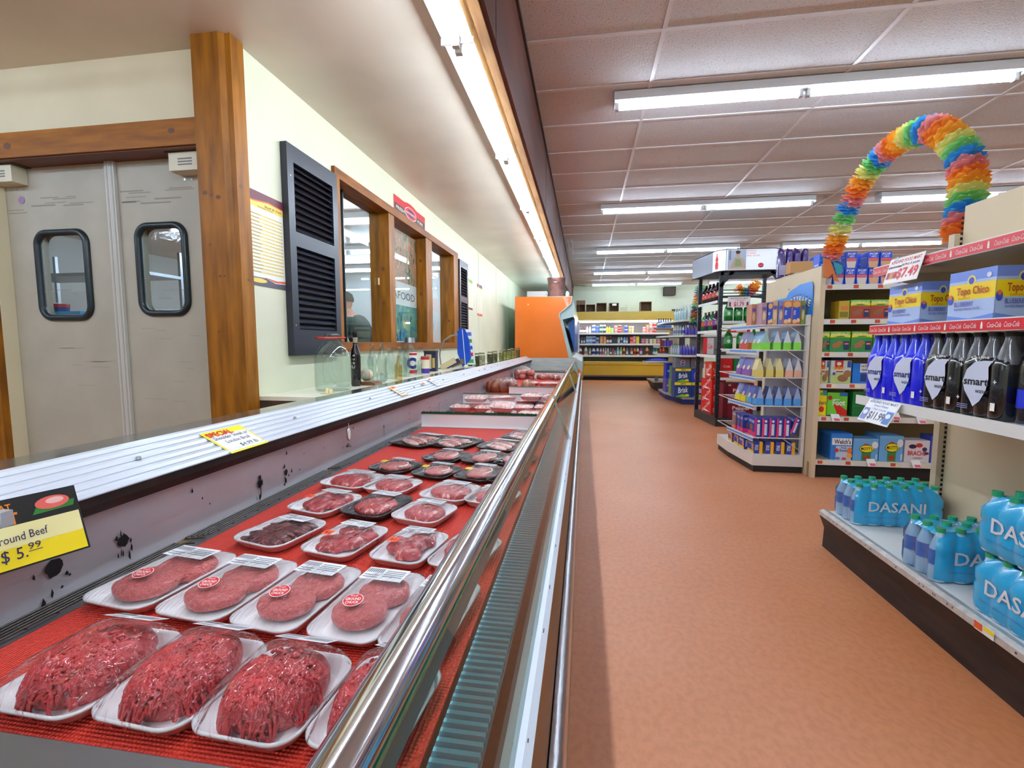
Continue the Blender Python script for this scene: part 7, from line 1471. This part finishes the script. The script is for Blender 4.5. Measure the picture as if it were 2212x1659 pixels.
bo = [(.045, .03), (.085, .03), (.09, .08), (.082, .12), (.088, .15), (.072, .19), (.070, .225), (.060, .225), (.058, .19), (.042, .15), (.048, .12), (.04, .08)]
g.pol(frb, bo, CR, .016); g.text(frb, 'Coca-Cola', .065, .125, .012, PAPER, w=.045, l=.018)
kb(g, 'header_sign')
GB_ = thin('green_pet', (40, 150, 60), 1.5, .05, extra=.1); DKC = M('cola_bottle', (40, 16, 12), .12, coat=.5); LG = (60, 170, 80)
def two_litre(loc, mat, labc, capc, label, group, k=1.0, scale=1.0):
    r2 = thing('soda_bottle', loc, label, 'bottle', group); g = MB(); g.lathe([(.045 * scale, 0), (.052 * scale, .01), (.052 * scale, .17 * k), (.045 * scale, .20 * k), (.016, .265 * k), (.014, .28 * k)], (0, 0, 0), mat, 14); g.build('bottle_body', r2)
    g = MB(); g.lathe([(.0528 * scale, .075 * k), (.0528 * scale, .15 * k)], (0, 0, 0), col(labc), 14, caps=False); g.ell((V(-.01, -.054 * scale, .115 * k), X_, Z_), 0, 0, .02, .022, PAPER, 0, 12); g.build('label', r2)
    g = MB(); g.lathe([(.017, .28 * k), (.017, .30 * k)], (0, 0, 0), col(capc), 10); g.build('cap', r2)
GPET = M('green_soda', (24, 120, 40), .12, coat=.5)
for i, (x, z, kk) in enumerate(((1.79, 0, .9), (1.905, 0, .9), (2.02, 0, .9), (1.80, 1, .9), (1.95, 1, .9), (2.10, 1, .9))):
    two_litre((x, RY0 + .10, kz[z] + .0005), GPET, LG, (40, 150, 60), 'green ginger ale bottle, %s on the %s front shelf of the soda rack' % (nth(i % 3), 'upper' if z == 0 else 'lower'), 'green bottles on the soda rack', k=kk * .96)
sides = [(0, DKC, (200, 30, 30), (20, 20, 20), 'dark cola bottle with black cap'), (1, M('purple_soda', (60, 20, 60), .15, coat=.4), (110, 40, 120), (160, 30, 60), 'purple grape soda bottle'), (1, GPET, (190, 60, 50), (30, 120, 60), 'green and red soda bottle')]
for i in range(4): two_litre((RX0 + .055 - .012 * i, RY0 + .34 + .135 * i, kzl[0] + .0005), DKC, (200, 40, 30), (30, 20, 20), 'dark cola bottle, %s on the upper side shelf of the soda rack' % ['nearest', 'second nearest', 'third nearest', 'farthest'][i], 'cola bottles on the side shelf', k=.86)
for i in range(4):
    c = ((60, 20, 60), (26, 110, 50), (60, 20, 60), (26, 110, 50))[i]; two_litre((RX0 + .055 - .012 * i, RY0 + .34 + .135 * i, kzl[1] + .0005), M('mix_soda_%d' % c[0], c, .15, coat=.4), ((130, 50, 140), (200, 70, 60))[i % 2], (150, 30, 60), '%s soda bottle, %s on the middle side shelf of the soda rack' % (('purple', 'green')[i % 2], ['nearest', 'second nearest', 'third nearest', 'farthest'][i]), 'mixed soda bottles on the side shelf', k=.86)
CRD = (214, 34, 30)
coke = [('t', 'Coca-Cola', .5, .6, .3, PAPER, .8, .5, .3), ('p', [(.1, .2), (.5, .3), (.9, .2), (.5, .14)], (250, 240, 240))]
pbox('soda_carton', 'red and silver soda carton on the lowest side shelf of the soda rack', 'carton', (RX0 + .085, RY0 + .50, kzl[2] + .0005), .16, .40, .22, (160, 150, 146), [('t', 'Diet', .5, .5, .2, (206, 50, 50), .5)], [('r', 0, 0, 1, 1, (190, 184, 182)), ('r', .0, 0, .4, 1, CRD), ('t', 'Cola', .7, .5, .3, (206, 50, 50), .4)], rot=.09)
for i in range(3): pbox('soda_carton', 'red cola carton at the aisle side of the soda rack, %s of the stack' % ['bottom', 'middle', 'top'][i], 'carton', (RX0 + .09, RY0 + .50, .1115 + i * .155), .18, .40, .15, CRD, coke, coke, rot=.09, group='red cola cartons on the soda rack', key='cokec')
pbox('soda_carton', 'orange red cola carton turned sideways on top of the red stack', 'carton', (RX0 + .10, RY0 + .52, .1115 + .47), .15, .26, .22, (220, 60, 30), coke, coke, rot=.09)
drp = [('t', 'Dr', .62, .76, .16, (240, 230, 232), .2), ('t', 'Pepper', .62, .58, .2, (240, 230, 232), .6), ('e', .62, .36, .16, .08, (220, 200, 206)), ('e', .62, .36, .14, .06, (120, 24, 40)), ('r', .36, .1, .84, .2, (210, 190, 196)), ('t', '24', .2, .88, .1, PAPER, .1), ('r', 0, 0, .16, 1, (96, 14, 32))]
for i in range(2): pbox('soda_carton', 'maroon pepper soda carton, %s of two on the front of the soda rack' % ['lower', 'upper'][i], 'carton', (RX0 + .27, RY0 + .14, .1115 + i * .222), .36, .22, .22, (124, 22, 40), drp, group='maroon soda cartons', key='drp')
pbox('soda_carton', 'plain red cola carton on the lower front shelf of the soda rack', 'carton', (RX0 + .12, RY0 + .14, kz[2] + .0005), .14, .22, .24, (190, 24, 24), [('t', 'Cola', .5, .6, .12, (240, 190, 190), .6)])
pbox('soda_carton', 'green soda carton beside the plain red one on the soda rack', 'carton', (RX0 + .30, RY0 + .14, kz[2] + .0005), .20, .22, .24, (24, 120, 60), [('t', 'Ginger Ale', .5, .6, .1, (200, 230, 190), .7)])
pbox('soda_carton', 'dark green carton farther right on the lower front shelf', 'carton', (RX0 + .52, RY0 + .14, kz[2] + .0005), .20, .22, .2, (20, 80, 50), [])
p = PY(1598, 652, 6.12); g = MB(); g.box(-.13, .13, -.001, .001, -.065, .065, PAPER); deco(g, (V(-.13, -.001, -.065), X_, Z_), .26, .13, [('r', 0, .02, 1, .98, (246, 232, 232)), ('t', 'ASHLAND FOOD MART', .5, .85, .12, (170, 70, 80), .8), ('t', '1.25 Liters', .55, .68, .1, (150, 90, 100), .4), ('t', '$1.79', .5, .32, .4, (206, 30, 40), .46), ('r', .06, .08, .14, .5, (110, 30, 40)), ('r', .84, .08, .92, .5, (110, 30, 40))])
tag(g.build('price_sign', loc=(p.x, 6.15, p.z)), 'white and pink $1.79 sign hanging on the front of the soda rack', 'sign')
p = PY(1600, 713, 6.12); g = MB(); g.box(-.12, .12, -.001, .001, -.03, .03, M('sign_red')); g.rect((V(-.04, -.001, -.02), X_, Z_), 0, 0, .12, .04, PAPER); g.text((V(-.04, -.001, -.02), X_, Z_), '$6.99 PEPSI', .06, .02, .02, RED, w=.1); tag(g.build('price_sign', loc=(p.x, 6.15, p.z)), 'narrow red and white sign under the $1.79 sign', 'sign')

# ---- flavoured water gondola (behind the soda rack)
AX, AY = 1.56, 8.35
r_ = thing('drinks_shelf_unit', (2.0, 9.2, 0), 'grey shelf unit with angled corner holding purple drinks and iced tea cases', 'shelf'); AO = V(2.0, 9.2, 0)
def ab(g, n): g.v = [v - AO for v in g.v]; return g.build(n, r_)
def aplan(e=0.0): return [(1.70 - e * .6, AY - e), (2.9, AY - e), (2.9, 9.9), (1.54 - e, 9.9), (1.54 - e, 9.15)]
g = MB(); g.prism(aplan(.0), 'z', .002, .09, M('navy_base', (20, 40, 110), .5)); g.prism(aplan(.02), 'z', .09, .12, M('shelf_grey', (170, 164, 160), .5)); ab(g, 'base')
az = [CAMZ + .40, CAMZ + .14, CAMZ - .20]
for i, z in enumerate(az): g = MB(); g.prism(aplan(.06 + .02 * i), 'z', z - .03, z, M('shelf_under_grey', (130, 128, 126), .5)); g.prism(aplan(.07 + .02 * i), 'z', z - .028, z + .004, WSH, caps=False); ab(g, 'shelf')
g = MB(); g.box(2.1, 2.14, 8.9, 9.85, .12, CAMZ + .42, BGE); ab(g, 'back_panel')
CWB = thin('flavour_bottle_clear', (214, 232, 232), 1.5, .05, extra=.12)
def fbott(px, y, z, hpx, wpx, mat, labc, capc, lab, grp):
    s = y / 1005; x = PY(px, 740, y).x; r = wpx * s / 2; h = hpx * s; g = MB(); g.lathe([(r * .9, 0), (r, h * .05), (r, h * .6), (r * .4, h * .88), (r * .38, h * .9)], (0, 0, 0), mat, 10); g.lathe([(r * .45, h * .9), (r * .45, h)], (0, 0, 0), col(capc), 8); g.lathe([(r * 1.03, h * .2), (r * 1.03, h * .5)], (0, 0, 0), col(labc), 10, caps=False)
    tag(g.build('drink_bottle', loc=(x, y, z + .0005)), lab, 'bottle', grp)
CLS = M('clear_soda', (190, 212, 208), .12, coat=.5); VIS = M('violet_drink', (110, 90, 190), .2, coat=.4); BLS = M('blue_drink', (90, 130, 200), .2, coat=.4)
for i, px in enumerate((1458, 1463, 1468, 1474, 1480, 1489)): fbott(px, 9.05 - i * .11, az[0] + .004, 32 - (5 - i) * 1.4, 6.5, CLS, (180, 206, 206), (210, 220, 220), 'tall clear water bottle, %s on the top shelf behind the soda rack' % nth(i), 'tall clear bottles on the top drinks shelf')
for i, px in enumerate((1505, 1510)): fbott(px, 8.5, az[0] + .004, 20, 6, VIS, (120, 60, 180), (90, 80, 200), 'violet bottle, %s at the right end of the top drinks shelf' % ['left', 'right'][i], 'violet bottles on the top drinks shelf')
for i, px in enumerate((1456, 1460, 1465, 1470, 1476, 1482, 1488, 1496, 1503, 1509)): fbott(px, 8.95 - min(i, 5) * .09, az[1] + .004, 21, 6, (CLS, VIS)[i > 4], ((150, 130, 160), (90, 70, 190))[i > 3], ((120, 120, 130), (70, 60, 190))[i > 3], '%s small drink bottle, %s on the second drinks shelf' % (['clear', 'violet'][i > 4], nth(i)), 'small bottles on the second drinks shelf')
for i, px in enumerate((1452, 1457, 1462, 1467, 1473, 1479, 1485, 1491, 1498, 1505)): fbott(px, 9.0 - min(i, 5) * .1, az[2] + .004, 21, 6, (CLS, VIS)[i > 3], ((200, 200, 220), (80, 70, 190))[i > 3], ((90, 90, 110), (60, 60, 180))[i > 3], '%s sports drink bottle, %s on the third drinks shelf' % (['clear', 'violet'][i > 3], nth(i)), 'sports drink bottles on the third drinks shelf')
pf = [('t', 'PEPSI', .5, .5, .12, (40, 60, 160), .5), ('e', .5, .5, .18, .26, (236, 236, 240)), ('p', [(.33, .56), (.5, .76), (.67, .56)], (200, 40, 50)), ('p', [(.33, .44), (.5, .24), (.67, .44)], (30, 50, 150)), ('t', 'PEPSI', .5, .5, .1, (20, 20, 40), .3)]
def ybox(px0, px1, y, z, h_, c, f, lab, name='soda_carton', s=(), d=.3, grp=None, rot=0): x0, x1 = PY(px0, 740, y).x, PY(px1, 740, y).x; pbox(name, lab, 'carton', ((x0 + x1) / 2, y + d / 2, z + .0005), x1 - x0, d, h_, c, f, s, group=grp, rot=rot)
br = [('r', 0, .82, 1, 1, (246, 220, 20)), ('t', 'LEMON', .5, .91, .1, (30, 30, 30), .3), ('r', 0, .0, 1, .8, (24, 60, 130)), ('t', 'Brisk', .5, .5, .36, (244, 246, 250), .6, .12, .2), ('p', [(.05, .05), (.5, .22), (.95, .06), (.6, .02)], (130, 200, 40)), ('e', .75, .15, .12, .08, (246, 220, 40))]
zb = .121
ybox(1460, 1497, 8.36, zb, .26, (24, 60, 130), br, 'blue and yellow iced tea case, lower left one', 'iced_tea_case', grp='iced tea cases'); ybox(1498, 1530, 8.36, zb, .26, (24, 60, 130), br, 'blue and yellow iced tea case, lower right one', 'iced_tea_case', grp='iced tea cases')
ybox(1461, 1495, 8.37, zb + .262, .235, (24, 60, 130), br, 'blue and yellow iced tea case standing on the lower left one', 'iced_tea_case', grp='iced tea cases'); ybox(1496, 1514, 8.37, zb + .262, .225, (30, 70, 200), pf, 'blue cola carton right of the upper iced tea case')
ybox(1461, 1492, 8.46, zb + .505, .18, (120, 124, 132), pf, 'grey cola carton with round red and blue emblem, left one', grp='grey cola cartons'); ybox(1494, 1522, 8.46, zb + .505, .18, (120, 124, 132), pf, 'grey cola carton with round red and blue emblem, right one', grp='grey cola cartons')
ybox(1440, 1455, 9.2, zb, .26, (110, 90, 190), [('t', 'PEPSI', .5, .5, .12, PAPER, .6)], 'violet soda carton at the far corner, lower one', grp='corner soda cartons'); ybox(1441, 1456, 9.2, zb + .262, .29, (30, 50, 200), [('t', 'PEPSI', .5, .5, .12, PAPER, .6)], 'royal blue soda carton standing on the violet one at the corner', grp='corner soda cartons')
ybox(1451, 1461, 8.95, zb, .27, (150, 190, 60), [('r', 0, 0, 1, 1, (140, 180, 80))], 'green soda carton at the angled corner, lower one', grp='green corner cartons', d=.2); ybox(1452, 1462, 8.95, zb + .272, .24, (130, 160, 110), [], 'grey green soda carton at the angled corner, upper one', grp='green corner cartons', d=.2)
# ---- farthest low shelf unit
r_ = thing('low_shelf_unit', (2.1, 11.2, 0), 'farthest grey shelf unit with protruding shelves near the dairy case', 'shelf'); FO = V(2.1, 11.2, 0)
g = MB(); bx0 = PY(1412, 740, 10.6).x; GRS = M('grey_tan_shelf', (168, 156, 136), .5)
g.prism([(bx0 + .0, .19), (bx0 + .10, .0), (3.0, .0), (3.0, .19)][::-1], 'y', 10.6, 11.6, M('dark_kick2', (60, 50, 44), .6)); g.box(bx0, 3.0, 10.58, 11.62, .19, .215, GRS); g.v = [v - FO for v in g.v]; g.build('base', r_)
for px, py, in ((1412, 708), (1425, 748), (1400, 783)):
    p = PY(px, py, 10.6); g = MB(); g.box(p.x, 3.0, 10.6, 11.5, p.z - .02, p.z, GRS); g.box(p.x - .01, p.x, 10.6, 11.5, p.z - .04, p.z + .01, WSH); g.v = [v - FO for v in g.v]; g.build('shelf', r_)
g = MB(); g.box(2.0, 2.04, 10.6, 11.6, .2, CAMZ + .4, BGE); g.v = [v - FO for v in g.v]; g.build('back_panel', r_)
z = PY(1412, 708, 10.6).z
for i, px in enumerate((1422, 1427, 1432, 1437, 1442, 1447)): fbott(px, 10.7, z + .0, 19, 5.2, BLS, (120, 170, 220), (50, 50, 60), 'small blue water bottle, %s on the farthest unit' % nth(i), 'small blue bottles on the farthest unit')
z = PY(1425, 748, 10.6).z
for i, px in enumerate((1430, 1436, 1443, 1450)): ybox(px - 2.6, px + 2.8, 10.66, z, .13, ((150, 40, 60), (110, 90, 180), (90, 80, 200), (120, 60, 150))[i], [], ['dark red', 'pale violet', 'blue violet', 'plum'][i] + ' small carton on the farthest unit', 'small_carton', d=.1, grp='small cartons on the farthest unit')
ybox(1417, 1424, 10.62, .2155, .09, (110, 112, 124), [], 'small grey box on the lowest deck of the farthest unit', 'small_grey_box', d=.08)

# ---- paper flower garland
GC = [(70, 172, 236), (242, 160, 158), (250, 150, 64), (252, 186, 64), (242, 236, 150), (150, 222, 138)]
PM = []
for c in GC:
    m = M('tissue_%d_%d_%d' % c, c, .7); b = m.node_tree.nodes['Principled BSDF']; b.inputs['Subsurface Weight'].default_value = 0.0
    nt = m.node_tree; tr = nt.nodes.new('ShaderNodeBsdfTranslucent'); tr.inputs[0].default_value = L3(c); mx = nt.nodes.new('ShaderNodeMixShader'); mx.inputs[0].default_value = .4
    nt.links.new(b.outputs[0], mx.inputs[1]); nt.links.new(tr.outputs[0], mx.inputs[2]); nt.links.new(mx.outputs[0], nt.nodes['Material Output'].inputs[0]); PM.append(m)
def flower_mesh(seed, mat):
    rg = random.Random(seed); g = MB(); np_ = 9
    for layer in range(3):
        for k in range(np_):
            a = 2 * pi * (k + .5 * (layer % 2)) / np_ + rg.uniform(-.1, .1); lz = (layer - 1) * .34 + rg.uniform(-.08, .08); bend = rg.uniform(-.25, .3)
            pts = []
            for (r, wd) in ((.1, .05), (.5, .24), (.76, .27), (.88, .17), (1.0, .03)):
                for s in (-1, 1): pts.append((r * cos(a) - s * wd * sin(a), r * sin(a) + s * wd * cos(a), lz + bend * r * r + s * .04))
            g.add(pts, [(2 * i, 2 * i + 1, 2 * i + 3, 2 * i + 2) for i in range(4)], mat)
    me = g.build('flower'); return me
FL = [[flower_mesh(10 * ci + s, PM[ci]) for s in range(2)] for ci in range(6)]
def garland(name, label, path, r0, r1, n, start, nms='garlands', zs=.62, hang=False):
    root = thing(name, path[0], label, 'garland', nms); pts = [V(*p) for p in path]
    # resample with catmull-rom
    def cr(t):
        m = len(pts) - 1; x = t * m; i = min(int(x), m - 1); f = x - i; p0 = pts[max(i - 1, 0)]; p1 = pts[i]; p2 = pts[i + 1]; p3 = pts[min(i + 2, m)]
        return ((2 * p1) + (p2 - p0) * f + (2 * p0 - 5 * p1 + 4 * p2 - p3) * f * f + (3 * p1 - p0 - 3 * p2 + p3) * f ** 3) * .5
    g = MB(); g.tube([cr(i / 40) - pts[0] for i in range(41)], .003, PAPER, 4); g.build('string', root)
    if hang:
        for q in ((0,) if zs > 1 else (0, 1)): p_ = cr(q) - pts[0]; g = MB(); g.tube([p_, (p_.x, p_.y, CEIL - .009 - path[0][2])], .002, PAPER, 4); g.build('string', root)
    for i in range(n):
        t = (i + .5) / n; c = cr(t); d = (cr(min(1, t + .01)) - cr(max(0, t - .01))).normalized(); ci = (start + i) % 6
        o = FL[ci][i % 2].copy(); COL.objects.link(o); o.parent = root; o.location = c - pts[0]; o.rotation_euler = d.to_track_quat('Z', 'Y').to_euler(); s = r0 + (r1 - r0) * t; o.scale = (s, s, s * zs)
gp = [(1793, 566, 3.95), (1806, 520, 3.85), (1832, 450, 3.72), (1866, 385, 3.58), (1912, 330, 3.42), (1965, 293, 3.22), (2022, 280, 3.02), (2072, 318, 2.88), (2092, 380, 2.78), (2088, 440, 2.72), (2078, 505, 2.68)]
path = []
for px, py, yy in gp: p = PY(px, py, yy); path.append((p.x, p.y, p.z))
garland('paper_garland', 'big rainbow paper flower garland arching over the snack shelves', path, .074, .088, 33, 0)
gp = [(1513, 622, 7.9), (1508, 650, 7.95), (1504, 680, 7.95), (1502, 692, 7.95)]; path = [tuple(PY(a, b, c)) for a, b, c in gp]
garland('paper_garland', 'narrow rainbow paper garland hanging straight down behind the soda rack', path, .085, .095, 14, 5, zs=1.3, hang=True)
gp = [(1592, 622, 9.0), (1606, 632, 9.0), (1622, 628, 8.9), (1634, 610, 8.8)]; path = [tuple(PY(a, b, c)) for a, b, c in gp]
garland('paper_garland', 'short piece of rainbow garland seen through the top of the soda rack', path, .09, .1, 8, 2, zs=.9, hang=True)
for l in FL:
    for o in l: bpy.data.objects.remove(o)
# butterfly cut-out at the garland end
p = PY(1793, 585, 3.93); g = MB(); OR = M('orange_brown_card', (206, 112, 50), .6)
g.prism([(-.07, .09), (-.02, .07), (.03, -.06), (.05, -.09), (.01, -.08), (0, -.03), (-.03, -.06), (-.06, -.05)], 'y', -.002, .002, OR); g.prism([(.0, .06), (.06, .03), (.07, -.02), (.03, -.04)], 'y', -.002, .002, M('teal_card', (50, 150, 160), .6))
tag(g.build('paper_cutout', loc=(p.x - .01, SY - .03, p.z)), 'orange brown paper cut-out hanging at the left foot of the big garland', 'decoration')
